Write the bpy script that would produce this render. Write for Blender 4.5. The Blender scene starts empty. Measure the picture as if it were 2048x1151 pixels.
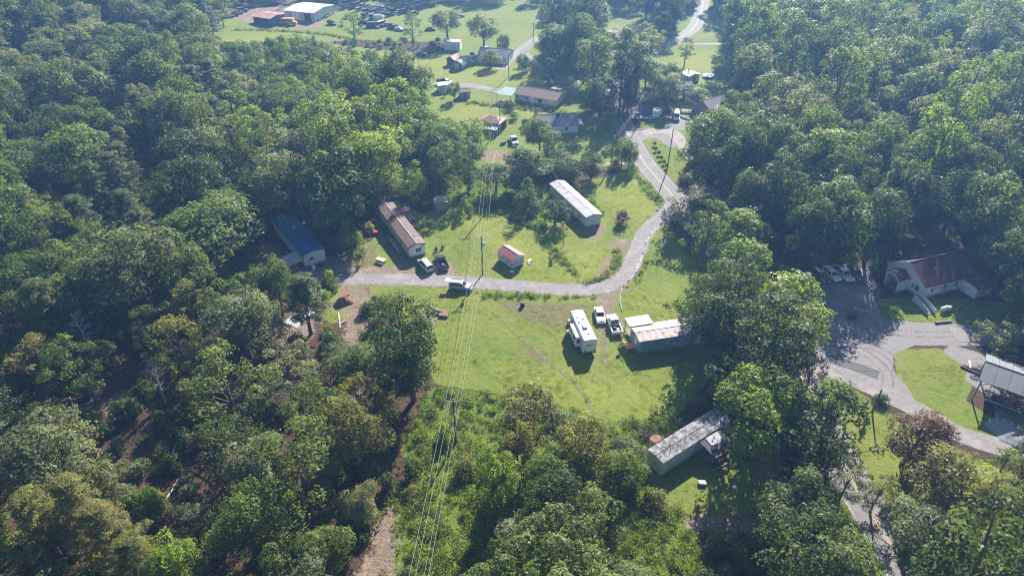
import bpy, bmesh, math, random
import numpy as np
from mathutils import Vector, Matrix

S = bpy.context.scene
COL = S.collection
R = math.radians

# ------------------------------------------------------------------ camera, sky, sun, exposure
CAM_H = 80.0
PITCH = R(35.0)
FPX = 2048 / 36.0 * 24.0            # focal length in pixels of the 2048 px wide photograph
cam = bpy.data.cameras.new('camera')
cam.lens = 24.0
cam.sensor_width = 36.0
cam.clip_start = 0.5
cam.clip_end = 6000
cam_o = bpy.data.objects.new('camera', cam)
COL.objects.link(cam_o)
cam_o.location = (0, 0, CAM_H)
cam_o.rotation_euler = (math.pi / 2 - PITCH, 0, 0)
S.camera = cam_o

SUN_EL = R(32.0)
SUN_AZ = R(20.0)                    # clockwise from +Y
SUN_DIR = Vector((math.sin(SUN_AZ) * math.cos(SUN_EL), math.cos(SUN_AZ) * math.cos(SUN_EL), math.sin(SUN_EL)))
w = bpy.data.worlds.new('World')
S.world = w
w.use_nodes = True
nt = w.node_tree
bg = nt.nodes['Background']
sky = nt.nodes.new('ShaderNodeTexSky')
sky.sky_type = 'NISHITA'
sky.sun_disc = False
sky.sun_elevation = SUN_EL
sky.sun_rotation = SUN_AZ
sky.dust_density = 0.3
sky.air_density = 0.75
nt.links.new(sky.outputs[0], bg.inputs[0])
bg.inputs[1].default_value = 0.065
sl = bpy.data.lights.new('sun', 'SUN')
sl.energy = 5.0
sl.angle = R(0.53)
sl.color = (1.0, 0.95, 0.86)
so = bpy.data.objects.new('sun', sl)
COL.objects.link(so)
so.location = (60, 160, 200)
so.rotation_euler = SUN_DIR.to_track_quat('Z', 'Y').to_euler()
S.view_settings.view_transform = 'Standard'
S.view_settings.look = 'None'
S.view_settings.gamma = 1.0
S.view_settings.use_curve_mapping = False
S.view_settings.exposure = 1.6
S.render.engine = 'CYCLES'
cy = S.cycles
cy.max_bounces = 6
cy.diffuse_bounces = 3
cy.glossy_bounces = 2
cy.transmission_bounces = 3
cy.volume_bounces = 1
cy.transparent_max_bounces = 6
cy.use_denoising = True
cy.filter_width = 1.1
cy.denoising_prefilter = 'FAST'
cy.sample_clamp_indirect = 6.0
HAZE_DENSITY = 0.00036

# ------------------------------------------------------------------ pixel -> place
def sm(a, b, x):
    t = np.clip((x - a) / (b - a), 0, 1)
    return t * t * (3 - 2 * t)

def hgt(x, y):
    z = 0.28 * np.sin(x / 17.0 + 0.7) * np.cos(y / 21.0 + 0.3) + 0.25 * np.sin((x + y) / 33.0)
    z = z + 13.0 * sm(-75, -230, x) + 9.0 * sm(130, 300, x) + 26 * sm(430, 800, y)
    z = z + 22 * sm(300, 800, np.abs(x))
    return z

def ray(px, py):
    u = (px - 1024.0) / FPX
    v = (py - 575.5) / FPX
    return (u, math.cos(PITCH) - v * math.sin(PITCH), -math.sin(PITCH) - v * math.cos(PITCH))

def P(px, py, up=0.0):
    """the point seen at a photo pixel, `up` metres above the terrain"""
    d = ray(px, py)
    z = up
    for _ in range(12):
        t = (CAM_H - z) / -d[2]
        x, y = d[0] * t, d[1] * t
        z = float(hgt(x, y)) + up
    return Vector((x, y, z))

def G(x, y):
    return float(hgt(x, y))

def proj(x, y, z):
    zc = y * math.cos(PITCH) + (CAM_H - z) * math.sin(PITCH)
    yc = (CAM_H - z) * math.cos(PITCH) - y * math.sin(PITCH)
    return 1024 + FPX * x / zc, 575.5 + FPX * yc / zc, zc

def in_poly(poly, x, y):
    c = False
    n = len(poly)
    j = n - 1
    for i in range(n):
        xi, yi = poly[i]
        xj, yj = poly[j]
        if (yi > y) != (yj > y) and x < (xj - xi) * (y - yi) / (yj - yi) + xi:
            c = not c
        j = i
    return c

# ------------------------------------------------------------------ object helpers
def tag(o, label=None, cat=None, group=None, kind=None):
    if label: o['label'] = label
    if cat: o['category'] = cat
    if group: o['group'] = group
    if kind: o['kind'] = kind
    return o

def thing(name, label, cat, loc, rz=0.0, group=None):
    o = bpy.data.objects.new(name, None)
    o.empty_display_size = 0.5
    COL.objects.link(o)
    o.location = loc
    o.rotation_euler = (0, 0, rz)
    return tag(o, label, cat, group)

class MB:
    def __init__(s):
        s.v, s.f, s.m = [], [], []
    def add(s, vs, fs, mi=0):
        b = len(s.v)
        s.v += [tuple(p) for p in vs]
        s.f += [tuple(i + b for i in f) for f in fs]
        s.m += [mi] * len(fs)
        return s
    def box(s, c, d, rz=0.0, mi=0, rot=None):
        x, y, z = d[0] / 2, d[1] / 2, d[2] / 2
        pts = [Vector(q) for q in ((-x, -y, -z), (x, -y, -z), (x, y, -z), (-x, y, -z), (-x, -y, z), (x, -y, z), (x, y, z), (-x, y, z))]
        m = rot if rot is not None else Matrix.Rotation(rz, 3, 'Z')
        pts = [m @ q + Vector(c) for q in pts]
        return s.add(pts, [(0, 3, 2, 1), (4, 5, 6, 7), (0, 1, 5, 4), (1, 2, 6, 5), (2, 3, 7, 6), (3, 0, 4, 7)], mi)
    def beam(s, a, b, w, h=None, mi=0):
        a, b = Vector(a), Vector(b)
        h = h or w
        d = b - a
        q = d.to_track_quat('X', 'Z').to_matrix()
        return s.box((a + b) / 2, (d.length, w, h), rot=q, mi=mi)
    def loft(s, rings, cap=True, mi=0):
        n = len(rings[0])
        vs = [p for r in rings for p in r]
        fs = []
        for i in range(len(rings) - 1):
            for k in range(n):
                a, b = i * n + k, i * n + (k + 1) % n
                fs.append((a, b, b + n, a + n))
        if cap:
            fs.append(tuple(reversed(range(n))))
            fs.append(tuple((len(rings) - 1) * n + k for k in range(n)))
        return s.add(vs, fs, mi)
    def tube(s, pts, rad, n=6, mi=0, cap=True):
        pts = [Vector(p) for p in pts]
        if not hasattr(rad, '__len__'): rad = [rad] * len(pts)
        rings = []
        for i, p in enumerate(pts):
            d = (pts[min(i + 1, len(pts) - 1)] - pts[max(i - 1, 0)]).normalized()
            up = Vector((0, 0, 1)) if abs(d.z) < 0.95 else Vector((1, 0, 0))
            a = d.cross(up).normalized()
            b = a.cross(d).normalized()
            rings.append([p + (a * math.cos(2 * math.pi * k / n) + b * math.sin(2 * math.pi * k / n)) * rad[i] for k in range(n)])
        return s.loft(rings, cap, mi)
    def prism(s, poly, t, mi=0):
        """poly: list of 3-D points (planar); extruded by the vector t"""
        n = len(poly)
        a = [Vector(p) for p in poly]
        b = [p + Vector(t) for p in a]
        fs = [tuple(reversed(range(n))), tuple(range(n, 2 * n))]
        for k in range(n):
            fs.append((k, (k + 1) % n, (k + 1) % n + n, k + n))
        return s.add(a + b, fs, mi)
    def lathe(s, prof, n=12, c=(0, 0, 0), mi=0):
        rings = [[(c[0] + r * math.cos(2 * math.pi * k / n), c[1] + r * math.sin(2 * math.pi * k / n), c[2] + z) for k in range(n)] for r, z in prof]
        return s.loft(rings, True, mi)
    def mesh(s, name, mats, smooth=False):
        me = bpy.data.meshes.new(name)
        me.from_pydata(s.v, [], s.f)
        for m in (mats if isinstance(mats, (list, tuple)) else [mats]):
            me.materials.append(m)
        if any(s.m):
            me.polygons.foreach_set('material_index', s.m)
        bm = bmesh.new()
        bm.from_mesh(me)
        bmesh.ops.recalc_face_normals(bm, faces=bm.faces)
        bm.to_mesh(me)
        bm.free()
        if smooth:
            me.polygons.foreach_set('use_smooth', [True] * len(me.polygons))
        me.update()
        return me
    def build(s, name, mats, parent=None, smooth=False):
        o = bpy.data.objects.new(name, s.mesh(name, mats, smooth))
        COL.objects.link(o)
        if parent is not None: o.parent = parent
        return o

def link(name, me, parent=None):
    o = bpy.data.objects.new(name, me)
    COL.objects.link(o)
    if parent is not None: o.parent = parent
    return o

def copy_tree(o, parent=None):
    c = o.copy()
    COL.objects.link(c)
    if parent is not None: c.parent = parent
    for ch in [k for k in o.children]:
        copy_tree(ch, c)
    return c

# ------------------------------------------------------------------ materials
def new_mat(name):
    m = bpy.data.materials.new(name)
    m.use_nodes = True
    t = m.node_tree
    return m, t, t.nodes['Principled BSDF']

def N(t, kind, **kw):
    n = t.nodes.new(kind)
    for k, v in kw.items():
        setattr(n, k, v)
    return n

def mixc(t, fac, a, b):
    n = N(t, 'ShaderNodeMix', data_type='RGBA')
    for sock, val in ((n.inputs['Factor'], fac), (n.inputs[6], a), (n.inputs[7], b)):
        if hasattr(val, 'links') or hasattr(val, 'is_linked'):
            t.links.new(val, sock)
        else:
            sock.default_value = val if not isinstance(val, tuple) else (*val[:3], 1)
    return n.outputs[2]

def noise(t, vec, scale, detail=3.0, rough=0.6):
    n = N(t, 'ShaderNodeTexNoise')
    n.inputs['Scale'].default_value = scale
    n.inputs['Detail'].default_value = detail
    n.inputs['Roughness'].default_value = rough
    if vec is not None: t.links.new(vec, n.inputs['Vector'])
    return n.outputs['Fac']

def remap(t, val, a, b, c=0.0, d=1.0):
    n = N(t, 'ShaderNodeMapRange')
    n.inputs[1].default_value = a
    n.inputs[2].default_value = b
    n.inputs[3].default_value = c
    n.inputs[4].default_value = d
    t.links.new(val, n.inputs[0])
    return n.outputs[0]

def math_n(t, op, a, b):
    n = N(t, 'ShaderNodeMath', operation=op)
    for i, v in enumerate((a, b)):
        if isinstance(v, (int, float)): n.inputs[i].default_value = v
        else: t.links.new(v, n.inputs[i])
    return n.outputs[0]

MATS = {}
def M(name, col, rough=0.7, var=0.2, scale=1.5, bump=0.0, metal=0.0, stain=None, stain_amt=0.5, stain_scale=0.6, ribs=None, spec=0.3):
    if name in MATS: return MATS[name]
    m, t, b = new_mat(name)
    tc = N(t, 'ShaderNodeTexCoord').outputs['Object']
    n1 = noise(t, tc, scale, 5)
    lo = tuple(c * (1 - var) for c in col)
    hi = tuple(min(1, c * (1 + var)) for c in col)
    c = mixc(t, remap(t, n1, 0.3, 0.7), lo, hi)
    if stain:
        n2 = noise(t, tc, stain_scale, 6, 0.7)
        c = mixc(t, remap(t, n2, 0.62 - 0.25 * stain_amt, 0.74 - 0.2 * stain_amt), c, stain)
    t.links.new(c, b.inputs['Base Color'])
    b.inputs['Roughness'].default_value = rough
    b.inputs['Metallic'].default_value = metal
    b.inputs['Specular IOR Level'].default_value = spec
    if ribs:
        wv = N(t, 'ShaderNodeTexWave', bands_direction=ribs[0])
        wv.inputs['Scale'].default_value = ribs[1]
        t.links.new(tc, wv.inputs['Vector'])
        bp = N(t, 'ShaderNodeBump')
        bp.inputs['Strength'].default_value = 0.5
        bp.inputs['Distance'].default_value = 0.04
        t.links.new(wv.outputs['Fac'], bp.inputs['Height'])
        t.links.new(bp.outputs[0], b.inputs['Normal'])
    elif bump:
        bp = N(t, 'ShaderNodeBump')
        bp.inputs['Strength'].default_value = bump
        bp.inputs['Distance'].default_value = 0.05
        t.links.new(noise(t, tc, scale * 6, 4), bp.inputs['Height'])
        t.links.new(bp.outputs[0], b.inputs['Normal'])
    MATS[name] = m
    return m

def glass_mat():
    m, t, b = new_mat('dark_glass')
    b.inputs['Base Color'].default_value = (0.015, 0.02, 0.028, 1)
    b.inputs['Roughness'].default_value = 0.08
    b.inputs['Specular IOR Level'].default_value = 0.6
    return m
GLASS = glass_mat()

def paint_mat():
    m, t, b = new_mat('car_paint')
    oi = N(t, 'ShaderNodeObjectInfo')
    tc = N(t, 'ShaderNodeTexCoord').outputs['Object']
    d = mixc(t, remap(t, noise(t, tc, 2.0, 5), 0.5, 0.8, 0, 0.25), oi.outputs['Color'], (0.2, 0.17, 0.13))
    t.links.new(d, b.inputs['Base Color'])
    b.inputs['Roughness'].default_value = 0.32
    b.inputs['Coat Weight'].default_value = 0.4
    b.inputs['Coat Roughness'].default_value = 0.15
    return m
PAINT = paint_mat()

def leaf_mat(name, cols, trans=0.5, gloss=0.2):
    """cols: three base colours; each plant picks between them, each leaf varies a little"""
    m = bpy.data.materials.new(name)
    m.use_nodes = True
    t = m.node_tree
    t.nodes.clear()
    out = N(t, 'ShaderNodeOutputMaterial')
    oi = N(t, 'ShaderNodeObjectInfo')
    geo = N(t, 'ShaderNodeNewGeometry')
    ramp = N(t, 'ShaderNodeValToRGB')
    el = ramp.color_ramp.elements
    el[0].position, el[0].color = 0.0, (*cols[0], 1)
    el[1].position, el[1].color = 1.0, (*cols[2], 1)
    e = el.new(0.5)
    e.color = (*cols[1], 1)
    t.links.new(oi.outputs['Random'], ramp.inputs[0])
    hsv = N(t, 'ShaderNodeHueSaturation')
    t.links.new(ramp.outputs[0], hsv.inputs['Color'])
    ti = N(t, 'ShaderNodeAttribute', attribute_name='tint')
    val = math_n(t, 'MULTIPLY', remap(t, geo.outputs['Random Per Island'], 0, 1, 0.8, 1.2), remap(t, ti.outputs['Fac'], 0, 1, 0.68, 1.32))
    t.links.new(val, hsv.inputs['Value'])
    t.links.new(remap(t, geo.outputs['Random Per Island'], 0, 1, 0.485, 0.515), hsv.inputs['Hue'])
    pb = N(t, 'ShaderNodeBsdfPrincipled')
    pb.inputs['Roughness'].default_value = 0.5
    pb.inputs['Specular IOR Level'].default_value = gloss
    t.links.new(hsv.outputs[0], pb.inputs['Base Color'])
    tr = N(t, 'ShaderNodeBsdfTranslucent')
    br = N(t, 'ShaderNodeMix', data_type='RGBA', blend_type='MULTIPLY')
    br.inputs['Factor'].default_value = 1
    t.links.new(hsv.outputs[0], br.inputs[6])
    br.inputs[7].default_value = (1.7, 1.6, 0.5, 1)
    t.links.new(br.outputs[2], tr.inputs['Color'])
    mx = N(t, 'ShaderNodeMixShader')
    mx.inputs[0].default_value = trans
    t.links.new(pb.outputs[0], mx.inputs[1])
    t.links.new(tr.outputs[0], mx.inputs[2])
    t.links.new(mx.outputs[0], out.inputs['Surface'])
    return m

LEAF = {
    'dark':   leaf_mat('dark_leaf', [(0.051, 0.081, 0.025), (0.067, 0.101, 0.030), (0.085, 0.120, 0.034)]),
    'mid':    leaf_mat('mid_leaf', [(0.085, 0.132, 0.032), (0.110, 0.159, 0.037), (0.132, 0.167, 0.051)]),
    'bright': leaf_mat('bright_leaf', [(0.149, 0.218, 0.028), (0.178, 0.247, 0.034), (0.201, 0.253, 0.041)]),
    'grey':   leaf_mat('grey_leaf', [(0.121, 0.152, 0.074), (0.149, 0.178, 0.090), (0.172, 0.193, 0.108)]),
    'olive':  leaf_mat('olive_leaf', [(0.149, 0.167, 0.039), (0.175, 0.184, 0.048), (0.196, 0.190, 0.063)]),
    'needle': leaf_mat('pine_needle', [(0.075, 0.100, 0.034), (0.095, 0.120, 0.040), (0.115, 0.130, 0.046)], 0.3),
    'cedar':  leaf_mat('cedar_needle', [(0.036, 0.062, 0.026), (0.044, 0.072, 0.030), (0.052, 0.080, 0.034)], 0.15),
    'brown':  leaf_mat('browned_leaf', [(0.125, 0.072, 0.042), (0.130, 0.080, 0.046), (0.120, 0.092, 0.044)], 0.3),
    'plum':   leaf_mat('plum_grey_twig', [(0.100, 0.080, 0.088), (0.115, 0.095, 0.098), (0.12, 0.10, 0.10)], 0.1),
    'grass':  leaf_mat('grass_blade', [(0.135, 0.195, 0.022), (0.160, 0.220, 0.026), (0.195, 0.235, 0.036)], 0.5, 0.05),
    'weed':   leaf_mat('weed_leaf', [(0.125, 0.190, 0.026), (0.155, 0.215, 0.032), (0.190, 0.225, 0.046)], 0.5, 0.08),
}
BARK = M('bark', (0.115, 0.09, 0.07), 0.9, 0.35, 3.0, 0.6)
DEADWOOD = M('dead_wood', (0.34, 0.30, 0.28), 0.9, 0.3, 3.0, 0.4)
WOOD = M('weathered_wood', (0.22, 0.17, 0.12), 0.85, 0.3, 2.5, 0.3)
NEWWOOD = M('new_timber', (0.52, 0.33, 0.16), 0.75, 0.2, 2.0, 0.2)
GREYWOOD = M('grey_boards', (0.26, 0.24, 0.22), 0.85, 0.25, 2.0, 0.3)
TYRE = M('tyre_rubber', (0.02, 0.02, 0.02), 0.85, 0.2)
STEEL = M('dull_steel', (0.42, 0.43, 0.44), 0.45, 0.15, 2.0, 0, 0.6)
BLACK = M('black_plastic', (0.025, 0.025, 0.028), 0.6, 0.3)
WHITE = M('white_paint', (0.78, 0.78, 0.76), 0.55, 0.06, 1.0, 0, 0, (0.5, 0.47, 0.42), 0.25)
RED = M('red_paint', (0.45, 0.05, 0.04), 0.55, 0.25)
REDLAMP = M('red_lamp', (0.4, 0.02, 0.02), 0.25, 0.1)
LAMP = M('clear_lamp', (0.7, 0.72, 0.74), 0.2, 0.05)
BLUEP = M('blue_plastic', (0.03, 0.14, 0.42), 0.5, 0.2)
YELLOW = M('yellow_paint', (0.72, 0.42, 0.05), 0.5, 0.15)

# ------------------------------------------------------------------ zones of the ground (photo pixels -> polygons on the terrain)
LAWN = [
    [(650,548),(690,500),(745,482),(748,440),(790,400),(850,430),(868,400),(960,412),(1040,450),(1090,470),(1095,380),(1160,365),(1200,355),(1290,335),(1330,395),(1350,470),(1420,560),(1450,640),(1420,760),(1350,835),(1200,845),(1100,800),(1000,788),(870,768),(845,690),(800,610),(740,590),(735,565),(700,560)],
    [(430,85),(560,70),(700,92),(860,110),(960,60),(1080,-10),(1120,-20),(1110,80),(1230,120),(1230,330),(1120,345),(1040,330),(960,340),(900,300),(860,240),(830,180),(740,115),(620,120),(520,150),(400,150)],
    [(400,-40),(1060,-40),(1040,90),(700,80),(420,90)],
    [(1210,-40),(1470,-40),(1480,150),(1450,270),(1380,330),(1340,380),(1280,300),(1280,150),(1200,80)],
    [(1640,745),(1700,770),(1800,840),(1920,900),(2060,960),(2060,1010),(1900,1000),(1800,1060),(1740,1000),(1690,880)],
    [(1785,700),(1880,695),(1960,740),(1930,800),(1985,835),(1990,880),(1880,840),(1800,780)],
    [(1290,960),(1420,830),(1560,880),(1560,1010),(1420,1050),(1340,1010)],
    [(1750,600),(1830,590),(1960,600),(2048,610),(2048,650),(1760,640)],
    [(640,600),(700,560),(700,640),(640,650)],
]
ROUGH = [
    [(860,770),(1000,790),(1110,800),(1200,845),(1330,835),(1360,850),(1290,900),(1300,1010),(1380,1030),(1420,1160),(750,1160),(770,1000),(830,950),(800,900),(830,840)],
    [(960,330),(1090,345),(1100,470),(1030,440),(960,410),(870,400),(880,370)],
    [(1050,470),(1120,430),(1150,560),(1100,540)],
    [(1300,560),(1400,600),(1300,650),(1340,470),(1440,480),(1500,640)],
    [(700,30),(800,75),(640,78),(560,60)],
    [(1650,1000),(1740,930),(1790,1050),(2050,960),(2050,1160),(1650,1160)],
    [(1000,195),(1130,225),(1090,260),(1000,230)],
]
DIRT = [
    [(560,560),(570,530),(640,515),(690,505),(720,535),(740,552),(640,560)],
    [(668,600),(690,563),(745,563),(738,600),(715,612),(700,618),(675,612)],[(690,618),(715,612),(732,640),(728,690),(708,720),(692,695),(690,650)],
    [(700,545),(760,532),(905,540),(900,552),(830,555),(740,556)],
    [(830,545),(835,525),(905,520),(905,550)],
    [(1200,578),(1232,578),(1232,615),(1245,650),(1195,655),(1190,640)],
    [(1190,585),(1260,575),(1225,600)],
    [(1205,492),(1238,478),(1262,478),(1256,500),(1246,520),(1236,515),(1238,495)],
    [(1205,525),(1232,495),(1238,515),(1215,550),(1190,555)],
    [(1355,630),(1405,622),(1410,645),(1360,642)],
    [(830,625),(880,618),(892,640),(850,650),(828,640)],
    [(745,1060),(790,1000),(800,1160),(720,1160)],
    [(1370,1030),(1440,1035),(1560,1010),(1600,985),(1640,1000),(1560,1060),(1440,1070),(1380,1060)],
    [(945,300),(1020,305),(1030,325),(960,318)],
    [(470,5),(520,-20),(650,30),(640,58),(560,55),(470,40)],
    [(1640,815),(1700,870),(1660,900),(1620,860)],
    [(1000,455),(1000,452),(1010,460)],
    [(1158,452),(1205,446),(1215,468),(1180,480)],
    [(1700,610),(1735,610),(1735,640),(1690,645)],
    [(750,465),(765,470),(800,510),(830,535),(800,530),(760,480)],
    [(520,480),(560,500),(580,560),(520,540)],
    [(1380,150),(1450,150),(1450,160),(1380,158)],
    [(575,625),(635,612),(630,670),(575,680)],
    [(190,800),(260,780),(270,815),(200,830)],
    [(350,570),(400,565),(400,600),(355,605)],
    [(690,790),(720,780),(730,830),(700,840)],
    [(720,820),(760,790),(770,900),(730,900)],
       [(1230,50),(1310,45),(1320,75),(1230,80)],
]
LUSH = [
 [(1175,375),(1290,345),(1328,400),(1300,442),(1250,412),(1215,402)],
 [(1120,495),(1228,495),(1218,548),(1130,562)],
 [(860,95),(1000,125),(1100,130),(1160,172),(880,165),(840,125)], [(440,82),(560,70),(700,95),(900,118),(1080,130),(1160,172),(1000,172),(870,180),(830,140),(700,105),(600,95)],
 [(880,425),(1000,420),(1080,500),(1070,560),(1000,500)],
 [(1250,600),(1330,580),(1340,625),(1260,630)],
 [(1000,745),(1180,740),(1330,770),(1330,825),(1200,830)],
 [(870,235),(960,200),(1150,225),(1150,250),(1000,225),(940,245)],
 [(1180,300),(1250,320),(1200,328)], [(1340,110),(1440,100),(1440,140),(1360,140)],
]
PALE = [
 [(1193,640),(1215,650),(1215,725),(1196,720)], [(690,500),(745,490),(760,540),(720,540)], [(1060,690),(1100,720),(1080,730),(1050,705)], [(1500,905),(1555,900),(1550,960),(1500,950)],  # dry, browned turf
    [(985,600),(1080,607),(1170,607),(1185,632),(1140,655),(1090,650),(1040,636)],
    [(430,60),(470,0),(480,-30),(400,-30),(400,60)],
       [(860,770),(830,850),(850,830),(880,790)],
]
GRAVEL = [
    [(1580,545),(1740,535),(1752,570),(1748,600),(1770,640),(1990,650),(2060,648),(2060,690),(1900,690),(1830,690),(1790,705),(1785,740),(1815,775),(1840,815),(1740,770),(1640,735),(1620,650),(1600,600)],
    [(1900,690),(1960,705),(2000,730),(1960,745),(1920,725),(1880,700)],
    [(1990,800),(1930,760),(1935,740),(2060,740),(2060,860),(1990,850)],
    [(1262,258),(1320,255),(1360,285),(1345,297),(1310,275),(1268,285)],
    [(1330,230),(1370,225),(1370,260),(1330,262)],
    [(1195,225),(1290,210),(1345,215),(1300,240)],
]

def world_poly(poly):
    return [tuple(P(max(-400, x), y).xy) for x, y in poly]

def sd_poly(poly, X, Y):
    """signed distance (positive inside) on arrays"""
    d = np.full(X.shape, 1e9)
    ins = np.zeros(X.shape, bool)
    n = len(poly)
    j = n - 1
    for i in range(n):
        ax, ay = poly[j]
        bx, by = poly[i]
        ex, ey = bx - ax, by - ay
        L = ex * ex + ey * ey + 1e-9
        t = np.clip(((X - ax) * ex + (Y - ay) * ey) / L, 0, 1)
        d = np.minimum(d, np.hypot(X - ax - t * ex, Y - ay - t * ey))
        if by != ay:
            c = ((by > Y) != (ay > Y)) & (X < (ax - bx) * (Y - by) / (ay - by) + bx)
            ins ^= c
        j = i
    return np.where(ins, d, -d)

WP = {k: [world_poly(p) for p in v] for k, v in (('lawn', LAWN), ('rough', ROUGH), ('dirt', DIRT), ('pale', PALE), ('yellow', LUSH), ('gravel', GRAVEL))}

def zone_weight(kind, X, Y, soft=2.0):
    wt = np.zeros(X.shape)
    for poly in WP[kind]:
        xs = [p[0] for p in poly]
        ys = [p[1] for p in poly]
        m = (X > min(xs) - soft) & (X < max(xs) + soft) & (Y > min(ys) - soft) & (Y < max(ys) + soft)
        if m.any():
            wt[m] = np.maximum(wt[m], sm(-soft, soft, sd_poly(poly, X[m], Y[m])))
    return wt

def axis(parts):
    out = []
    for a, b, st in parts:
        out += list(np.arange(a, b, st))
    return np.array(out + [parts[-1][1]])

def make_ground():
    xs = axis([(-1500, -600, 100), (-600, -240, 24), (-240, -72, 2.4), (-72, 116, 0.7), (116, 240, 2.4), (240, 600, 24), (600, 1500, 100)])
    ys = axis([(-300, 20, 16), (20, 44, 2), (44, 190, 0.7), (190, 430, 2.0), (430, 700, 18), (700, 1500, 80)])
    X, Y = np.meshgrid(xs, ys)
    Z = hgt(X, Y)
    v = np.stack([X, Y, Z], -1).reshape(-1, 3)
    ny, nx = X.shape
    i = np.arange(nx * ny).reshape(ny, nx)
    f = np.stack([i[:-1, :-1], i[:-1, 1:], i[1:, 1:], i[1:, :-1]], -1).reshape(-1, 4)
    me = bpy.data.meshes.new('ground')
    me.vertices.add(len(v))
    me.vertices.foreach_set('co', v.ravel())
    me.loops.add(f.size)
    me.loops.foreach_set('vertex_index', f.ravel().astype(np.int32))
    me.polygons.add(len(f))
    me.polygons.foreach_set('loop_start', np.arange(0, f.size, 4, dtype=np.int32))
    me.polygons.foreach_set('loop_total', np.full(len(f), 4, np.int32))
    me.polygons.foreach_set('use_smooth', np.ones(len(f), bool))
    me.update()
    me.validate()
    fx, fy = X.ravel(), Y.ravel()
    za = np.stack([zone_weight('lawn', fx, fy, 1.5), zone_weight('dirt', fx, fy, 3.4), zone_weight('rough', fx, fy, 2.5), zone_weight('gravel', fx, fy, 1.2)], -1)
    a = me.attributes.new('zone', 'FLOAT_COLOR', 'POINT')
    a.data.foreach_set('color', za.ravel())
    b = me.attributes.new('dry', 'FLOAT', 'POINT')
    b.data.foreach_set('value', zone_weight('pale', fx, fy, 4.0))
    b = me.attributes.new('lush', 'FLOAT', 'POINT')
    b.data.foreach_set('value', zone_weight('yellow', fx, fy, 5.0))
    m, t, bs = new_mat('ground_cover')
    geo = N(t, 'ShaderNodeNewGeometry')
    pos = geo.outputs['Position']
    at = N(t, 'ShaderNodeAttribute', attribute_name='zone')
    sep = N(t, 'ShaderNodeSeparateColor')
    t.links.new(at.outputs['Color'], sep.inputs[0])
    dr = N(t, 'ShaderNodeAttribute', attribute_name='dry')
    n_big = noise(t, pos, 0.06, 4)
    n_mid = noise(t, pos, 0.35, 5, 0.65)
    n_fine = noise(t, pos, 2.2, 5, 0.7)
    n_grit = noise(t, pos, 7.0, 4, 0.75)
    def edge(sock, n, k=0.7):
        a_ = math_n(t, 'ADD', sock, math_n(t, 'MULTIPLY', math_n(t, 'SUBTRACT', n, 0.5), k))
        return remap(t, a_, 0.42, 0.58)
    # forest floor: dark soil, leaf litter and low green
    fl = mixc(t, remap(t, n_fine, 0.35, 0.7), (0.045, 0.028, 0.020), (0.125, 0.070, 0.050))
    fl = mixc(t, remap(t, n_mid, 0.50, 0.62), fl, (0.030, 0.048, 0.016))
    # lawn
    la = mixc(t, remap(t, n_mid, 0.3, 0.72), (0.105, 0.155, 0.026), (0.165, 0.200, 0.038))
    la = mixc(t, remap(t, n_big, 0.40, 0.66), la, (0.180, 0.195, 0.042))
    la = mixc(t, remap(t, n_fine, 0.50, 0.78, 0, 0.6), la, (0.070, 0.120, 0.018))
    la = mixc(t, remap(t, n_grit, 0.5, 0.75, 0, 0.5), la, (0.22, 0.24, 0.06))
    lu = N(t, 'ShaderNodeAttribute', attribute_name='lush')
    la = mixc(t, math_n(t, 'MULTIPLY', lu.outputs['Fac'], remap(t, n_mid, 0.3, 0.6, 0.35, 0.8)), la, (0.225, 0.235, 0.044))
    wv = N(t, 'ShaderNodeTexWave', bands_direction='DIAGONAL')
    wv.inputs['Scale'].default_value = 0.28
    wv.inputs['Distortion'].default_value = 3.0
    wv.inputs['Detail Scale'].default_value = 0.4
    t.links.new(pos, wv.inputs['Vector'])
    la = mixc(t, remap(t, wv.outputs['Fac'], 0.2, 0.8, 0, 0.12), la, (0.075, 0.130, 0.018))
    dryc = mixc(t, remap(t, n_fine, 0.35, 0.65), (0.12, 0.12, 0.05), (0.19, 0.145, 0.085))
    la = mixc(t, math_n(t, 'MULTIPLY', edge(dr.outputs['Fac'], n_mid, 0.6), 0.95), la, dryc)
    # rough growth
    ro = mixc(t, remap(t, n_fine, 0.35, 0.65), (0.070, 0.115, 0.018), (0.145, 0.185, 0.030))
    ro = mixc(t, remap(t, n_mid, 0.60, 0.68), ro, (0.16, 0.11, 0.07))
    # dirt
    di = mixc(t, remap(t, n_fine, 0.3, 0.7), (0.13, 0.088, 0.066), (0.27, 0.205, 0.160))
    di = mixc(t, remap(t, n_mid, 0.55, 0.7, 0, 0.7), di, (0.33, 0.27, 0.22))
    di = mixc(t, remap(t, n_grit, 0.58, 0.68, 0, 0.6), di, (0.085, 0.11, 0.03))
    # gravel
    gr = mixc(t, remap(t, n_grit, 0.3, 0.7), (0.15, 0.138, 0.138), (0.31, 0.288, 0.282))
    gr = mixc(t, remap(t, n_mid, 0.52, 0.68, 0, 0.5), gr, (0.20, 0.185, 0.18))
    c = mixc(t, edge(sep.outputs[2], n_mid), fl, ro)
    c = mixc(t, edge(sep.outputs[0], n_mid, 0.5), c, la)
    c = mixc(t, edge(at.outputs['Alpha'], n_mid, 0.6), c, gr)
    n_rag = math_n(t, 'ADD', math_n(t, 'MULTIPLY', n_mid, 0.62), math_n(t, 'MULTIPLY', n_fine, 0.38))
    c = mixc(t, edge(sep.outputs[1], n_rag, 2.3), c, di)
    t.links.new(c, bs.inputs['Base Color'])
    bs.inputs['Roughness'].default_value = 0.95
    bs.inputs['Specular IOR Level'].default_value = 0.1
    bp = N(t, 'ShaderNodeBump')
    bp.inputs['Strength'].default_value = 0.9
    bp.inputs['Distance'].default_value = 0.22
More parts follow.
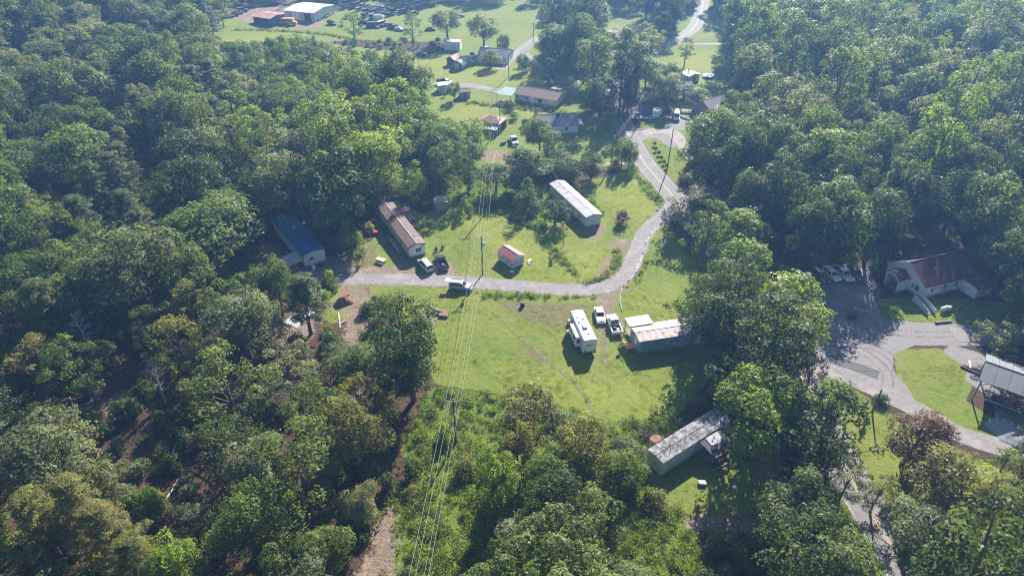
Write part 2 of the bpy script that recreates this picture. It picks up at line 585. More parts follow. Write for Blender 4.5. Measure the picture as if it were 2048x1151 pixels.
    hsum = math_n(t, 'ADD', math_n(t, 'MULTIPLY', n_fine, 1.0), math_n(t, 'MULTIPLY', n_grit, 0.5))
    t.links.new(hsum, bp.inputs['Height'])
    t.links.new(bp.outputs[0], bs.inputs['Normal'])
    me.materials.append(m)
    o = link('ground', me)
    tag(o, kind='structure')
make_ground()

# ------------------------------------------------------------------ roads
def spline(pts, step=0.8):
    pts = [Vector(p) for p in pts]
    out = []
    n = len(pts)
    for i in range(n - 1):
        p0, p1, p2, p3 = pts[max(i - 1, 0)], pts[i], pts[i + 1], pts[min(i + 2, n - 1)]
        k = max(2, int((p2 - p1).length / step))
        for j in range(k):
            s = j / k
            out.append(0.5 * ((2 * p1) + (p2 - p0) * s + (2 * p0 - 5 * p1 + 4 * p2 - p3) * s * s + (3 * p1 - p0 - 3 * p2 + p3) * s ** 3))
    out.append(pts[-1])
    return out

def ribbon(name, line, w0, w1, up, mat, parent=None, rough=0.0, seed=1, step=None):
    """strip between offsets w0..w1 (metres to the right of the line), following the terrain"""
    rng = random.Random(seed)
    mb = MB()
    K = max(2, int(abs(w1 - w0) / 0.8) + 1)
    rows = []
    ja = jb = 0.0
    for i, p in enumerate(line):
        d = (line[min(i + 1, len(line) - 1)] - line[max(i - 1, 0)])
        d = Vector((d.x, d.y, 0)).normalized()
        nrm = Vector((d.y, -d.x, 0))
        ja = 0.75 * ja + rng.uniform(-1, 1) * rough
        jb = 0.75 * jb + rng.uniform(-1, 1) * rough
        row = []
        for k in range(K + 1):
            off = (w0 + ja) + (w1 + jb - w0 - ja) * k / K
            q = Vector((p.x, p.y, 0)) + nrm * off
            row.append((q.x, q.y, G(q.x, q.y) + up))
        rows.append(row)
    vs = [p for r in rows for p in r]
    n = K + 1
    fs = [(i * n + k, i * n + k + 1, (i + 1) * n + k + 1, (i + 1) * n + k) for i in range(len(rows) - 1) for k in range(K)]
    mb.add(vs, fs)
    return mb.build(name, mat, parent)

ASPHALT = M('old_asphalt', (0.185, 0.168, 0.168), 0.9, 0.18, 1.2, 0.35, 0, (0.25, 0.222, 0.212), 0.55, 0.35)
ASPHALT2 = M('road_asphalt', (0.165, 0.152, 0.154), 0.88, 0.15, 0.9, 0.25, 0, (0.21, 0.195, 0.192), 0.45, 0.25)
TRACK = M('drive_gravel', (0.27, 0.235, 0.215), 0.95, 0.2, 2.0, 0.4, 0, (0.26, 0.19, 0.14), 0.4, 0.4)
SHOULDER = M('road_shoulder', (0.19, 0.16, 0.12), 0.95, 0.3, 2.0, 0.4, 0, (0.09, 0.11, 0.03), 0.6, 0.8)
LINEW = M('road_paint_white', (0.33, 0.32, 0.31), 0.85, 0.2, 3.0, 0, 0, (0.18, 0.165, 0.165), 0.6, 1.2)
LINEY = M('road_paint_yellow', (0.42, 0.32, 0.17), 0.8, 0.15, 3.0, 0, 0, (0.26, 0.22, 0.17), 0.5, 1.0)
PATCH = M('fresh_asphalt', (0.075, 0.073, 0.078), 0.85, 0.2, 2.0)

def px_line(pts, step=0.8):
    return spline([P(x, y) for x, y in pts], step)

main_line = px_line([(1410,-30),(1404,15),(1388,55),(1350,80),(1300,103),(1255,135),(1232,180),(1240,230),(1262,280),(1292,330),(1340,385),(1420,490),(1500,592),(1572,700),(1620,795),(1662,890),(1700,955),(1740,1020),(1778,1085),(1835,1180)], 1.2)
road = ribbon('road', main_line, -2.9, 2.9, 0.05, ASPHALT2, None, 0.05, 3)
tag(road, 'two-lane asphalt road with white edge lines and a double yellow line', None, None, 'structure')
ribbon('edge_line', main_line, -2.72, -2.58, 0.056, LINEW, road)
ribbon('edge_line', main_line, 2.58, 2.72, 0.056, LINEW, road)
ribbon('centre_line', main_line, -0.22, -0.08, 0.056, LINEY, road)
ribbon('centre_line', main_line, 0.08, 0.22, 0.056, LINEY, road)
lane_line = px_line([(500,585),(560,572),(640,562),(740,558),(860,560),(960,566),(1060,574),(1140,579),(1195,577),(1235,563),(1260,535),(1274,503),(1285,474),(1308,448),(1333,425),(1352,402)])
tag(ribbon('lane_shoulder', lane_line, -2.2, 2.2, 0.02, SHOULDER, None, 0.3, 41), None, None, None, 'structure')
tag(ribbon('road_shoulder', main_line, -3.15, 3.15, 0.02, SHOULDER, None, 0.22, 42), None, None, None, 'structure')
tag(ribbon('lane', lane_line, -1.95, 1.95, 0.035, ASPHALT, None, 0.16, 4), 'worn narrow asphalt lane curving through the clearing', None, None, 'structure')
drive_line = px_line([(1600,712),(1660,742),(1760,782),(1850,828),(1930,872),(2048,905),(2130,925)])
tag(ribbon('side_road', drive_line, -2.0, 2.0, 0.035, ASPHALT, None, 0.06, 5), 'narrow asphalt side road crossing the lawn', None, None, 'structure')
tag(ribbon('side_road', px_line([(1905,668),(1960,670),(2060,671),(2140,672)]), -2.1, 2.1, 0.035, ASPHALT, None, 0.04, 6), 'asphalt side road leaving the gravel lot', None, None, 'structure')
tag(ribbon('asphalt_patch', px_line([(1650,716),(1700,731),(1757,751)]), -1.3, 1.0, 0.03, PATCH, None, 0.12, 7), 'dark fresh asphalt patch', None, None, 'structure')
tag(ribbon('driveway', px_line([(870,168),(930,170),(1000,181),(1060,178),(1110,180),(1165,189),(1230,195)], 1.5), -1.8, 1.8, 0.03, ASPHALT, None, 0.15, 8), 'grey driveway past the brown-roofed house', None, None, 'structure')
tag(ribbon('driveway', px_line([(1000,140),(1020,118),(1045,100),(1068,82),(1092,70),(1140,60)], 1.5), -2.3, 2.3, 0.03, ASPHALT, None, 0.15, 9), 'grey driveway climbing past the far poles', None, None, 'structure')
tag(ribbon('driveway', px_line([(1050,106),(1075,128),(1110,150),(1165,166),(1215,172)], 1.5), -1.3, 1.3, 0.03, ASPHALT, None, 0.15, 18), None, None, None, 'structure')
tag(ribbon('driveway', px_line([(1172,331),(1215,327),(1262,326)], 1.0), -0.9, 0.9, 0.03, TRACK, None, 0.12, 10), 'short gravel drive under the roadside tree pair', None, None, 'structure')
tag(ribbon('footpath', px_line([(1290,85),(1330,86),(1380,88),(1460,88)], 1.5), -1.2, 1.2, 0.03, TRACK, None, 0.12, 11), None, None, None, 'structure')
tag(ribbon('gravel_drive', px_line([(1285,268),(1315,262),(1345,266),(1365,290),(1385,320)], 1.0), -1.9, 1.9, 0.03, TRACK, None, 0.2, 12), None, None, None, 'structure')
tag(ribbon('driveway', px_line([(1215,62),(1250,62),(1300,62),(1350,66)], 1.5), -1.6, 1.6, 0.03, TRACK, None, 0.12, 15), None, None, None, 'structure')
ln = px_line([(985,625),(1030,665),(1080,705),(1130,750),(1165,785),(1190,830),(1205,850)])
tag(ribbon('footpath', ln, -0.3, 0.3, 0.02, M('worn_track', (0.15, 0.14, 0.06), 0.95, 0.35, 2.0, 0, 0, (0.09, 0.12, 0.03), 0.7, 0.8), None, 0.16, 13), None, None, None, 'structure')
TYREMARK = M('tyre_darkened_gravel', (0.125, 0.115, 0.118), 0.95, 0.3, 2.5, 0, 0, (0.19, 0.175, 0.172), 0.7, 0.6)
for k, pts_ in enumerate(([(1655,688),(1735,690),(1785,715),(1802,755)], [(1650,668),(1760,662),(1850,668),(1910,668)], [(1680,590),(1702,650),(1684,715)], [(1752,575),(1738,630),(1790,668)], [(1660,705),(1720,700),(1770,740),(1775,775)])):
    ln = px_line(pts_)
    for off in (-0.8, 0.8):
        tag(ribbon('tyre_track', ln, off - 0.17, off + 0.17, 0.012, TYREMARK, None, 0.12, 50 + k), None, None, None, 'structure')
for k, pts_ in enumerate(([(1215,590),(1210,650),(1203,720),(1190,770)], [(720,548),(712,600),(705,660)])):
    ln = px_line(pts_)
    for off in (-0.8, 0.8):
        tag(ribbon('tyre_track', ln, off - 0.2, off + 0.2, 0.012, M('worn_rut', (0.17, 0.135, 0.09), 0.95, 0.35, 2.0, 0, 0, (0.10, 0.12, 0.035), 0.7, 0.7), None, 0.14, 70 + k), None, None, None, 'structure')

# ------------------------------------------------------------------ buildings
def unit(v):
    return v.normalized()

class Frame:
    """building frame from three eave corners seen in the photograph: p0-p1 long edge, p1-p2 end"""
    def __init__(s, p0, p1, p2, z, L=None, W=None):
        a, b, c = P(*p0, z), P(*p1, z), P(*p2, z)
        d = Vector((b.x - a.x, b.y - a.y))
        s.ang = math.atan2(d.y, d.x)
        e = Vector((c.x - b.x, c.y - b.y))
        nrm = Vector((-math.sin(s.ang), math.cos(s.ang)))
        s.side = 1 if e.dot(nrm) < 0 else -1       # local y sign of the p0-p1 edge
        s.L = L or d.length
        s.W = W or abs(e.dot(nrm))
        ux = Vector((math.cos(s.ang), math.sin(s.ang)))
        ctr = Vector((b.x, b.y)) - ux * s.L / 2 - nrm * s.side * s.W / 2
        s.c = Vector((ctr.x, ctr.y, G(ctr.x, ctr.y)))

def wall_frame(side, L, W, sA):
    if side == 'A': return Vector((0, sA * W / 2, 0)), Vector((1, 0, 0)), Vector((0, sA, 0))
    if side == 'B': return Vector((0, -sA * W / 2, 0)), Vector((1, 0, 0)), Vector((0, -sA, 0))
    if side == 'E': return Vector((L / 2, 0, 0)), Vector((0, 1, 0)), Vector((1, 0, 0))
    return Vector((-L / 2, 0, 0)), Vector((0, 1, 0)), Vector((-1, 0, 0))

def window(root, fr, u, zc, w, h, frame_mat=None, pane_mat=None, bars=True):
    o, t, n = fr
    c = o + t * u + Vector((0, 0, zc)) + n * 0.03
    mb = MB()
    ang = math.atan2(t.y, t.x)
    b = 0.09
    mb.box(c + Vector((0, 0, h / 2 - b / 2)), (w, 0.07, b), ang)
    mb.box(c - Vector((0, 0, h / 2 - b / 2)), (w + 0.06, 0.10, b), ang)
    for s in (-1, 1):
        mb.box(c + t * s * (w / 2 - b / 2), (b, 0.07, h - 2 * b), ang)
    if bars:
        mb.box(c, (w - 2 * b, 0.05, 0.05), ang)
    f = mb.build('window', frame_mat or WHITE, root)
    pm = MB().box(c - n * 0.015, (w - 2 * b, 0.02, h - 2 * b), ang)
    pm.build('pane', pane_mat or GLASS, f)
    return f

def door(root, fr, u, w, h, mat, z0=0.5):
    o, t, n = fr
    ang = math.atan2(t.y, t.x)
    c = o + t * u + Vector((0, 0, z0 + h / 2)) + n * 0.035
    mb = MB().box(c, (w, 0.06, h), ang)
    for s in (-1, 1):
        mb.box(c + t * s * (w / 2 + 0.05), (0.1, 0.08, h), ang)
    mb.box(c + Vector((0, 0, h / 2 + 0.05)), (w + 0.2, 0.08, 0.1), ang)
    d = mb.build('door', mat, root)
    MB().box(c + t * (w / 2 - 0.12) + n * 0.05, (0.06, 0.06, 0.14), ang).build('handle', STEEL, d)
    return d

def gable(name, label, cat, fr, eave, ridge, wall_m, roof_m, over=0.25, panels=0, wins=(), doors=(), skirt=None, end_m=None,
          open_sides=False, cap_m=None, group=None, roof_over_end=None, base=-0.5, fascia=None):
    L, W, sA = fr.L, fr.W, fr.side
    root = thing(name, label, cat, fr.c, fr.ang, group)
    z0 = 0.55 if skirt else base
    th = 0.14
    if not open_sides:
        for s in (1, -1):
            MB().box((0, s * (W / 2 - th / 2), (z0 + eave) / 2), (L - 2 * th - 0.004, th, eave - z0)).build('wall', wall_m, root)
        for s in (1, -1):
            poly = [(s * L / 2, -W / 2, z0), (s * L / 2, W / 2, z0), (s * L / 2, W / 2, eave), (s * L / 2, 0, ridge - 0.03), (s * L / 2, -W / 2, eave)]
            MB().prism(poly, (-s * th, 0, 0)).build('wall', end_m or wall_m, root)
        if skirt:
            mb = MB()
            mb.box((0, 0, -0.05), (L - 0.12, W - 0.12, 1.19))
            mb.build('skirting', skirt, root)
    oe = over if roof_over_end is None else roof_over_end
    slope = (ridge - eave) / (W / 2)
    rng = random.Random(sum(map(ord, name)) + int(L * 10))
    for s in (1, -1):
        n = max(1, panels)
        pl = (L + 2 * oe) / n
        y1, zz1 = s * (W / 2 + over), eave - slope * over
        for k in range(n):
            x0 = -L / 2 - oe + k * pl + (0.02 if n > 1 else 0)
            x1 = -L / 2 - oe + (k + 1) * pl - (0.02 if n > 1 else 0)
            j = rng.uniform(-0.012, 0.018) if n > 1 else 0
            ya = s * 0.01
            poly = [(x0, ya, ridge + 0.02 + j), (x1, ya, ridge + 0.02 + j), (x1, y1, zz1 + 0.02 + j), (x0, y1, zz1 + 0.02 + j)]
            MB().prism(poly, (0, 0, 0.07)).build('roof_panel' if n > 1 else 'roof_slope', roof_m, root)
    mb = MB()
    mb.tube([(-L / 2 - oe - 0.01, 0, ridge + 0.08), (L / 2 + oe + 0.01, 0, ridge + 0.08)], 0.08, 6)
    mb.build('ridge_cap', cap_m or roof_m, root)
    if fascia:
        for s in (1, -1):
            mb = MB()
            x = s * (L / 2 + oe + 0.012)
            for q in (1, -1):
                mb.beam((x, q * (W / 2 + over), eave - slope * over - 0.06), (x, 0, ridge - 0.06), 0.03, 0.22)
            mb.build('fascia', fascia, root)
    for side, u, zc, ww, hh in wins:
        window(root, wall_frame(side, L, W, sA), u, zc, ww, hh)
    for dd in doors:
        door(root, wall_frame(dd[0], L, W, sA), *dd[1:])
    return root

def loc(root, x, y, z=0.0):
    return root.matrix_basis @ Vector((x, y, z))

SID_W = M('white_siding', (0.84, 0.84, 0.85), 0.6, 0.06, 0.7, 0, 0, (0.50, 0.48, 0.44), 0.3, 0.5, ('Z', 3.0))
SID_CREAM = M('cream_siding', (0.62, 0.58, 0.48), 0.65, 0.08, 0.7, 0, 0, (0.42, 0.37, 0.28), 0.3, 0.4, ('Z', 3.0))
SID_BLUE = M('blue_grey_siding', (0.17, 0.30, 0.39), 0.6, 0.2, 1.4, 0, 0, (0.45, 0.48, 0.48), 0.45, 0.7, ('X', 2.6))
SID_OLD = M('old_white_siding', (0.58, 0.58, 0.57), 0.65, 0.10, 0.8, 0, 0, (0.36, 0.35, 0.31), 0.35, 0.6, ('X', 2.6))
R_BROWN = M('brown_roof', (0.125, 0.080, 0.078), 0.75, 0.10, 0.5, 0, 0, (0.22, 0.17, 0.16), 0.3, 0.4, ('X', 2.2))
R_BLUE = M('blue_metal_roof', (0.020, 0.105, 0.31), 0.45, 0.14, 0.6, 0, 0.1, (0.12, 0.22, 0.36), 0.35, 0.5, ('X', 1.8))
R_SILVER = M('silver_roof', (0.46, 0.45, 0.45), 0.5, 0.12, 0.8, 0, 0.15, (0.26, 0.235, 0.22), 0.45, 0.7, ('X', 1.6))
R_RUST = M('streaked_tin_roof', (0.33, 0.29, 0.28), 0.65, 0.2, 1.2, 0, 0.1, (0.165, 0.12, 0.105), 0.62, 1.2)
R_WHITE = M('weathered_white_roof', (0.27, 0.27, 0.285), 0.85, 0.25, 1.4, 0.2, 0, (0.10, 0.09, 0.09), 0.72, 1.1, None, 0.1)
R_PINK = M('red_tin_roof', (0.40, 0.145, 0.150), 0.5, 0.10, 1.0, 0, 0.1, None, 0.5, 0.6, ('X', 3.0))
R_CHURCH = M('maroon_roof', (0.088, 0.030, 0.038), 0.65, 0.10, 0.5, 0, 0, None, 0.5, 0.6, ('X', 2.5))
R_GREY = M('grey_shingle', (0.25, 0.235, 0.25), 0.9, 0.14, 1.5, 0.3)
R_TAN = M('tan_brown_roof', (0.20, 0.135, 0.115), 0.85, 0.10, 1.2, 0.3)
R_REDTIN = M('rusty_red_roof', (0.34, 0.175, 0.145), 0.7, 0.2, 0.5, 0, 0, (0.42, 0.30, 0.24), 0.4, 0.3)
R_METAL = M('grey_metal_roof', (0.15, 0.16, 0.175), 0.65, 0.08, 0.6, 0, 0.0, None, 0.5, 0.5, ('X', 4.0))
R_GREEN = M('mossy_light_roof', (0.30, 0.34, 0.27), 0.8, 0.15, 1.0)
R_TEAL = M('green_metal_roof', (0.10, 0.20, 0.17), 0.55, 0.1)
BRICK = M('skirting_block', (0.27, 0.23, 0.21), 0.85, 0.2, 2.0)
LIGHTCAP = M('pale_ridge_metal', (0.62, 0.58, 0.54), 0.5, 0.1)
BLUETRIM = M('pale_blue_trim', (0.26, 0.46, 0.58), 0.6, 0.08)

# blue-roofed trailer
fr = Frame((543,440), (606,512), (647,497), 3.1)
gable('mobile_home', 'white mobile home with a bright blue metal roof under tall trees', 'mobile home', fr, 3.1, 3.65, SID_W, R_BLUE, 0.2, 9,
      [('A', -5, 1.9, 1.0, 1.0), ('A', 1.0, 1.9, 1.0, 1.0), ('A', 4.6, 1.9, 0.9, 1.0), ('E', -0.6, 1.9, 1.1, 0.9)],
      [('A', 3.0, 0.95, 2.0, WHITE, 0.6)], BRICK, M('pale_end_siding', (0.66, 0.64, 0.64), 0.6, 0.06, 0.8, 0, 0, None, 0.5, 0.5, ('Z', 3.0)), group='mobile homes in the valley')
BLUE_H = fr
# brown-roofed trailer
fr = Frame((755,412), (817,494), (851,487), 3.0)
BROWN = gable('mobile_home', 'long mobile home with dark brown ribbed roof and pale ridge line', 'mobile home', fr, 3.0, 3.5, SID_CREAM, R_BROWN, 0.18, 12,
      [('A', -7, 1.9, 1.0, 0.9), ('A', -2.5, 1.9, 1.0, 1.0), ('A', 6, 1.9, 1.0, 1.0), ('E', 0.3, 1.8, 1.4, 1.1)],
      [('A', 2.6, 0.95, 2.0, WHITE, 0.6)], BRICK, SID_W, cap_m=LIGHTCAP, group='mobile homes in the valley', fascia=R_BROWN)
MB().lathe([(0.12, 3.42), (0.14, 3.7), (0.02, 3.75)], 8, (7.2, 0.9, 0)).build('roof_vent', WHITE, BROWN)
BROWN_F = fr
# silver trailer
fr = Frame((1100,368), (1173,434), (1202,427), 3.0)
SILV = gable('mobile_home', 'white mobile home with silver roof and pale blue gable trim', 'mobile home', fr, 3.0, 3.5, SID_OLD, R_SILVER, 0.15, 14,
      [('A', -2.6, 1.9, 0.9, 1.3), ('A', 1.2, 1.9, 0.8, 1.2), ('A', 7.0, 2.0, 0.9, 0.9), ('E', -1.2, 1.2, 0.3, 0.3), ('E', 1.3, 1.2, 0.3, 0.3)],
      [('A', 4.6, 0.9, 1.95, WHITE, 0.6)], GREYWOOD, SID_OLD, group='mobile homes in the valley', fascia=BLUETRIM)
MB().tube([(4, 0.7, 3.3), (4, 0.7, 3.75)], 0.1, 8).build('flue_pipe', BLACK, SILV)
SILV_F = fr
# bottom trailer
fr = Frame((1462,838), (1326,925), (1297,899), 2.9)
BOT = gable('mobile_home', 'old white mobile home with patched stained white roof in tree shade', 'mobile home', fr, 2.9, 3.1, SID_OLD, R_WHITE, 0.12, 9,
      [('A', 2.6, 1.8, 0.7, 0.8), ('A', 0.6, 1.8, 0.7, 0.8), ('E', 0.2, 1.8, 0.9, 0.8), ('A', -5.5, 1.8, 0.9, 0.9)],
      [('A', -1.8, 0.9, 1.95, WHITE, 0.5)], None, SID_CREAM, group='mobile homes in the valley', base=0.1)
for x, y in ((1.6, 0.3), (4.9, 0.5), (4.2, -0.3)):
    MB().tube([(x, y, 3.0), (x, y, 3.55)], 0.07, 8).build('flue_pipe', BLACK, BOT)
mb = MB()
for i in range(5):
    for j in (-1, 1):
        mb.box((-6 + i * 3, j * 1.1, -0.15), (0.4, 0.4, 0.6))
mb.build('pier', BRICK, BOT)
BOT_F = fr
# rust roof trailer with porch
a = P(1280, 682, 3.0)
fr = Frame((1400,664), (1280,682), (1260,648), 3.0, 15.5, 4.3)
RUST = gable('mobile_home', 'blue-grey sided mobile home with streaked rusty tin roof beside the big trees', 'mobile home', fr, 3.0, 3.3, SID_BLUE, R_RUST, 0.2, 13,
      [('A', 1.8, 1.9, 1.2, 0.9), ('A', -2.4, 1.9, 0.9, 1.2)],
      [('A', -3.6, 0.9, 1.95, WHITE, 0.6), ('E', 0.6, 0.9, 1.95, WHITE, 0.6)], GREYWOOD, SID_BLUE, group='mobile homes in the valley', fascia=WOOD)
for x, y in ((-3.2, -0.7), (-1.5, -1.2)):
    MB().tube([(x, y, 3.1), (x, y, 3.6)], 0.08, 8).build('flue_pipe', BLACK, RUST)
s = fr.side
mb = MB()
MB().box((-0.6, s * (fr.W / 2 + 0.10), 0.9), (1.6, 0.05, 0.9), 0).build('leaning_panel', M('faded_panel', (0.36, 0.4, 0.42), 0.7), RUST)
RUST_F = fr
pr = MB()
zz = 3.36
yb = -s * (fr.W / 2)
for k in range(4):
    x0 = fr.L / 2 + 0.35 - k * 1.15
    MB().box((x0 - 0.56, yb - s * 1.05, zz + 0.02 * (k % 2) - 0.08), (1.12, 2.7, 0.06)).build('porch_roof_panel', M('pale_porch_roof', (0.46, 0.41, 0.38), 0.7, 0.1, 1.0), RUST)
for x in (fr.L / 2 + 0.1, fr.L / 2 - 4.0):
    MB().box((x, yb - s * 2.25, 1.6), (0.12, 0.12, 3.3)).build('porch_post', WOOD, RUST)
mb = MB()
mb.box((fr.L / 2 - 2.0, yb - s * 1.15, 0.75), (4.2, 2.2, 0.12))
mb.build('porch_floor', WOOD, RUST)
# timber landing and steps at the rust trailer's end
lp = loc(RUST, fr.L / 2 + 1.2, 0.4)
st = thing('porch_steps', 'raw timber landing with rails and steps at the blue-grey trailer', 'steps', (lp.x, lp.y, G(lp.x, lp.y)), fr.ang)
for k in range(5):
    MB().box((-0.9 + k * 0.36, 0, 0.78), (0.34, 1.7, 0.05)).build('deck_board', NEWWOOD, st)
for k in range(3):
    MB().box((0.15 + k * 0.0, -1.05 - k * 0.32, 0.60 - k * 0.2), (1.1, 0.30, 0.05)).build('tread', NEWWOOD, st)
for x in (-1.0, 0.85):
    for y in (-0.8, 0.8):
        MB().box((x, y, 0.85), (0.1, 0.1, 1.75)).build('post', NEWWOOD, st)
for y in (-0.8, 0.8):
    MB().box((-0.07, y * 1.08, 1.65), (1.9, 0.05, 0.12)).build('rail', NEWWOOD, st)
MB().box((0.92, 0, 1.65), (0.05, 1.6, 0.12)).build('rail', NEWWOOD, st)

# painted shed
def mural_mat():
    m, t, b = new_mat('painted_shed_wall')
    tc = N(t, 'ShaderNodeTexCoord').outputs['Object']
    sp = N(t, 'ShaderNodeSeparateXYZ')
    t.links.new(tc, sp.inputs[0])
    band = math_n(t, 'MULTIPLY', remap(t, sp.outputs[2], 0.5, 0.8), remap(t, sp.outputs[2], 2.1, 1.7))
    mp = N(t, 'ShaderNodeMapping')
    mp.inputs['Scale'].default_value = (1.6, 1.6, 0.9)
    t.links.new(tc, mp.inputs[0])
    v = mp.outputs[0]
    c = mixc(t, remap(t, noise(t, tc, 1.5, 4), 0.3, 0.7), (0.56, 0.54, 0.55), (0.68, 0.66, 0.67))
    for sc, th, col in ((2.1, 0.56, (0.45, 0.05, 0.06)), (2.7, 0.60, (0.10, 0.28, 0.55)), (3.1, 0.61, (0.05, 0.045, 0.06)), (1.9, 0.63, (0.16, 0.10, 0.22))):
        n_ = noise(t, v, sc, 3, 0.55)
        c = mixc(t, math_n(t, 'MULTIPLY', band, remap(t, n_, th, th + 0.02)), c, col)
    t.links.new(c, b.inputs['Base Color'])
    b.inputs['Roughness'].default_value = 0.7
    return m
MURAL = mural_mat()
fr = Frame((997,502), (1025,520), (1050,513), 2.3, 4.9, 3.2)
PINK = gable('painted_shed', 'small shed with red tin roof and walls painted in red and blue graffiti', 'shed', fr, 2.3, 3.0, MURAL, R_PINK, 0.15, 6,
      [('A', 0.1, 1.6, 0.35, 0.7), ('A', 0.5, 1.6, 0.35, 0.7)], [], None, MURAL, base=0.2, fascia=WHITE, cap_m=WHITE)
for x in (-2, 0, 2):
    for y in (-1.3, 1.3):
        MB().box((x, y, -0.05), (0.4, 0.3, 0.55)).build('pier', BRICK, PINK)
# wooden shed at the wood's edge
fr = Frame((867,398), (872,408), (890,405), 2.2, 2.9, 2.9)
WSH = gable('wooden_shed', 'small grey board shed with pale mossy gable roof at the wood edge', 'shed', fr, 2.2, 2.75, GREYWOOD, R_GREEN, 0.15, 3, [], [], None, GREYWOOD, base=-0.2)
for k in range(9):
    o, t_, n_ = wall_frame('E', fr.L, fr.W, fr.side)
    c = o + t_ * (-fr.W / 2 + 0.17 + k * 0.32) + n_ * 0.015 + Vector((0, 0, 1.0))
    MB().box(c, (0.03, 0.29, 2.4)).build('board', GREYWOOD, WSH)

# church
fr = Frame((1963,545), (1850,574), (1778,525), 3.0, 15.2)
CH = gable('church', 'white clapboard church with maroon roof, arched entrance porch and side ramp', 'church', fr, 3.0, 5.9, SID_W, R_CHURCH, 0.3, 12,
      [('A', 5.3, 1.7, 0.8, 1.1), ('A', 2.1, 1.8, 0.9, 1.4), ('A', -0.9, 1.8, 0.9, 1.4), ('E', -fr.side * 3.4, 1.8, 0.7, 1.2), ('E', fr.side * 2.2, 1.7, 0.6, 1.3), ('E', fr.side * 3.2, 1.7, 1.2, 1.3)],
      [], M('church_base', (0.4, 0.39, 0.38), 0.85), SID_W, fascia=WHITE)
CHF = fr
L, W, sd = fr.L, fr.W, fr.side
# entrance porch on the gable end
py_ = -sd * 0.6
px0 = L / 2 + 0.02
for y in (-1.55, 1.55):
    MB().box((px0 + 1.3, py_ + y, 1.3), (2.6, 0.25, 2.9)).build('porch_wall', SID_W, CH)
arch = []
K = 12
for k in range(K + 1):
    a_ = math.pi * k / K
    arch.append((px0 + 2.62, py_ + 1.42 * math.cos(a_), 2.0 + 1.0 * math.sin(a_)))
face = [(px0 + 2.62, py_ - 1.72, 2.0), (px0 + 2.62, py_ - 1.72, 2.8), (px0 + 2.62, py_, 3.7), (px0 + 2.62, py_ + 1.72, 2.8), (px0 + 2.62, py_ + 1.72, 2.0)]
MB().prism(face + arch, (0.14, 0, 0)).build('porch_gable', SID_W, CH)
MB().prism(arch, (0.06, 0, 0)).build('arched_window', M('fan_window', (0.30, 0.27, 0.30), 0.4, 0.25, 2.0), CH)
MB().box((px0 + 1.0, py_, 1.1), (0.1, 1.6, 2.2)).build('entrance_door', BLACK, CH)
for q in (1, -1):
    MB().prism([(px0 - 0.02, py_ + q * 0.01, 3.75), (px0 + 3.0, py_ + q * 0.01, 3.75), (px0 + 3.0, py_ + q * 2.0, 2.72), (px0 - 0.02, py_ + q * 2.0, 2.72)], (0, 0, 0.08)).build('porch_roof', R_CHURCH, CH)
# side annex
ax = -L / 2 + 3.0
yo = sd * (W / 2 + 1.75)
MB().box((ax, yo, 1.2), (4.2, 3.5, 2.4)).build('annex_wall', SID_W, CH)
MB().prism([(ax - 2.4, sd * (W / 2 - 0.1), 3.15), (ax + 2.4, sd * (W / 2 - 0.1), 3.15), (ax + 2.4, sd * (W / 2 + 3.8), 2.35), (ax - 2.4, sd * (W / 2 + 3.8), 2.35)], (0, 0, 0.09)).build('annex_roof', R_CHURCH, CH)
MB().tube([(3.2, sd * 2.2, 4.0), (3.2, sd * 2.2, 5.0)], 0.11, 8).build('flue_pipe', WHITE, CH)
# ramp
r0, r1 = P(1832, 600, 0), P(1862, 628, 0)
ra = math.atan2(r1.y - r0.y, r1.x - r0.x)
rc = (r0 + r1) / 2
rp = thing('access_ramp', 'white sided access ramp running down from the church corner', 'ramp', (rc.x, rc.y, G(rc.x, rc.y)), ra)
RL = (r1 - r0).length
MB().prism([(-RL / 2, -0.75, 0.0), (RL / 2, -0.75, -0.1), (RL / 2, -0.75, 0.12), (-RL / 2, -0.75, 0.75)], (0, 1.5, 0)).build('ramp_floor', GREYWOOD, rp)
for y in (-0.8, 0.8):
    MB().prism([(-RL / 2, y, -0.1), (RL / 2, y, -0.1), (RL / 2, y, 0.95), (-RL / 2, y, 1.6)], (0, 0.05, 0)).build('side_panel', WHITE, rp)
    for k in range(4):
        x = -RL / 2 + 0.1 + k * (RL - 0.2) / 3
        MB().box((x, y * 1.07, 0.55 - 0.2 * k / 3), (0.1, 0.06, 1.5)).build('post', WHITE, rp)
# propane tank
def tank(px, py, L_, r_, ang, label, grp=None):
    p = P(px, py)
    t = thing('propane_tank', label, 'tank', (p.x, p.y, p.z), ang, grp)
    prof = [(-L_ / 2, 0.05), (-L_ / 2 + 0.08, r_ * 0.6), (-L_ / 2 + 0.3, r_ * 0.95), (-L_ / 2 + 0.5, r_), (L_ / 2 - 0.5, r_), (L_ / 2 - 0.3, r_ * 0.95), (L_ / 2 - 0.08, r_ * 0.6), (L_ / 2, 0.05)]
    MB().tube([(x, 0, r_ + 0.25) for x, _ in prof], [q for _, q in prof], 14).build('shell', WHITE, t, True)
    for x in (-L_ / 4, L_ / 4):
        MB().box((x, 0, 0.15), (0.12, r_ * 1.5, 0.4)).build('foot', STEEL, t)
    MB().lathe([(0.16, r_ * 2 + 0.22), (0.16, r_ * 2 + 0.42), (0.02, r_ * 2 + 0.46)], 8).build('valve_dome', STEEL, t)
tank(1890, 622, 2.4, 0.45, R(14), 'white propane tank lying on the shaded grass below the church')
tank(757, 39, 5.0, 0.9, R(-8), 'big white storage tank lying in the scrapyard')

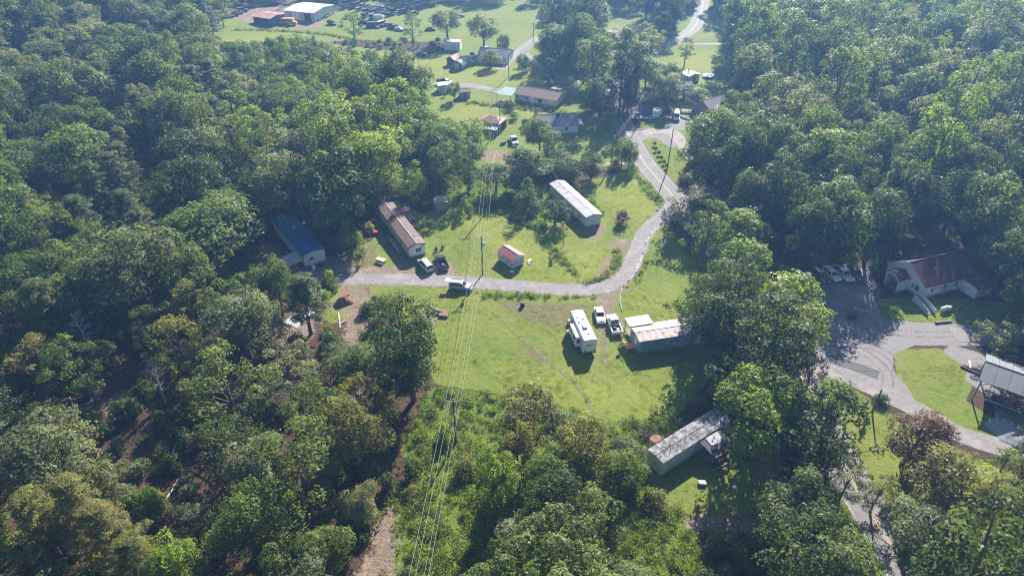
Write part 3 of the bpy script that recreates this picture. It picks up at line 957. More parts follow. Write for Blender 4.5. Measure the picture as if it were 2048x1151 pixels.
# pole barn on the right
A = P(1961, 760, 4.4)
ang = R(-37)
ux, uy = Vector((math.cos(ang), math.sin(ang), 0)), Vector((-math.sin(ang), math.cos(ang), 0))
PBL, PBW = 13.0, 7.6
cc = Vector((A.x, A.y, 0)) + ux * (PBL / 2 + 0.2) + uy * (PBW / 2 + 0.2)
PB = thing('pole_barn', 'open pole barn with grey ribbed metal roof at the gravel yard', 'barn', (cc.x, cc.y, G(cc.x, cc.y)), ang)
ez, rz_ = 4.4, 5.6
for sgn in (1, -1):
    for k in range(14):
        x0 = -PBL / 2 - 0.4 + k * (PBL + 0.8) / 14
        x1 = x0 + (PBL + 0.8) / 14 - 0.03
        poly = [(x0, sgn * 0.01, rz_), (x1, sgn * 0.01, rz_), (x1, sgn * (PBW / 2 + 0.3), ez), (x0, sgn * (PBW / 2 + 0.3), ez)]
        MB().prism(poly, (0, 0, 0.05)).build('roof_panel', R_METAL, PB)
MB().tube([(-PBL / 2 - 0.4, 0, rz_ + 0.06), (PBL / 2 + 0.4, 0, rz_ + 0.06)], 0.09, 6).build('ridge_cap', R_METAL, PB)
for x in (-PBL / 2, -PBL / 6, PBL / 6, PBL / 2):
    for y in (-PBW / 2, PBW / 2):
        MB().box((x, y, ez / 2 - 0.3), (0.2, 0.2, ez + 0.6)).build('post', WOOD, PB)
for x in (-PBL / 2, -PBL / 6, PBL / 6, PBL / 2):
    mb = MB()
    mb.beam((x + 0.12, -PBW / 2, ez - 0.15), (x + 0.12, PBW / 2, ez - 0.15), 0.06, 0.2)
    mb.beam((x + 0.12, -PBW / 2, ez - 0.1), (x + 0.12, 0, rz_ - 0.15), 0.05, 0.16)
    mb.beam((x + 0.12, PBW / 2, ez - 0.1), (x + 0.12, 0, rz_ - 0.15), 0.05, 0.16)
    mb.build('truss', WOOD, PB)
for y in (-PBW / 2, PBW / 2):
    MB().beam((-PBL / 2, y, ez - 0.05), (PBL / 2, y, ez - 0.05), 0.06, 0.22).build('eave_beam', WOOD, PB)
mb = MB()
mb.beam((-PBL / 2, -PBW / 2 + 0.1, 3.2), (-PBL / 2 + 1.2, -PBW / 2 + 0.1, ez - 0.1), 0.09)
mb.build('brace', WOOD, PB)

# ------------------------------------------------------------------ far buildings
fr = Frame((1029,187), (1112,201), (1130,187), 2.6, None, 8.0)
HB = gable('house', 'long low white house with brown gable roof in the middle field', 'house', fr, 2.6, 4.0, SID_CREAM, R_TAN, 0.45, 0,
      [('A', -fr.L / 2 + 1.2, 1.6, 0.9, 1.1), ('A', -fr.L / 2 + 4.6, 1.7, 1.2, 0.9), ('A', 1.8, 1.5, 1.6, 1.4), ('E', -1.5, 1.6, 0.9, 1.2), ('E', 1.5, 1.6, 0.9, 1.2)],
      [('A', -0.9, 1.0, 2.0, WHITE, 0.4)], BRICK, SID_CREAM, fascia=WHITE)
sA = fr.side
for k in range(3):
    MB().box((-0.9, sA * (fr.W / 2 + 0.5 + k * 0.3), 0.42 - k * 0.14), (1.6, 0.3, 0.14)).build('step', GREYWOOD, HB)
MB().box((fr.L / 2 - 3.2, sA * (fr.W / 2 + 0.4), 0.5), (1.2, 0.7, 0.9)).build('air_unit', STEEL, HB)
wing = MB()
MB().prism([(2.0, -sA * 3.9, 3.2), (6.0, -sA * 3.9, 3.2), (6.0, -sA * 9, 2.5), (2.0, -sA * 9, 2.5)], (0, 0, 0.1)).build('back_roof', R_TAN, HB)
MB().box((4, -sA * 6.4, 1.2), (3.6, 4.4, 2.4)).build('back_wall', SID_CREAM, HB)
cp = thing('carport', 'green roofed open carport at the end of the low white house', 'carport', P(1016, 200), fr.ang)
MB().prism([(-2.8, -3.2, 2.7), (2.6, -3.2, 2.7), (2.6, 3.4, 3.1), (-2.8, 3.4, 3.1)], (0, 0, 0.08)).build('roof', R_TEAL, cp)
for x in (-2.6, 2.4):
    for y in (-3.0, 3.2):
        MB().box((x, y, 1.3), (0.14, 0.14, 2.9)).build('post', WOOD, cp)
# white cottage
fr = Frame((1068,252), (1154,250), (1140,226), 3.0, 12.2, 8.0)
fr.ang += R(6)
HW = gable('house', 'white cottage with grey shingle roof and dark chimney behind the roadside lawn', 'house', fr, 3.0, 5.0, SID_W, R_GREY, 0.4, 0,
      [('A', 2.6, 1.9, 0.9, 1.2), ('A', -2.0, 1.9, 0.9, 1.2), ('E', -2, 1.8, 0.9, 1.2)], [('E', 1.6, 0.95, 2.0, WHITE, 0.5)], M('pale_block', (0.42, 0.48, 0.52), 0.8), SID_W, fascia=R_TEAL)
MB().box((0.5, fr.side * 1.0, 4.9), (0.8, 0.8, 1.6)).build('chimney', M('chimney_dark', (0.07, 0.05, 0.06), 0.9), HW)
MB().prism([(fr.L / 2 + 0.06, -fr.side * 2.5, 2.75), (fr.L / 2 + 0.06, fr.side * 2.5, 2.75), (fr.L / 2 + 2.2, fr.side * 2.5, 2.3), (fr.L / 2 + 2.2, -fr.side * 2.5, 2.3)], (0, 0, 0.07)).build('porch_roof', R_SILVER, HW)
for y in (-2.3, 2.3):
    MB().box((fr.L / 2 + 2.1, y, 1.1), (0.12, 0.12, 2.4)).build('porch_post', WHITE, HW)
# red roof open shed
p = P(985, 258)
rs = thing('open_shed', 'open shed with faded red hip roof and pale lean-to beside the power line', 'shed', p, R(-24))
top = [(-1.2, 0.3, 4.1), (1.4, 0.3, 4.1)]
c4 = [(-3.6, -2.6, 2.9), (3.6, -2.6, 2.9), (3.6, 3.2, 2.9), (-3.6, 3.2, 2.9)]
MB().prism([c4[0], c4[1], top[1], top[0]], (0, 0, 0.07)).build('roof_slope', R_REDTIN, rs)
MB().prism([c4[1], c4[2], top[1]], (0, 0, 0.07)).build('roof_slope', R_REDTIN, rs)
MB().prism([c4[2], c4[3], top[0], top[1]], (0, 0, 0.07)).build('roof_slope', R_REDTIN, rs)
MB().prism([c4[3], c4[0], top[0]], (0, 0, 0.07)).build('roof_slope', R_REDTIN, rs)
for x in (-3.3, 0, 3.3):
    for y in (-2.4, 3.0):
        MB().box((x, y, 1.4), (0.15, 0.15, 3.0)).build('post', WOOD, rs)
MB().box((0, 2.9, 1.4), (6.4, 0.1, 2.8)).build('back_wall', GREYWOOD, rs)
MB().prism([(-0.6, -5.0, 1.9), (3.6, -5.0, 1.9), (3.6, -2.75, 2.5), (-0.6, -2.75, 2.5)], (0, 0, 0.06)).build('lean_to_roof', R_SILVER, rs)
for x in (-0.5, 3.5):
    MB().box((x, -4.9, 0.9), (0.12, 0.12, 2.0)).build('post', WOOD, rs)

def simple_house(name, label, cat, px, py, L, W, ang, eave, ridge, wall, roof, wins=(), doors=(), over=0.35, fascia=None, group=None, panels=0):
    p = P(px, py)
    f = Frame.__new__(Frame)
    f.ang, f.side, f.L, f.W, f.c = R(ang), -1, L, W, p
    return gable(name, label, cat, f, eave, ridge, wall, roof, over, panels, wins, doors, None, None, fascia=fascia, group=group, base=-0.4)

simple_house('house', 'grey roofed house half hidden behind a round tree far up the field', 'house', 992, 121, 12, 8, -14, 2.7, 4.6, SID_W, R_GREY, [('A', 2, 1.6, 1.0, 1.1), ('A', 4.5, 1.6, 1.0, 1.1), ('E', 0, 1.6, 1.0, 1.1)], [('A', 0, 1.0, 2.0, WHITE, 0.1)])
simple_house('white_shed', 'tall plain white metal shed standing before the far trees', 'shed', 906, 98, 6.6, 4.0, -6, 3.4, 3.9, WHITE, R_SILVER, (), [('A', 0.5, 2.4, 2.4, M('pale_door', (0.6, 0.6, 0.6), 0.6), 0.0)])
# quonset hut
p = P(925, 133)
qa = R(62)
qh = thing('quonset_hut', 'grey arched metal quonset hut in the far yellow-green field', 'hut', p, qa)
K = 14
for i in range(8):
    x0, x1 = -4 + i * 1.0, -4 + i * 1.0 + 0.97
    out = [[(x, 2.7 * math.cos(math.pi * k / K), 3.1 * math.sin(math.pi * k / K)) for k in range(K + 1)] for x in (x0, x1)]
    inn = [[(x, 2.62 * math.cos(math.pi * k / K), 3.02 * math.sin(math.pi * k / K)) for k in range(K, -1, -1)] for x in (x0, x1)]
    MB().loft([out[0] + inn[0], out[1] + inn[1]]).build('arch_panel', R_METAL, qh)
for x in (-3.95, 3.9):
    MB().prism([(x, 2.6 * math.cos(math.pi * k / K), 3.0 * math.sin(math.pi * k / K)) for k in range(K + 1)], (0.06, 0, 0)).build('end_wall', R_METAL, qh)
MB().box((-4.0, 0, 1.1), (0.06, 2.0, 2.2)).build('door', SID_OLD, qh)
simple_house('small_barn', 'little red-brown barn leaning beside the quonset hut', 'barn', 908, 127, 4.6, 3.4, 60, 2.2, 3.3, M('dark_red_boards', (0.16, 0.07, 0.06), 0.8), R_REDTIN, (), [('E', 0, 1.2, 1.9, BLACK, 0.0)])
simple_house('storage_shed', 'pale grey storage shed with flat faded roof at the hedge end', 'shed', 889, 181, 4.6, 3.0, 20, 2.5, 2.8, SID_OLD, R_SILVER, [('E', 0, 1.5, 0.6, 0.6)], [('A', 0, 1.0, 1.9, WHITE, 0.0)])
simple_house('storage_shed', 'small grey-blue shed with brown roof beside the field tree', 'shed', 929, 194, 3.4, 3.0, 15, 2.3, 2.8, M('grey_blue_boards', (0.30, 0.36, 0.38), 0.8), R_TAN, [('E', 0, 1.4, 0.5, 0.5)], [('A', 0, 1.0, 1.9, WOOD, 0.0)])
simple_house('house', 'grey roofed house with timber deck at the wood edge right of the road', 'house', 1422, 226, 9.5, 8.0, 35, 2.6, 5.0, M('brown_siding', (0.2, 0.17, 0.15), 0.8), R_GREY, [('A', 1.5, 1.6, 1.0, 1.1), ('W', 0, 1.6, 1.0, 1.1), ('W', -2.2, 1.6, 0.9, 1.1)], [('A', -1.5, 1.0, 2.0, WHITE, 0.1)])
dk = thing('deck', 'weathered timber deck with railings reaching out from the grey roofed house', 'deck', P(1386, 226), R(-10))
for k in range(10):
    MB().box((-3.6 + k * 0.75, 0, 0.75), (0.72, 2.2, 0.06)).build('deck_board', WOOD, dk)
for x in (-3.8, -1.3, 1.2, 3.6):
    for y in (-1.05, 1.05):
        MB().box((x, y, 0.8), (0.1, 0.1, 1.9)).build('post', WOOD, dk)
for y in (-1.05, 1.05):
    MB().box((-0.1, y * 1.07, 1.6), (7.6, 0.06, 0.1)).build('rail', WOOD, dk)
simple_house('small_building', 'little pale roofed outbuilding beside a hedge in the far right yard', 'shed', 1379, 161, 4.2, 5.0, -60, 2.5, 3.1, SID_OLD, R_SILVER, [('A', 0, 1.5, 0.7, 0.7)], [('E', 0, 1.0, 1.9, WOOD, 0.0)])
fr = Frame((567,18), (627,28), (654,10), 3.8)
B1 = gable('metal_barn', 'wide barn with patched white metal roof in the scrapyard', 'barn', fr, 3.8, 4.6, SID_OLD, M('white_metal_sheet', (0.52, 0.52, 0.51), 0.5, 0.1, 0.3, 0, 0.1, (0.36, 0.28, 0.24), 0.4, 0.15), 0.4, 5,
      [('A', -5, 2.2, 1.2, 1.0)], [('A', -2.0, 3.0, 3.0, WHITE, 0.0), ('A', 4.5, 3.4, 3.2, BLACK, 0.0)])
fr = Frame((505,30), (540,39), (566,30), 3.2)
B2 = gable('rusty_barn', 'low barn with rusty red tin roof beside the yellow bus', 'barn', fr, 3.2, 3.9, M('dark_boards', (0.12, 0.11, 0.11), 0.85), R_REDTIN, 0.4, 6, [('A', 1, 1.5, 1.0, 0.8)], [('A', -3.0, 2.6, 2.5, BLACK, 0.0)])
simple_house('field_shed', 'dark roofed shed tucked behind trees at the far field edge', 'shed', 478, 104, 6.0, 5.0, -25, 2.4, 3.4, M('dark_boards2', (0.10, 0.09, 0.10), 0.85), M('plum_roof', (0.10, 0.07, 0.09), 0.8), (), [('A', 0, 1.6, 1.9, BLACK, 0.0)])

# ------------------------------------------------------------------ vehicles
def wheel(parent, x, y, r=0.34, w_=0.24):
    s = 1 if y > 0 else -1
    o = MB().tube([(x, y - s * w_, r), (x, y - s * 0.02, r), (x, y, r)], [r, r, r * 0.9], 14).build('wheel', TYRE, parent)
    MB().tube([(x, y - s * 0.05, r), (x, y + s * 0.012, r)], [r * 0.6, r * 0.55], 10).build('rim', STEEL, o)

def ringx(x, zb, zt, hw):
    return [(x, -hw * 0.9, zb), (x, -hw, zb + 0.16), (x, -hw, zt - 0.13), (x, -hw * 0.91, zt), (x, 0, zt + 0.025), (x, hw * 0.91, zt), (x, hw, zt - 0.13), (x, hw, zb + 0.16), (x, hw * 0.9, zb)]

def quad_pane(q, u0, u1, v0, v1, off):
    a, b, c, d = [Vector(p) for p in q]     # a-b bottom, d-c top
    n = (b - a).cross(d - a).normalized()
    def at(u, v):
        return (a + (b - a) * u) * (1 - v) + (d + (c - d) * u) * v + n * off
    return [at(u0, v0), at(u1, v0), at(u1, v1), at(u0, v1)]

STY = {
    'sedan':   dict(L=4.75, W=1.82, zb=0.22, st=[(-1, 0.60, 0.86), (-0.93, 0.92, 0.95), (-0.55, 0.97, 1), (0.40, 0.94, 1), (0.86, 0.80, 0.96), (1, 0.55, 0.84)], cab=(-0.66, -0.36, 0.10, 0.44), roof=1.44, belt=0.92),
    'suv':     dict(L=4.75, W=1.88, zb=0.28, st=[(-1, 0.75, 0.90), (-0.96, 1.02, 0.97), (0.35, 1.04, 1), (0.84, 0.98, 0.97), (1, 0.68, 0.88)], cab=(-0.98, -0.90, 0.14, 0.42), roof=1.78, belt=1.02),
    'minivan': dict(L=5.05, W=1.96, zb=0.24, st=[(-1, 0.75, 0.92), (-0.97, 0.98, 0.98), (0.5, 0.98, 1), (0.84, 0.84, 0.95), (1, 0.60, 0.85)], cab=(-0.985, -0.92, 0.28, 0.66), roof=1.74, belt=0.96),
    'van':     dict(L=5.6, W=2.05, zb=0.30, st=[(-1, 0.9, 0.94), (-0.98, 1.15, 0.98), (0.6, 1.15, 1), (0.90, 1.05, 0.95), (1, 0.8, 0.88)], cab=(-0.99, -0.97, 0.45, 0.72), roof=2.15, belt=1.13),
    'pickup':  dict(L=5.6, W=1.98, zb=0.36, st=[(-0.18, 1.05, 1), (0.42, 1.07, 1), (0.88, 1.0, 0.97), (1, 0.72, 0.9)], cab=(-0.16, -0.10, 0.24, 0.44), roof=1.86, belt=1.05),
    'crew':    dict(L=5.8, W=2.0, zb=0.38, st=[(-0.30, 1.08, 1), (0.42, 1.10, 1), (0.88, 1.04, 0.97), (1, 0.75, 0.9)], cab=(-0.28, -0.22, 0.26, 0.46), roof=1.92, belt=1.08),
}

def vehicle(name, label, cat, rear, front, style, col, up=0.7, group=None, hatch=False, cap=None, z_off=0.0):
    a, b = P(*rear, up), P(*front, up)
    ang = math.atan2(b.y - a.y, b.x - a.x)
    c = (a + b) / 2
    root = thing(name, label, cat, (c.x, c.y, G(c.x, c.y) + 0.03 + z_off), ang, group)
    D = STY[style]
    hl, hw = D['L'] / 2, D['W'] / 2
    body = MB().loft([ringx(x * hl, D['zb'] + (0.12 if abs(x) == 1 else 0), zt, hw * k) for x, zt, k in D['st']]).build('body', PAINT, root)
    body.color = (*col, 1)
    x0, x1, x2, x3 = [q * hl for q in D['cab']]
    zb, zr = D['belt'] - 0.03, D['roof']
    w0, w1 = hw * 0.90, hw * 0.74
    bot = [(x0, -w0, zb), (x3, -w0, zb), (x3, w0, zb), (x0, w0, zb)]
    top = [(x1, -w1, zr), (x2, -w1, zr), (x2, w1, zr), (x1, w1, zr)]
    mb = MB()
    mid = [((x1 + x2) / 2 + (p[0] - (x1 + x2) / 2) * 0.9, p[1] * 0.9, zr + 0.05) for p in top]
    mb.loft([bot, top, mid])
    cabin = mb.build('cabin', PAINT, root)
    cabin.color = (*col, 1)
    faces = {'F': (bot[1], bot[2], top[2], top[1]), 'R': (bot[3], bot[0], top[0], top[3]), 'S': (bot[0], bot[1], top[1], top[0]), 'P': (bot[2], bot[3], top[3], top[2])}
    for key, nm in (('F', 'windscreen'), ('R', 'rear_window')):
        q = quad_pane(faces[key], 0.07, 0.93, 0.12, 0.9, 0.012)
        MB().prism(q, (0, 0, 0.01)).build(nm, GLASS, root)
    splits = ((0.08, 0.5), (0.54, 0.9)) if style in ('pickup',) else ((0.07, 0.36), (0.40, 0.66), (0.70, 0.93)) if style in ('minivan', 'suv', 'van') else ((0.10, 0.48), (0.52, 0.90))
    for key in ('S', 'P'):
        for u0, u1 in splits:
            q = quad_pane(faces[key], u0, u1, 0.15, 0.86, 0.012)
            MB().prism(q, (0, 0.006 if key == 'P' else -0.006, 0)).build('side_window', GLASS, root)
    for x in (hl * 0.62, -hl * 0.60):
        for y in (hw + 0.01, -hw - 0.01):
            wheel(root, x, y, 0.34 if style in ('sedan', 'minivan') else 0.39)
    for y in (-0.68, 0.68):
        MB().box((hl * 0.955, y * hw, 0.66 if style == 'sedan' else 0.8), (0.14, 0.34, 0.16)).build('headlight', LAMP, root)
        MB().box((-hl * 0.985, y * hw * 1.15, 0.76 if style == 'sedan' else 0.92), (0.12, 0.2, 0.26)).build('taillight', REDLAMP, root)
        MB().box((x3 - 0.35, (1 if y > 0 else -1) * (hw + 0.08), D['belt'] + 0.06), (0.14, 0.2, 0.14)).build('wing_mirror', BLACK, root)
    MB().box((hl * 1.0, 0, 0.45), (0.12, D['W'] * 0.86, 0.2)).build('bumper', BLACK if style != 'sedan' else WHITE, root)
    if style in ('pickup', 'crew'):
        xb = D['st'][0][0] * hl
        zt = 1.02
        MB().box(((xb - hl) / 2, 0, 0.62), (hl + xb, D['W'] * 0.92, 0.1)).build('bed_floor', BLACK, root)
        for s_ in (1, -1):
            o = MB().box(((xb - hl) / 2 - 0.005, s_ * hw * 0.95, 0.72), (hl + xb - 0.01, hw * 0.1, 0.68)).build('bed_side', PAINT, root)
            o.color = (*col, 1)
        o = MB().box((-hl + 0.04, 0, 0.74), (0.09, D['W'] * 0.84, 0.64)).build('tailgate', PAINT, root)
        o.color = (*col, 1)
        MB().box((-hl - 0.08, 0, 0.5), (0.14, D['W'] * 0.9, 0.18)).build('bumper', STEEL, root)
        if cap == 'cover':
            MB().box(((xb - hl) / 2, 0, 1.08), (hl + xb - 0.06, D['W'] * 0.9, 0.06)).build('bed_cover', BLACK, root)
    if style in ('suv', 'minivan'):
        for s_ in (1, -1):
            MB().tube([(x1 + 0.2, s_ * w1 * 0.85, zr + 0.09), (x2 - 0.3, s_ * w1 * 0.85, zr + 0.09)], 0.03, 5).build('roof_rail', BLACK, root)
    if hatch:
        o = MB().box((-hl - 0.35, 0, zr + 0.12), (1.1, hw * 1.5, 0.07)).build('raised_hatch', PAINT, root)
        o.color = (*col, 1)
    return root

WHT, SIL, BLK, DRK, GRY = (0.72, 0.72, 0.72), (0.38, 0.40, 0.42), (0.015, 0.015, 0.018), (0.03, 0.035, 0.045), (0.2, 0.2, 0.21)
TAN_, NAVY, MAR = (0.35, 0.3, 0.22), (0.03, 0.05, 0.12), (0.14, 0.03, 0.03)
vehicle('minivan', 'white minivan parked nose-in beside the brown-roofed mobile home', 'minivan', (862,541), (840,517), 'minivan', (0.62, 0.60, 0.55))
PK = vehicle('pickup_truck', 'black pickup with blue load in its bed beside the white minivan', 'pickup', (890,537), (876,509), 'pickup', BLK)
vehicle('parked_car', 'silver sport utility vehicle on the lane with its rear hatch raised', 'car', (900,570), (945,574), 'suv', SIL, hatch=True)
vehicle('parked_car', 'dark car in tree shade next to the blue-roofed mobile home', 'car', (668,490), (682,507), 'sedan', DRK)
vehicle('parked_car', 'white sedan facing the camera next to the travel trailer', 'car', (1196,615), (1203,643), 'sedan', (0.78, 0.78, 0.78))
WP_ = vehicle('pickup_truck', 'white pickup with loaded dark bed behind the white sedan', 'pickup', (1234,663), (1222,632), 'pickup', (0.75, 0.75, 0.75))
vehicle('parked_car', 'dark bronze estate car, leftmost of the four parked at the church', 'car', (1628,543), (1651,562), 'suv', (0.10, 0.085, 0.07), group='cars parked in a row by the church')
vehicle('parked_car', 'white four-wheel drive, second from left in the church car row', 'car', (1651,539), (1676,560), 'suv', (0.7, 0.71, 0.72), group='cars parked in a row by the church')
vehicle('pickup_truck', 'white crew-cab pickup, third from left in the church car row', 'pickup', (1673,536), (1698,558), 'crew', (0.7, 0.7, 0.71), group='cars parked in a row by the church')
vehicle('pickup_truck', 'black crew-cab pickup, rightmost of the church car row', 'pickup', (1695,535), (1720,557), 'crew', (0.06, 0.06, 0.07), group='cars parked in a row by the church', cap='cover')
vehicle('parked_car', 'dark car half hidden by trees at the church lot edge', 'car', (1560,556), (1592,566), 'sedan', BLK)
vehicle('pickup_truck', 'white pickup on the grass drive left of the white cottage', 'pickup', (1022,271), (1033,291), 'crew', (0.7, 0.7, 0.7))
vehicle('van', 'white van on the gravel yard right of the far road', 'van', (1352,225), (1353,241), 'van', (0.72, 0.72, 0.72))
for i, (px, c, q) in enumerate(((1276, SIL, 'silver'), (1289, NAVY, 'navy'), (1303, GRY, 'grey'))):
    vehicle('parked_car', f'{q} car under the pinkish trees by the far road', 'car', (px, 224), (px + 1, 238), 'sedan', c, group='cars under the pinkish trees')
vehicle('pickup_truck', 'white pickup parked beside the quonset hut', 'pickup', (948,104), (941,117), 'pickup', WHT)
vehicle('pickup_truck', 'white pickup in front of the far grey roofed house', 'pickup', (976,97), (966,103), 'crew', WHT)
vehicle('parked_car', 'white car in front of the storage shed by the hedge end', 'car', (886,161), (904,165), 'sedan', WHT)
vehicle('parked_car', 'dark car beside the storage shed at the hedge end', 'car', (878,165), (893,160), 'suv', DRK)
vehicle('parked_car', 'grey car standing on the grass left of the white shed', 'car', (832,107), (850,107), 'sedan', GRY)
vehicle('parked_car', 'dark car on the grass right of the yellow school bus', 'car', (654,44), (673,49), 'suv', (0.05, 0.06, 0.08))
# pale box trailer among the bushes
bt = thing('box_trailer', 'white box trailer among pinkish bushes by the far road', 'trailer', P(1311, 234), R(80))
MB().box((0, 0, 1.55), (3.6, 2.2, 2.1)).build('box', WHITE, bt)
for y in (-1.1, 1.1):
    wheel(bt, 0, y * 1.05, 0.36)
MB().beam((1.8, 0, 0.5), (3.0, 0, 0.45), 0.1).build('tow_bar', STEEL, bt)

# loads
def crate(px, py, L_, W_, H_, ang, mat, name, label, cat, up=0.0, group=None):
    p = P(px, py)
    t = thing(name, label, cat, (p.x, p.y, p.z + up), ang, group)
    MB().box((0, 0, H_ / 2), (L_, W_, H_ * 0.98)).build('body', mat, t)
    MB().box((0, 0, H_ + 0.02), (L_ * 1.04, W_ * 1.04, 0.05)).build('lid', mat, t)
    return t
def in_bed(veh, x, y, z, L_, W_, H_, mat, name, label, cat):
    q = veh.matrix_basis @ Vector((x, y, z))
    t = thing(name, label, cat, q, veh.rotation_euler.z + 0.3)
    MB().box((0, 0, H_ / 2), (L_, W_, H_)).build('body', mat, t)
    MB().box((0, 0, H_ + 0.02), (L_ * 0.9, W_ * 0.9, 0.06)).build('lid', mat, t)
in_bed(PK, -1.6, 0.1, 0.68, 0.9, 0.6, 0.3, M('dull_blue_tarp', (0.03, 0.10, 0.22), 0.7), 'tarp_bundle', 'folded blue tarpaulin in the black pickup bed', 'tarpaulin')
in_bed(WP_, -1.2, 0.3, 0.68, 0.8, 0.6, 0.4, GRY and M('navy_box', (0.05, 0.06, 0.12), 0.6), 'tool_box', 'dark tool box in the white pickup bed', 'box')
in_bed(WP_, -2.0, -0.25, 0.68, 0.6, 0.5, 0.3, M('pale_box', (0.5, 0.5, 0.52), 0.6), 'tool_box', 'pale box at the tailgate of the white pickup bed', 'box')

# person behind the open hatch
def person(px, py, ang, label, shirt, trousers):
    p = P(px, py)
    root = thing('person', label, 'person', (p.x, p.y, p.z + 0.03), ang)
    V = [(0, 0, 0.95), (0.02, 0, 1.2), (0, 0, 1.42), (0.02, 0, 1.53), (0.03, 0, 1.64), (0.03, 0, 1.74),
         (0, 0.1, 0.88), (0.03, 0.11, 0.48), (0, 0.12, 0.08), (0.12, 0.13, 0.03), (0, -0.1, 0.88), (0.0, -0.11, 0.48), (-0.04, -0.12, 0.08), (0.08, -0.13, 0.03),
         (0, 0.19, 1.40), (0.05, 0.25, 1.12), (0.25, 0.20, 1.0), (0.33, 0.18, 1.0), (0, -0.19, 1.40), (0.05, -0.25, 1.12), (0.25, -0.2, 1.0), (0.33, -0.18, 1.0)]
    Ed = [(0, 1), (1, 2), (2, 3), (3, 4), (4, 5), (0, 6), (6, 7), (7, 8), (8, 9), (0, 10), (10, 11), (11, 12), (12, 13), (2, 14), (14, 15), (15, 16), (16, 17), (2, 18), (18, 19), (19, 20), (20, 21)]
    Rd = [0.15, 0.15, 0.13, 0.06, 0.10, 0.085, 0.09, 0.065, 0.05, 0.045, 0.09, 0.065, 0.05, 0.045, 0.07, 0.05, 0.04, 0.04, 0.07, 0.05, 0.04, 0.04]
    me = bpy.data.meshes.new('body')
    me.from_pydata(V, Ed, [])
    o = link('body', me, root)
    md = o.modifiers.new('skin', 'SKIN')
    for i, sv in enumerate(me.skin_vertices[0].data):
        sv.radius = (Rd[i], Rd[i])
        sv.use_root = (i == 0)
    o.modifiers.new('sub', 'SUBSURF').levels = 1
    m, t, b = new_mat('clothes_' + label[:4])
    tc = N(t, 'ShaderNodeTexCoord').outputs['Object']
    sp = N(t, 'ShaderNodeSeparateXYZ')
    t.links.new(tc, sp.inputs[0])
    c = mixc(t, remap(t, sp.outputs[2], 0.93, 0.95), trousers, shirt)
    c = mixc(t, remap(t, sp.outputs[2], 1.46, 1.48), c, (0.42, 0.26, 0.19))
    t.links.new(c, b.inputs['Base Color'])
    me.materials.append(m)
    MB().lathe([(0.105, 1.66), (0.118, 1.72), (0.09, 1.80), (0.02, 1.835)], 10, (0.01, 0, 0)).build('hair', M('dark_hair', (0.03, 0.02, 0.015), 0.7), root)
person(899, 579, R(0), 'person in dark clothes standing at the raised hatch of the silver vehicle', (0.03, 0.035, 0.06), (0.02, 0.02, 0.03))

# travel trailer (fifth-wheel)
pa, pb_ = P(1153, 621, 3.4), P(1181, 680, 3.4)
ra = math.atan2(pb_.y - pa.y, pb_.x - pa.x)
rc = (pa + pb_) / 2
RVL = (pb_ - pa).length
RV = thing('travel_trailer', 'white travel trailer with slide-out and roof vents parked on the lawn', 'travel trailer', (rc.x, rc.y, G(rc.x, rc.y)), ra)
RVW = M('rv_shell', (0.74, 0.74, 0.74), 0.4, 0.05, 0.8, 0, 0, (0.62, 0.60, 0.56), 0.2)
hw = 1.22
def rsec(x, z0, z1):
    return [(x, -hw, z0), (x, -hw, z1 - 0.15), (x, -hw + 0.12, z1), (x, 0, z1 + 0.05), (x, hw - 0.12, z1), (x, hw, z1 - 0.15), (x, hw, z0)]
MB().loft([rsec(-RVL / 2, 1.5, 3.55), rsec(-RVL / 2 + 2.2, 1.5, 3.55), rsec(-RVL / 2 + 2.21, 0.55, 3.45), rsec(RVL / 2 - 0.12, 0.55, 3.40), rsec(RVL / 2, 0.75, 3.2)]).build('shell', RVW, RV)
so_ = MB().box((0.6, -hw - 0.42, 1.85), (4.0, 0.85, 2.2)).build('slide_out', RVW, RV)
for x in (-0.4, 1.4):
    f = MB().box((x, -hw - 0.86, 2.0), (1.0, 0.03, 0.7)).build('window', GLASS, RV)
window(RV, (Vector((2.62, -hw - 0.42, 0)), Vector((0, 1, 0)), Vector((1, 0, 0))), 0, 2.0, 0.5, 0.7, BLACK)
window(RV, (Vector((RVL / 2 + 0.01, 0, 0)), Vector((0, 1, 0)), Vector((1, 0, 0))), -0.1, 2.3, 1.3, 0.6, WHITE, M('tinted_pane', (0.25, 0.27, 0.3), 0.2))
window(RV, (Vector((0, -hw, 0)), Vector((1, 0, 0)), Vector((0, -1, 0))), -2.6, 2.4, 0.9, 0.6, BLACK)
window(RV, (Vector((0, hw, 0)), Vector((1, 0, 0)), Vector((0, 1, 0))), -1.5, 2.2, 1.0, 0.6, BLACK)
for x, y, a_ in ((-3.4, 0.1, 0.4), (-1.7, 0.5, 0.4), (2.6, 0.2, 0.35), (-0.9, -0.5, 0.3)):
    MB().box((x, y, 3.56), (a_, a_, 0.16)).build('roof_vent', M('vent_grey', (0.30, 0.30, 0.31), 0.5), RV)
MB().box((0.7, 0.1, 3.64), (1.0, 0.75, 0.3)).build('air_conditioner', M('ac_grey', (0.42, 0.43, 0.45), 0.5), RV)
for x in (0.9, 1.85):
    for y in (hw, -hw):
        wheel(RV, x, y, 0.38)
MB().box((RVL / 2 + 0.08, 0, 0.62), (0.12, 2.3, 0.2)).build('bumper', BLACK, RV)
for y in (-0.95, 0.95):
    MB().box((RVL / 2 + 0.03, y, 1.1), (0.06, 0.2, 0.3)).build('taillight', REDLAMP, RV)
    MB().box((-RVL / 2 + 0.9, y, 0.75), (0.12, 0.12, 1.55)).build('landing_leg', STEEL, RV)
MB().tube([(-1.0, hw + 0.08, 3.2), (2.6, hw + 0.08, 3.2)], 0.08, 8).build('awning_roll', GREYWOOD, RV)
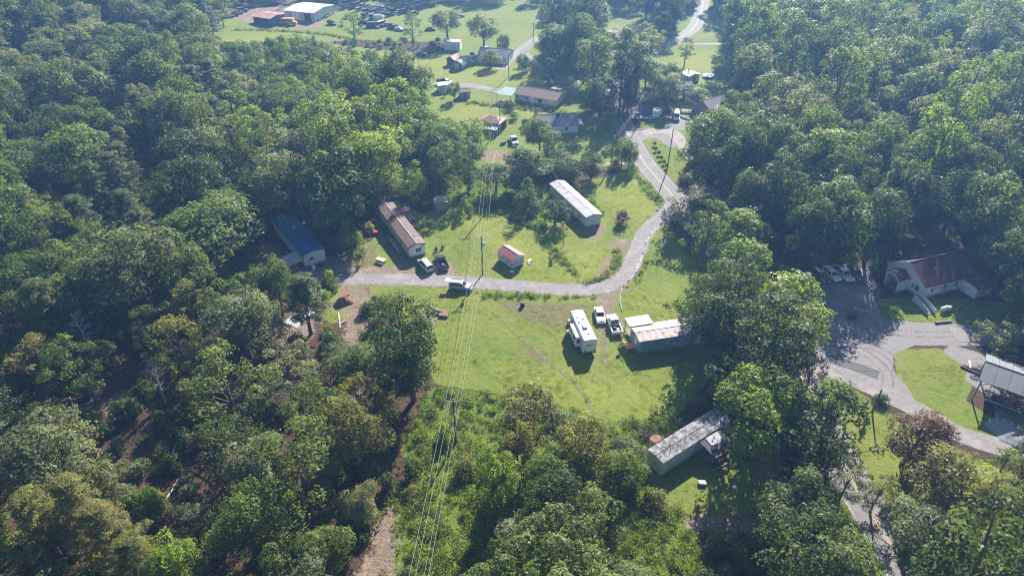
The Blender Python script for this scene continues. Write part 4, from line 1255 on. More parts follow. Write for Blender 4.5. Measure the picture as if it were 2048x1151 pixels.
for k in range(3):
    MB().box((-2.6, -hw - 0.25 - 0.25 * k, 0.72 - 0.22 * k), (0.7, 0.25, 0.04)).build('step', STEEL, RV)
rb = P(1141, 648)
crate(1139, 647, 0.7, 0.5, 0.9, R(20), M('pinkish_box', (0.5, 0.36, 0.32), 0.7), 'storage_box', 'pinkish box standing at the left of the travel trailer', 'box')

# school bus
p0, p1 = P(560, 41, 1.5), P(594, 44, 1.5)
ba = math.atan2(p1.y - p0.y, p1.x - p0.x)
bc = (p0 + p1) / 2
BUS = thing('school_bus', 'old yellow school bus beside the rusty barn in the scrapyard', 'bus', (bc.x, bc.y, G(bc.x, bc.y)), ba)
BUSY = M('bus_yellow', (0.60, 0.36, 0.10), 0.5, 0.1)
hwb = 1.2
def bsec(x, zt, k=1.0):
    return [(x, -hwb * k, 0.5), (x, -hwb * k, zt - 0.3), (x, -hwb * 0.75 * k, zt), (x, hwb * 0.75 * k, zt), (x, hwb * k, zt - 0.3), (x, hwb * k, 0.5)]
MB().loft([bsec(-3.9, 2.85), bsec(2.4, 2.85), bsec(2.45, 1.5, 0.9), bsec(3.7, 1.4, 0.85)]).build('body', BUSY, BUS)
for k in range(7):
    for y in (-hwb - 0.01, hwb + 0.01):
        MB().box((-3.4 + k * 0.8, y, 2.05), (0.62, 0.04, 0.6)).build('window', GLASS, BUS)
for x in (-2.4, 2.7):
    for y in (-hwb, hwb):
        wheel(BUS, x, y, 0.45)

# scrapyard cars: a few kinds copied many times
def junk_proto(style, nm):
    D = STY[style]
    root = thing(nm, 'scrap car', 'scrap car', (0, 0, -500))
    hl, hw_ = D['L'] / 2, D['W'] / 2
    mb = MB().loft([ringx(x * hl, D['zb'] - 0.1, zt, hw_ * k) for x, zt, k in D['st']])
    if style == 'pickup':
        xb = D['st'][0][0] * hl
        mb.box(((xb - hl) / 2, 0, 0.6), (hl + xb, D['W'] * 0.9, 0.3))
        for s_ in (1, -1):
            mb.box(((xb - hl) / 2, s_ * hw_ * 0.93, 0.85), (hl + xb, 0.1, 0.42))
        mb.box((-hl, 0, 0.8), (0.1, D['W'] * 0.9, 0.5))
    mb.build('body', PAINT, root)
    x0, x1, x2, x3 = [q * hl for q in D['cab']]
    zb, zr = D['belt'] - 0.03, D['roof']
    w0, w1 = hw_ * 0.90, hw_ * 0.74
    bot = [(x0, -w0, zb), (x3, -w0, zb), (x3, w0, zb), (x0, w0, zb)]
    top = [(x1, -w1, zr - 0.06), (x2, -w1, zr - 0.06), (x2, w1, zr - 0.06), (x1, w1, zr - 0.06)]
    MB().loft([bot, top]).build('window_band', GLASS, root)
    mb = MB().box(((x1 + x2) / 2, 0, zr - 0.02), (x2 - x1 + 0.1, w1 * 2.05, 0.08))
    mb.build('roof', PAINT, root)
    for x in (hl * 0.62, -hl * 0.6):
        for y in (hw_ + 0.01, -hw_ - 0.01):
            MB().tube([(x, y * 0.75, 0.33), (x, y, 0.33)], 0.33, 8).build('wheel', TYRE, root)
    return root
JP = [junk_proto('sedan', 'scrap_car'), junk_proto('pickup', 'scrap_pickup'), junk_proto('suv', 'scrap_car'), junk_proto('van', 'scrap_van')]
JC = [('faded white', (0.6, 0.6, 0.58)), ('dull silver', (0.33, 0.35, 0.37)), ('dark blue', (0.04, 0.07, 0.16)), ('rust red', (0.22, 0.06, 0.04)), ('black', (0.02, 0.02, 0.022)), ('grey', (0.17, 0.18, 0.19)), ('maroon', (0.12, 0.03, 0.04)), ('faded blue', (0.13, 0.2, 0.3)), ('dark green', (0.04, 0.08, 0.06)), ('tan', (0.34, 0.28, 0.19))]
ORD = ['first', 'second', 'third', 'fourth', 'fifth', 'sixth', 'seventh', 'eighth', 'ninth', 'tenth', 'eleventh', 'twelfth', 'thirteenth', 'fourteenth', 'fifteenth', 'sixteenth', 'seventeenth', 'eighteenth', 'nineteenth', 'twentieth']
rj = random.Random(11)
used_j = set()
def junk(px, py, ang, label_tail, grp, kind=None, jit=0.25):
    k = kind if kind is not None else rj.choice((0, 0, 0, 2, 2, 1, 1, 3))
    src = JP[k]
    if k not in used_j:
        used_j.add(k)
        o = src
    else:
        o = copy_tree(src)
    p = P(px, py)
    o.location = (p.x, p.y, p.z + 0.02)
    o.rotation_euler = (0, 0, ang + rj.uniform(-jit, jit))
    cn, cv = rj.choice(JC)
    nm = {0: 'scrap car', 1: 'scrap pickup', 2: 'scrap estate car', 3: 'scrap van'}[k]
    tag(o, f'{cn} {nm}, {label_tail}', {0: 'scrap car', 1: 'scrap pickup', 2: 'scrap car', 3: 'scrap van'}[k], grp)
    for ch in o.children:
        ch.color = (*cv, 1)
    return o
def junk_row(x0, y0, x1, y1, n, ang, where, grp):
    for i in range(n):
        t = i / max(1, n - 1)
        junk(x0 + (x1 - x0) * t + rj.uniform(-0.8, 0.8), y0 + (y1 - y0) * t + (rj.uniform(-4, 4) if 'heap' in where else rj.uniform(-0.9, 0.9)), ang + (rj.uniform(-1.4, 1.4) if 'heap' in where else 0), f'{ORD[i]} from the left in the {where}', grp)
junk_row(664, 4, 830, 30, 17, R(65), 'long slanting row', 'scrap cars in the long slanting row')
junk_row(690, 16, 780, 33, 7, R(60), 'short lower scrapyard row', 'scrap cars in the short lower row')
junk_row(720, -6, 865, 14, 13, R(60), 'uppermost scrap row', 'scrap cars in the uppermost row')
junk_row(726, 51, 800, 58, 9, R(20), 'heap above the creek', 'scrap cars in the heap above the creek')
junk_row(497, 2, 548, 12, 6, R(40), 'cluster above the rusty barn', 'scrap cars above the rusty barn')
junk_row(458, 36, 486, 24, 4, R(30), 'cluster left of the barns', 'scrap cars left of the barns')
junk_row(636, 40, 655, 33, 3, R(80), 'group by the white barn', 'scrap cars beside the white barn')
junk(731, 35, R(75), 'left of two beside the storage tank', 'vans by the storage tank', 3)
junk(746, 36, R(75), 'right of two beside the storage tank', 'vans by the storage tank', 3)
junk(861, 61, R(5), 'alone in the shade between field trees', None, 0)
junk(920, 35, R(50), 'alone in deep shade up the slope', None, 0)
junk(875, 100, R(10), 'parked on the grass at the white shed', None, 1)

# ------------------------------------------------------------------ power poles and cables
POLEW = M('pole_wood', (0.13, 0.105, 0.085), 0.9, 0.25, 2.0, 0.3)
def pole(px, py, h, label, arm_ang=None, transformer=False, arm=2.4, name='power_pole', lean=(0, 0)):
    p = P(px, py)
    t = thing(name, label, 'power pole', p, arm_ang or 0.0, 'wooden power poles')
    MB().tube([(0, 0, -0.5), (lean[0] * 0.5, lean[1] * 0.5, h * 0.5), (lean[0], lean[1], h)], [0.17, 0.14, 0.11], 8).build('pole', POLEW, t)
    tips = []
    if arm:
        MB().box((lean[0], lean[1] - 0.12, h - 0.35), (arm, 0.1, 0.12)).build('crossarm', GREYWOOD, t)
        for x in (-arm / 2 + 0.1, -arm / 6, arm / 2 - 0.1):
            MB().lathe([(0.03, h - 0.29), (0.07, h - 0.2), (0.03, h - 0.12), (0.06, h - 0.08), (0.02, h - 0.02)], 6, (lean[0] + x, lean[1] - 0.12, 0)).build('insulator', STEEL, t)
        for x in (-0.5, 0.5):
            MB().beam((lean[0] + x, lean[1] - 0.1, h - 0.4), (lean[0], lean[1] - 0.1, h - 0.95), 0.04).build('brace', STEEL, t)
    if transformer:
        MB().lathe([(0.05, h - 2.3), (0.24, h - 2.25), (0.26, h - 2.2), (0.26, h - 1.45), (0.2, h - 1.35), (0.05, h - 1.3)], 10, (0.4, -0.15, 0)).build('transformer', M('transformer_grey', (0.5, 0.52, 0.53), 0.5), t)
        MB().box((0.15, -0.1, h - 1.8), (0.3, 0.1, 0.1)).build('bracket', STEEL, t)
    return t, p, h
poles = []
poles.append(pole(912, 884, 9.2, 'wooden power pole with crossarm rising from the weedy strip', R(6)))
poles.append(pole(965, 548, 9.2, 'wooden power pole with grey transformer beside the lane', R(6), True))
poles.append(pole(977, 420, 9.6, 'wooden power pole at the back of the clearing behind the shed lawn', R(8)))
poles.append(pole(1000, 262, 9.0, 'wooden power pole behind the red roofed open shed', R(6)))
poles.append(pole(1017, 155, 8.5, 'wooden power pole in front of the far grey roofed house', R(8)))
poles.append(pole(1066, 88, 8.5, 'wooden power pole by the far climbing driveway', R(-20)))
pole(1333, 344, 12.0, 'bare tall wooden power pole on the verge right of the road', 0, arm=0, name='power_pole', lean=(0.3, 0.2))
pb1 = pole(1222, 330, 8.6, 'leaning wooden power pole beside the left road verge', R(60), arm=1.2, lean=(0.3, 0.0))
pb2 = pole(1276, 250, 8.6, 'wooden power pole at the roadside near the pinkish trees', R(50), arm=1.2)
pb3 = pole(1371, 185, 8.2, 'wooden power pole beside the hedge in the far right yard', R(50), arm=1.2)
pole(1744, 824, 5.0, 'short leaning grey pole in the lawn left of the brown tree', R(0), arm=0, name='power_pole', lean=(0.1, 0.1))
CABLE = M('cable_metal', (0.30, 0.31, 0.27), 0.5, 0.05)
def cable_run(pts, label, grp, r=0.022, sag=0.018):
    mb = MB()
    for a, b in zip(pts[:-1], pts[1:]):
        a, b = Vector(a), Vector(b)
        L_ = (b - a).length
        K_ = 14
        line = [a.lerp(b, k / K_) - Vector((0, 0, 4 * sag * L_ * (k / K_) * (1 - k / K_))) for k in range(K_ + 1)]
        mb.tube(line, r, 4, cap=True)
    o = mb.build('power_cable', CABLE)
    tag(o, label, 'power cable', grp)
p0_, p1_ = poles[0][1], poles[1][1]
dirn = (p0_ - p1_)
start = p0_ + dirn * 1.15 + Vector((-1.2, 0, 0))
start.z = G(start.x, start.y)
lastp = P(1105, -25)
for nm, off, dz in (('leftmost', -1.1, -0.15), ('second', -0.38, -0.15), ('rightmost', 1.1, -0.15), ('third', 0.35, -1.5)):
    pts = [start + Vector((off, 0, 9.4 + dz))]
    for t, p, h in poles:
        a_ = t.rotation_euler.z
        pts.append(p + Vector((math.cos(a_) * off, math.sin(a_) * off, h + dz)))
    pts.append(lastp + Vector((off, 0, 9 + dz)))
    pos = {'leftmost': 'leftmost', 'second': 'second from left', 'third': 'third from left', 'rightmost': 'rightmost'}[nm]
    cable_run(pts, f'thin overhead cable along the clearing pole line, {pos} of four', 'cables of the clearing pole line')
q2 = poles[2]
for k, (nm, dz) in enumerate((('upper', 0.0), ('middle', -0.7), ('lower', -1.3))):
    pts = [q2[1] + Vector((0, 0, q2[2] - 0.3 + dz))] + [p + Vector((0.2, 0.0, h - 0.1 + dz)) for t, p, h in (pb1, pb2, pb3)]
    cable_run(pts, f'thin overhead cable of the roadside branch line, {nm} of three', 'cables of the roadside branch line', 0.02)
# guy wires / service drops
cable_run([P(1612, 690, 9), P(1720, 778, 2.4)], 'pale slanting wire above the dark asphalt patch', None, 0.03, 0.0)
cable_run([P(1745, 590, 8), P(1975, 665, 4)], 'thin wire crossing the shaded grass below the church', None, 0.025, 0.01)
cable_run([P(1310, 950, 0.4), P(1338, 985, 0.2)], 'pale guy wire at the end of the patched white trailer', None, 0.03, 0.0)

# ------------------------------------------------------------------ small things
def plank(px0, py0, px1, py1, w_, h_, mat, name, label, cat, up=0.05, group=None):
    a, b = P(px0, py0), P(px1, py1)
    c = (a + b) / 2
    o = MB().box((0, 0, h_ / 2), ((b - a).length, w_, h_)).build(name, mat)
    o.location = (c.x, c.y, c.z + up)
    o.rotation_euler = (0, 0, math.atan2(b.y - a.y, b.x - a.x))
    return tag(o, label, cat, group)
def log(px0, py0, px1, py1, r0, r1, mat, label, up=0.0, group=None, z1=0.0):
    a, b = P(px0, py0), P(px1, py1)
    c = (a + b) / 2
    ln = (b - a).length
    rng = random.Random(int(px0 * 7 + py0))
    pts = [(-ln / 2 + ln * k / 6, rng.uniform(-1, 1) * 0.03 * ln * 0.3, r0 + up + z1 * k / 6) for k in range(7)]
    o = MB().tube(pts, [r0 + (r1 - r0) * k / 6 for k in range(7)], 8).build('log', mat)
    o.location = (c.x, c.y, c.z)
    o.rotation_euler = (0, 0, math.atan2(b.y - a.y, b.x - a.x))
    return tag(o, label, 'log', group)

# picnic table
pt = thing('picnic_table', 'raw wood picnic table on the lawn left of the brown-roofed home', 'picnic table', P(762, 524), R(-30))
for k in range(5):
    MB().box((0, -0.4 + k * 0.2, 0.78), (2.1, 0.18, 0.05)).build('table_plank', M('pale_pine', (0.60, 0.50, 0.36), 0.7, 0.12, 2.0), pt)
for y in (-0.8, 0.8):
    MB().box((0, y, 0.45), (2.1, 0.28, 0.05)).build('bench', NEWWOOD, pt)
for x in (-0.75, 0.75):
    for s_ in (1, -1):
        MB().beam((x, s_ * 0.75, 0.0), (x, s_ * 0.2, 0.76), 0.09).build('leg', NEWWOOD, pt)
    MB().box((x + 0.07, 0, 0.42), (0.05, 1.7, 0.1)).build('crossbar', NEWWOOD, pt)
# ramp beside the brown-roofed home
F = BROWN_F
c_ = loc(BROWN, 5.0, F.side * (F.W / 2 + 0.9))
rp2 = thing('entry_ramp', 'grey board entry ramp with rails along the brown-roofed home', 'ramp', (c_.x, c_.y, G(c_.x, c_.y)), F.ang)
for k in range(14):
    MB().box((-3.2 + k * 0.46, 0, 0.62 - k * 0.035), (0.43, 1.3, 0.05)).build('board', GREYWOOD, rp2)
for y in (-0.66, 0.66):
    for k in range(4):
        MB().box((-3.2 + k * 2.0, y, 0.75 - k * 0.13), (0.09, 0.09, 1.7)).build('post', GREYWOOD, rp2)
    MB().beam((-3.3, y * 1.08, 1.52), (3.0, y * 1.08, 1.08), 0.05, 0.11).build('rail', WHITE, rp2)
# deck behind the brown-roofed home
c_ = loc(BROWN, -4.2, -F.side * (F.W / 2 + 1.7))
dk2 = thing('deck', 'cluttered timber deck behind the brown-roofed home', 'deck', (c_.x, c_.y, G(c_.x, c_.y)), F.ang)
for k in range(12):
    MB().box((-3.0 + k * 0.55, 0, 0.8), (0.52, 3.0, 0.06)).build('board', WOOD, dk2)
for x in (-3.2, 0, 3.2):
    for y in (-1.5, 1.5):
        MB().box((x, y, 0.85), (0.11, 0.11, 1.9)).build('post', WOOD, dk2)
MB().box((0, -F.side * 1.6, 1.7), (6.4, 0.06, 0.1)).build('rail', WOOD, dk2)
def on(root, x, y, z):
    return root.matrix_basis @ Vector((x, y, z))
pz = on(dk2, -2.2, 0.0, 0.83)
um = thing('parasol', 'faded red parasol standing on the cluttered deck', 'parasol', pz, 0.3)
MB().tube([(0, 0, 0), (0, 0, 2.4)], 0.03, 6).build('pole', STEEL, um)
K = 8
rim = [(1.3 * math.cos(2 * math.pi * k / K), 1.3 * math.sin(2 * math.pi * k / K), 1.95) for k in range(K)]
for k in range(K):
    mb = MB().prism([rim[k], rim[(k + 1) % K], (0, 0, 2.45)], (0, 0, 0.02))
    mb.build('canopy_panel', M('faded_red_cloth', (0.48, 0.13, 0.13), 0.8) if k % 2 else M('pale_pink_cloth', (0.52, 0.22, 0.21), 0.8), um)
pz = on(dk2, 0.3, 0.2, 0.83)
tb = thing('patio_table', 'grey square table on the cluttered deck', 'table', pz, F.ang)
MB().box((0, 0, 0.74), (1.6, 1.1, 0.05)).build('tabletop', GREYWOOD, tb)
for x in (-0.7, 0.7):
    for y in (-0.45, 0.45):
        MB().box((x, y, 0.36), (0.06, 0.06, 0.72)).build('leg', STEEL, tb)
for i, (x, y, lab) in enumerate(((1.8, 0.5, 'dark garden chair at the near end of the cluttered deck'), (1.2, -0.9, 'dark garden chair beside the grey square table on the deck'))):
    pz = on(dk2, x, y, 0.83)
    ch = thing('garden_chair', lab, 'chair', pz, F.ang + i)
    MB().box((0, 0, 0.43), (0.5, 0.5, 0.05)).build('seat', BLACK, ch)
    MB().box((-0.25, 0, 0.75), (0.05, 0.5, 0.6)).build('backrest', BLACK, ch)
    for xx in (-0.2, 0.2):
        for yy in (-0.2, 0.2):
            MB().box((xx, yy, 0.2), (0.04, 0.04, 0.42)).build('leg', STEEL, ch)
pz = on(dk2, 2.7, -0.6, 0.83)
gr_ = thing('barbecue', 'dark barbecue grill at the deck corner', 'barbecue', pz, F.ang)
MB().tube([(-0.4, 0, 0.85), (0.4, 0, 0.85)], 0.28, 10).build('lid', BLACK, gr_)
MB().box((0, 0, 0.4), (0.7, 0.45, 0.75)).build('cart', M('grill_steel', (0.25, 0.25, 0.26), 0.4), gr_)
# red cart
rcart = thing('garden_cart', 'red metal cart under the big tree left of the brown-roofed home', 'cart', P(753, 468), R(5))
MB().box((0, 0, 0.55), (1.4, 0.8, 0.5)).build('tub', RED, rcart)
for x in (-0.45, 0.45):
    for y in (-0.45, 0.45):
        wheel(rcart, x, y, 0.22, 0.12)
MB().tube([(0.7, 0, 0.4), (1.3, 0, 0.9)], 0.03, 5).build('handle', BLACK, rcart)
# blue trailer lean-to and clutter
fr = BLUE_H
bl_root = Matrix.Translation(fr.c) @ Matrix.Rotation(fr.ang, 4, 'Z')
def bl(x, y, z=0):
    q = bl_root @ Vector((x, y, 0))
    return Vector((q.x, q.y, G(q.x, q.y) + z))
sA = fr.side
lt = thing('lean_to', 'half built lean-to of raw timber and grey sheeting at the blue-roofed home', 'lean-to', bl(fr.L / 2 - 1.2, sA * (fr.W / 2 + 1.9)), fr.ang)
for k in range(4):
    MB().prism([(-2.2 + k * 1.05, -sA * 1.6, 2.75), (-2.2 + k * 1.05 + 1.02, -sA * 1.6, 2.75), (-2.2 + k * 1.05 + 1.02, sA * 1.7, 2.3), (-2.2 + k * 1.05, sA * 1.7, 2.3)], (0, 0, 0.04)).build('roof_panel', M('pale_grey_sheet', (0.36, 0.38, 0.40), 0.6, 0.2, 1.0), lt)
for x in (-2.1, 0, 2.0):
    MB().box((x, sA * 1.6, 1.1), (0.13, 0.13, 2.4)).build('post', NEWWOOD, lt)
    MB().beam((x, -sA * 1.6, 2.66), (x, sA * 1.75, 2.22), 0.06, 0.14).build('rafter', NEWWOOD, lt)
for x in (2.4, 3.5):
    MB().box((x, sA * 0.2, 1.1), (0.14, 0.14, 2.6)).build('post', NEWWOOD, lt)
MB().beam((-2.3, sA * 1.6, 2.32), (3.6, sA * 0.3, 2.4), 0.08, 0.16).build('beam', NEWWOOD, lt)
for i, (x, y, mt, lab) in enumerate(((1.8, 3.6, WHITE, 'white plank, uppermost of the stack beside the lane at the lean-to'), (1.9, 3.95, WHITE, 'white plank, middle of the stack beside the lane at the lean-to'), (1.7, 4.3, GREYWOOD, 'grey plank, lowest beside the lane at the lean-to'))):
    q = bl(fr.L / 2 - 1.8, sA * (fr.W / 2 + y))
    o = MB().box((0, 0, 0.09), (3.4, 0.3, 0.08)).build('plank', mt)
    o.location = q
    o.rotation_euler = (0, 0, fr.ang + 0.6)
    tag(o, lab, 'plank', 'planks beside the lean-to')
for i, (x, y, mt, nm, lab) in enumerate(((fr.L / 2 + 1.0, -1.0, WHITE, 'cooler_box', 'white box on the ground at the end of the blue-roofed home'), (fr.L / 2 + 1.1, 0.6, BLACK, 'storage_box', 'black box on the ground at the end of the blue-roofed home'), (fr.L / 2 - 2.4, sA * (fr.W / 2 + 2.0), BLUEP, 'storage_box', 'blue box under the timber lean-to'), (fr.L / 2 - 0.4, sA * (fr.W / 2 + 2.4), M('tan_box', (0.4, 0.3, 0.2), 0.8), 'storage_box', 'tan box under the timber lean-to'), (2.0, sA * (fr.W / 2 + 1.0), GREYWOOD, 'storage_box', 'grey crate against the long side of the blue-roofed home'))):
    q = bl(x, y)
    t = thing(nm, lab, 'box', q, fr.ang + i * 0.4)
    MB().box((0, 0, 0.3), (0.8, 0.6, 0.6)).build('body', mt, t)
    MB().box((0, 0, 0.63), (0.84, 0.64, 0.06)).build('lid', mt, t)
tarp = MB()
q = P(512, 466)
o = MB().box((0, 0, 0.2), (3.0, 2.0, 0.35)).build('tarpaulin', M('blue_tarp', (0.02, 0.07, 0.25), 0.6, 0.3, 1.5, 0.4))
o.location = q
tag(o, 'flat blue tarpaulin on red soil behind the blue-roofed home', 'tarpaulin')
# dish on a post behind the blue-roofed home
def dish(px, py, h, ang, label):
    t = thing('satellite_dish', label, 'satellite dish', P(px, py), ang)
    MB().tube([(0, 0, -0.1), (0, 0, h)], 0.04, 6).build('mast', STEEL, t)
    o = MB().loft([[(0.10 + 0.12 * r * r, 0.42 * r * math.cos(2 * math.pi * k / 12), h + 0.15 + 0.42 * r * math.sin(2 * math.pi * k / 12)) for k in range(12)] for r in (0.1, 0.5, 1.0)], True).build('dish', WHITE, t)
    MB().beam((0.1, 0, h - 0.2), (0.6, 0, h + 0.1), 0.03).build('arm', STEEL, t)
dish(612, 470, 3.2, R(-60), 'small white satellite dish beside the blue metal roof')
dish(1330, 495, 1.4, R(200), 'small white satellite dish on the lawn in tree shade')
dish(1241, 697, 1.2, R(-90), 'small white dish on the lawn left of the blue-grey trailer')
# soil heap
def heap(px, py, rx, ry, h, mat, name, label, cat, seed=1, kind=None):
    rng = np.random.default_rng(seed)
    ph = rng.uniform(0, 6.28, 12)
    nr, na = 10, 28
    vs, fs = [], []
    for i in range(nr + 1):
        r = i / nr
        for k in range(na):
            a_ = 2 * math.pi * k / na
            wob = 1 + 0.18 * math.sin(2 * a_ + ph[0]) + 0.12 * math.sin(3 * a_ + ph[1]) + 0.06 * math.sin(7 * a_ + ph[2])
            z = h * (math.cos(r * math.pi / 2) ** 1.3) * (1 + 0.15 * math.sin(5 * a_ + ph[3] + 4 * r)) + rng.uniform(-0.05, 0.05) * h - (0.25 if i == nr else 0)
            vs.append((rx * r * wob * math.cos(a_), ry * r * wob * math.sin(a_), z))
    for i in range(nr):
        for k in range(na):
            fs.append((i * na + k, i * na + (k + 1) % na, (i + 1) * na + (k + 1) % na, (i + 1) * na + k))
    fs.append(tuple(range(na)))
    mb = MB()
    mb.add(vs, fs)
    o = mb.build(name, mat, None, True)
    o.location = P(px, py)
    tag(o, label, cat, None, kind)
    return o
SOIL = M('red_soil', (0.20, 0.115, 0.085), 0.95, 0.3, 2.5, 0.6)
heap(686, 606, 2.0, 1.4, 1.3, SOIL, 'soil_heap', 'heap of reddish soil beside the bare dirt track', 'soil heap', 3)
heap(2035, 870, 4.5, 3.5, 1.0, M('blue_gravel', (0.27, 0.28, 0.30), 0.95, 0.4, 5.0, 0.8), 'gravel_heap', 'heap of blue-grey gravel in front of the pole barn', 'gravel heap', 6)
wb = thing('wheelbarrow', 'small dark wheelbarrow with red tub on the soil heap edge', 'wheelbarrow', P(693, 594), R(60))
MB().loft([[(-0.3, -0.2, 0.35), (0.35, -0.2, 0.35), (0.35, 0.2, 0.35), (-0.3, 0.2, 0.35)], [(-0.45, -0.35, 0.7), (0.5, -0.35, 0.7), (0.5, 0.35, 0.7), (-0.45, 0.35, 0.7)]]).build('tub', RED, wb)
wheel(wb, 0.6, 0.06, 0.2, 0.12)
for y in (-0.25, 0.25):
    MB().beam((0.6, y * 0.2, 0.2), (-1.0, y * 1.2, 0.65), 0.04).build('handle', WOOD, wb)
# brush pile: bent twigs
def brush_pile(px, py, r, h, n, mat, label, seed):
    rng = random.Random(seed)
    t = thing('brush_pile', label, 'brush pile', P(px, py))
    mb = MB()
    for _ in range(n):
        a_, b_ = rng.uniform(0, 6.28), rng.uniform(0, 6.28)
        ra_, rb_ = rng.uniform(0.3, 1) * r, rng.uniform(0.3, 1) * r
        z0_, z1_ = rng.uniform(0, h * 0.5), rng.uniform(0.2, 1) * h
        mb.tube([(ra_ * math.cos(a_), ra_ * math.sin(a_), z0_), (rng.uniform(-.3, .3) * r, rng.uniform(-.3, .3) * r, (z0_ + z1_) / 2 + 0.1), (rb_ * math.cos(b_) * 0.6, rb_ * math.sin(b_) * 0.6, z1_)], [0.04, 0.035, 0.015], 4)
    mb.build('twigs', mat, t)
    t.children[0]['kind'] = 'stuff'
    return t
brush_pile(751, 602, 1.1, 1.5, 60, WOOD, 'tangled brown brush pile beside the dirt track', 2)
MB().tube([(0, 0, 0), (0.1, 0.05, 1.6)], [0.05, 0.03], 5)
brush_pile(1286, 872, 2.6, 0.9, 60, M('dry_twig', (0.13, 0.09, 0.07), 0.9), 'low dark brush pile at the meadow edge above the patched trailer', 4)
brush_pile(720, 700, 2.2, 0.8, 60, DEADWOOD, 'pale pile of sawn branches left of the tall dark tree', 5)
brush_pile(862, 838, 1.6, 0.7, 40, M('dry_twig', (0.13, 0.09, 0.07), 0.9), 'dry brush beside the weedy strip top', 7)
# fire pit and logs
fp = thing('fire_pit', 'ash ring of stones with burnt rubbish in the meadow', 'fire pit', P(848, 632))
rng = random.Random(5)
for k in range(9):
    a_ = 2 * math.pi * k / 9
    MB().box((0.75 * math.cos(a_), 0.75 * math.sin(a_), 0.1), (0.35, 0.25, 0.25), a_ + rng.uniform(-.3, .3)).build('stone', M('pit_stone', (0.2, 0.19, 0.19), 0.9), fp)
MB().lathe([(0.68, -0.02), (0.6, 0.1), (0.2, 0.16), (0.02, 0.17)], 10).build('ash', M('ash', (0.10, 0.10, 0.13), 0.95, 0.5, 5.0), fp)
log(857, 612, 877, 622, 0.16, 0.14, DEADWOOD, 'pale log, uppermost beside the fire pit', group='logs by the fire pit')
log(862, 626, 882, 622, 0.2, 0.18, DEADWOOD, 'thick pale log in the middle beside the fire pit', group='logs by the fire pit')
log(868, 632, 880, 628, 0.2, 0.18, BARK, 'dark short log beside the fire pit', group='logs by the fire pit')
log(866, 622, 884, 628, 0.13, 0.1, BARK, 'thin dark log across the fire pit logs', 0.4, group='logs by the fire pit')
pl = thing('pallet', 'wooden pallet lying at the right of the fire pit logs', 'pallet', P(888, 631), R(-8))
for k in range(6):
    MB().box((-0.75 + k * 0.3, 0, 0.5), (0.24, 1.3, 0.05)).build('slat', M('red_brown_board', (0.24, 0.13, 0.09), 0.85), pl)
for y in (-0.55, 0, 0.55):
    MB().box((0, y, 0.3), (1.8, 0.1, 0.36)).build('bearer', WOOD, pl)
plank(677, 625, 681, 655, 0.22, 0.08, M('pale_plank', (0.5, 0.44, 0.38), 0.8), 'plank', 'long pale plank lying on the bare ground below the soil heap', 'plank')
plank(682, 648, 690, 642, 0.3, 0.2, DEADWOOD, 'plank', 'short grey board end beside the long pale plank', 'plank')
plank(846, 655, 858, 673, 0.3, 0.12, M('pale_plank', (0.5, 0.44, 0.38), 0.8), 'plank', 'pale board lying at the right foot of the tall dark tree', 'plank')
# barrel in the meadow, bits
def barrel(px, py, r, h, mat, label):
    t = thing('barrel', label, 'barrel', P(px, py))
    MB().lathe([(r * 0.95, 0), (r, 0.05), (r, h * 0.33), (r * 1.04, h * 0.35), (r, h * 0.37), (r, h * 0.66), (r * 1.04, h * 0.68), (r, h * 0.7), (r, h)], 12).build('drum', mat, t)
    MB().lathe([(r * 0.9, h + 0.005), (r * 0.85, h + 0.03)], 12).build('lid', mat, t)
barrel(1045, 612, 0.42, 0.95, BLACK, 'black barrel standing alone in the browned meadow patch')
# white edging rails along the lane
ed_pts = [(1312, 461), (1301, 472), (1291, 487), (1286, 506), (1279, 525), (1271, 546), (1258, 561), (1247, 572), (1240, 586), (1240, 606), (1244, 620), (1248, 627)]
ed = thing('low_rail_edging', 'low broken white rail edging along the inner curve of the lane', 'edging', P(1271, 546))
o0 = ed.location.copy()
for i, (a, b) in enumerate(zip(ed_pts[:-1], ed_pts[1:])):
    pa, pb2_ = P(*a) - o0, P(*b) - o0
    d = pb2_ - pa
    if i in (2, 6): mt = WOOD
    else: mt = WHITE
    for f0, f1 in ((0.03, 0.30), (0.38, 0.62), (0.72, 0.93)):
        if (i * 3 + int(f0 * 10)) % 4 == 1: continue
        MB().beam(pa + d * f0 + Vector((0, 0, 0.16 + (0.1 if i % 3 == 0 else 0))), pa + d * f1 + Vector((0, 0, 0.12)), 0.08, 0.10).build('rail', mt, ed)
    MB().box(pa + Vector((0, 0, 0.12)), (0.14, 0.14, 0.5)).build('post', WOOD, ed)
# garden stakes and clutter by the brown-roofed home
for i, (px, py) in enumerate(((868,452),(876,470),(882,484),(871,497),(889,492),(862,500),(860,490),(846,462))):
    o = MB().tube([(0, 0, -0.1), (0.05, 0, 1.3)], 0.035, 5).build('garden_stake', WOOD)
    o.location = P(px, py)
    tag(o, ('thin wooden garden stake right of the brown-roofed home, ' + ('farthest', 'second farthest', 'third farthest', 'nearest the black pickup', 'rightmost', 'leftmost by the trailer', 'just above the minivan side', 'beside the blue barrel')[i]), 'stake', 'garden stakes right of the brown-roofed home')
brush_pile(885, 497, 0.7, 1.2, 30, WOOD, 'small twiggy heap among the garden stakes', 9)
brush_pile(873, 503, 0.8, 1.4, 40, M('dry_twig', (0.13, 0.09, 0.07), 0.9), 'dark twiggy heap behind the black pickup', 10)
barrel(846, 451, 0.3, 0.7, BLUEP, 'blue barrel on the lawn beside a round shrub')
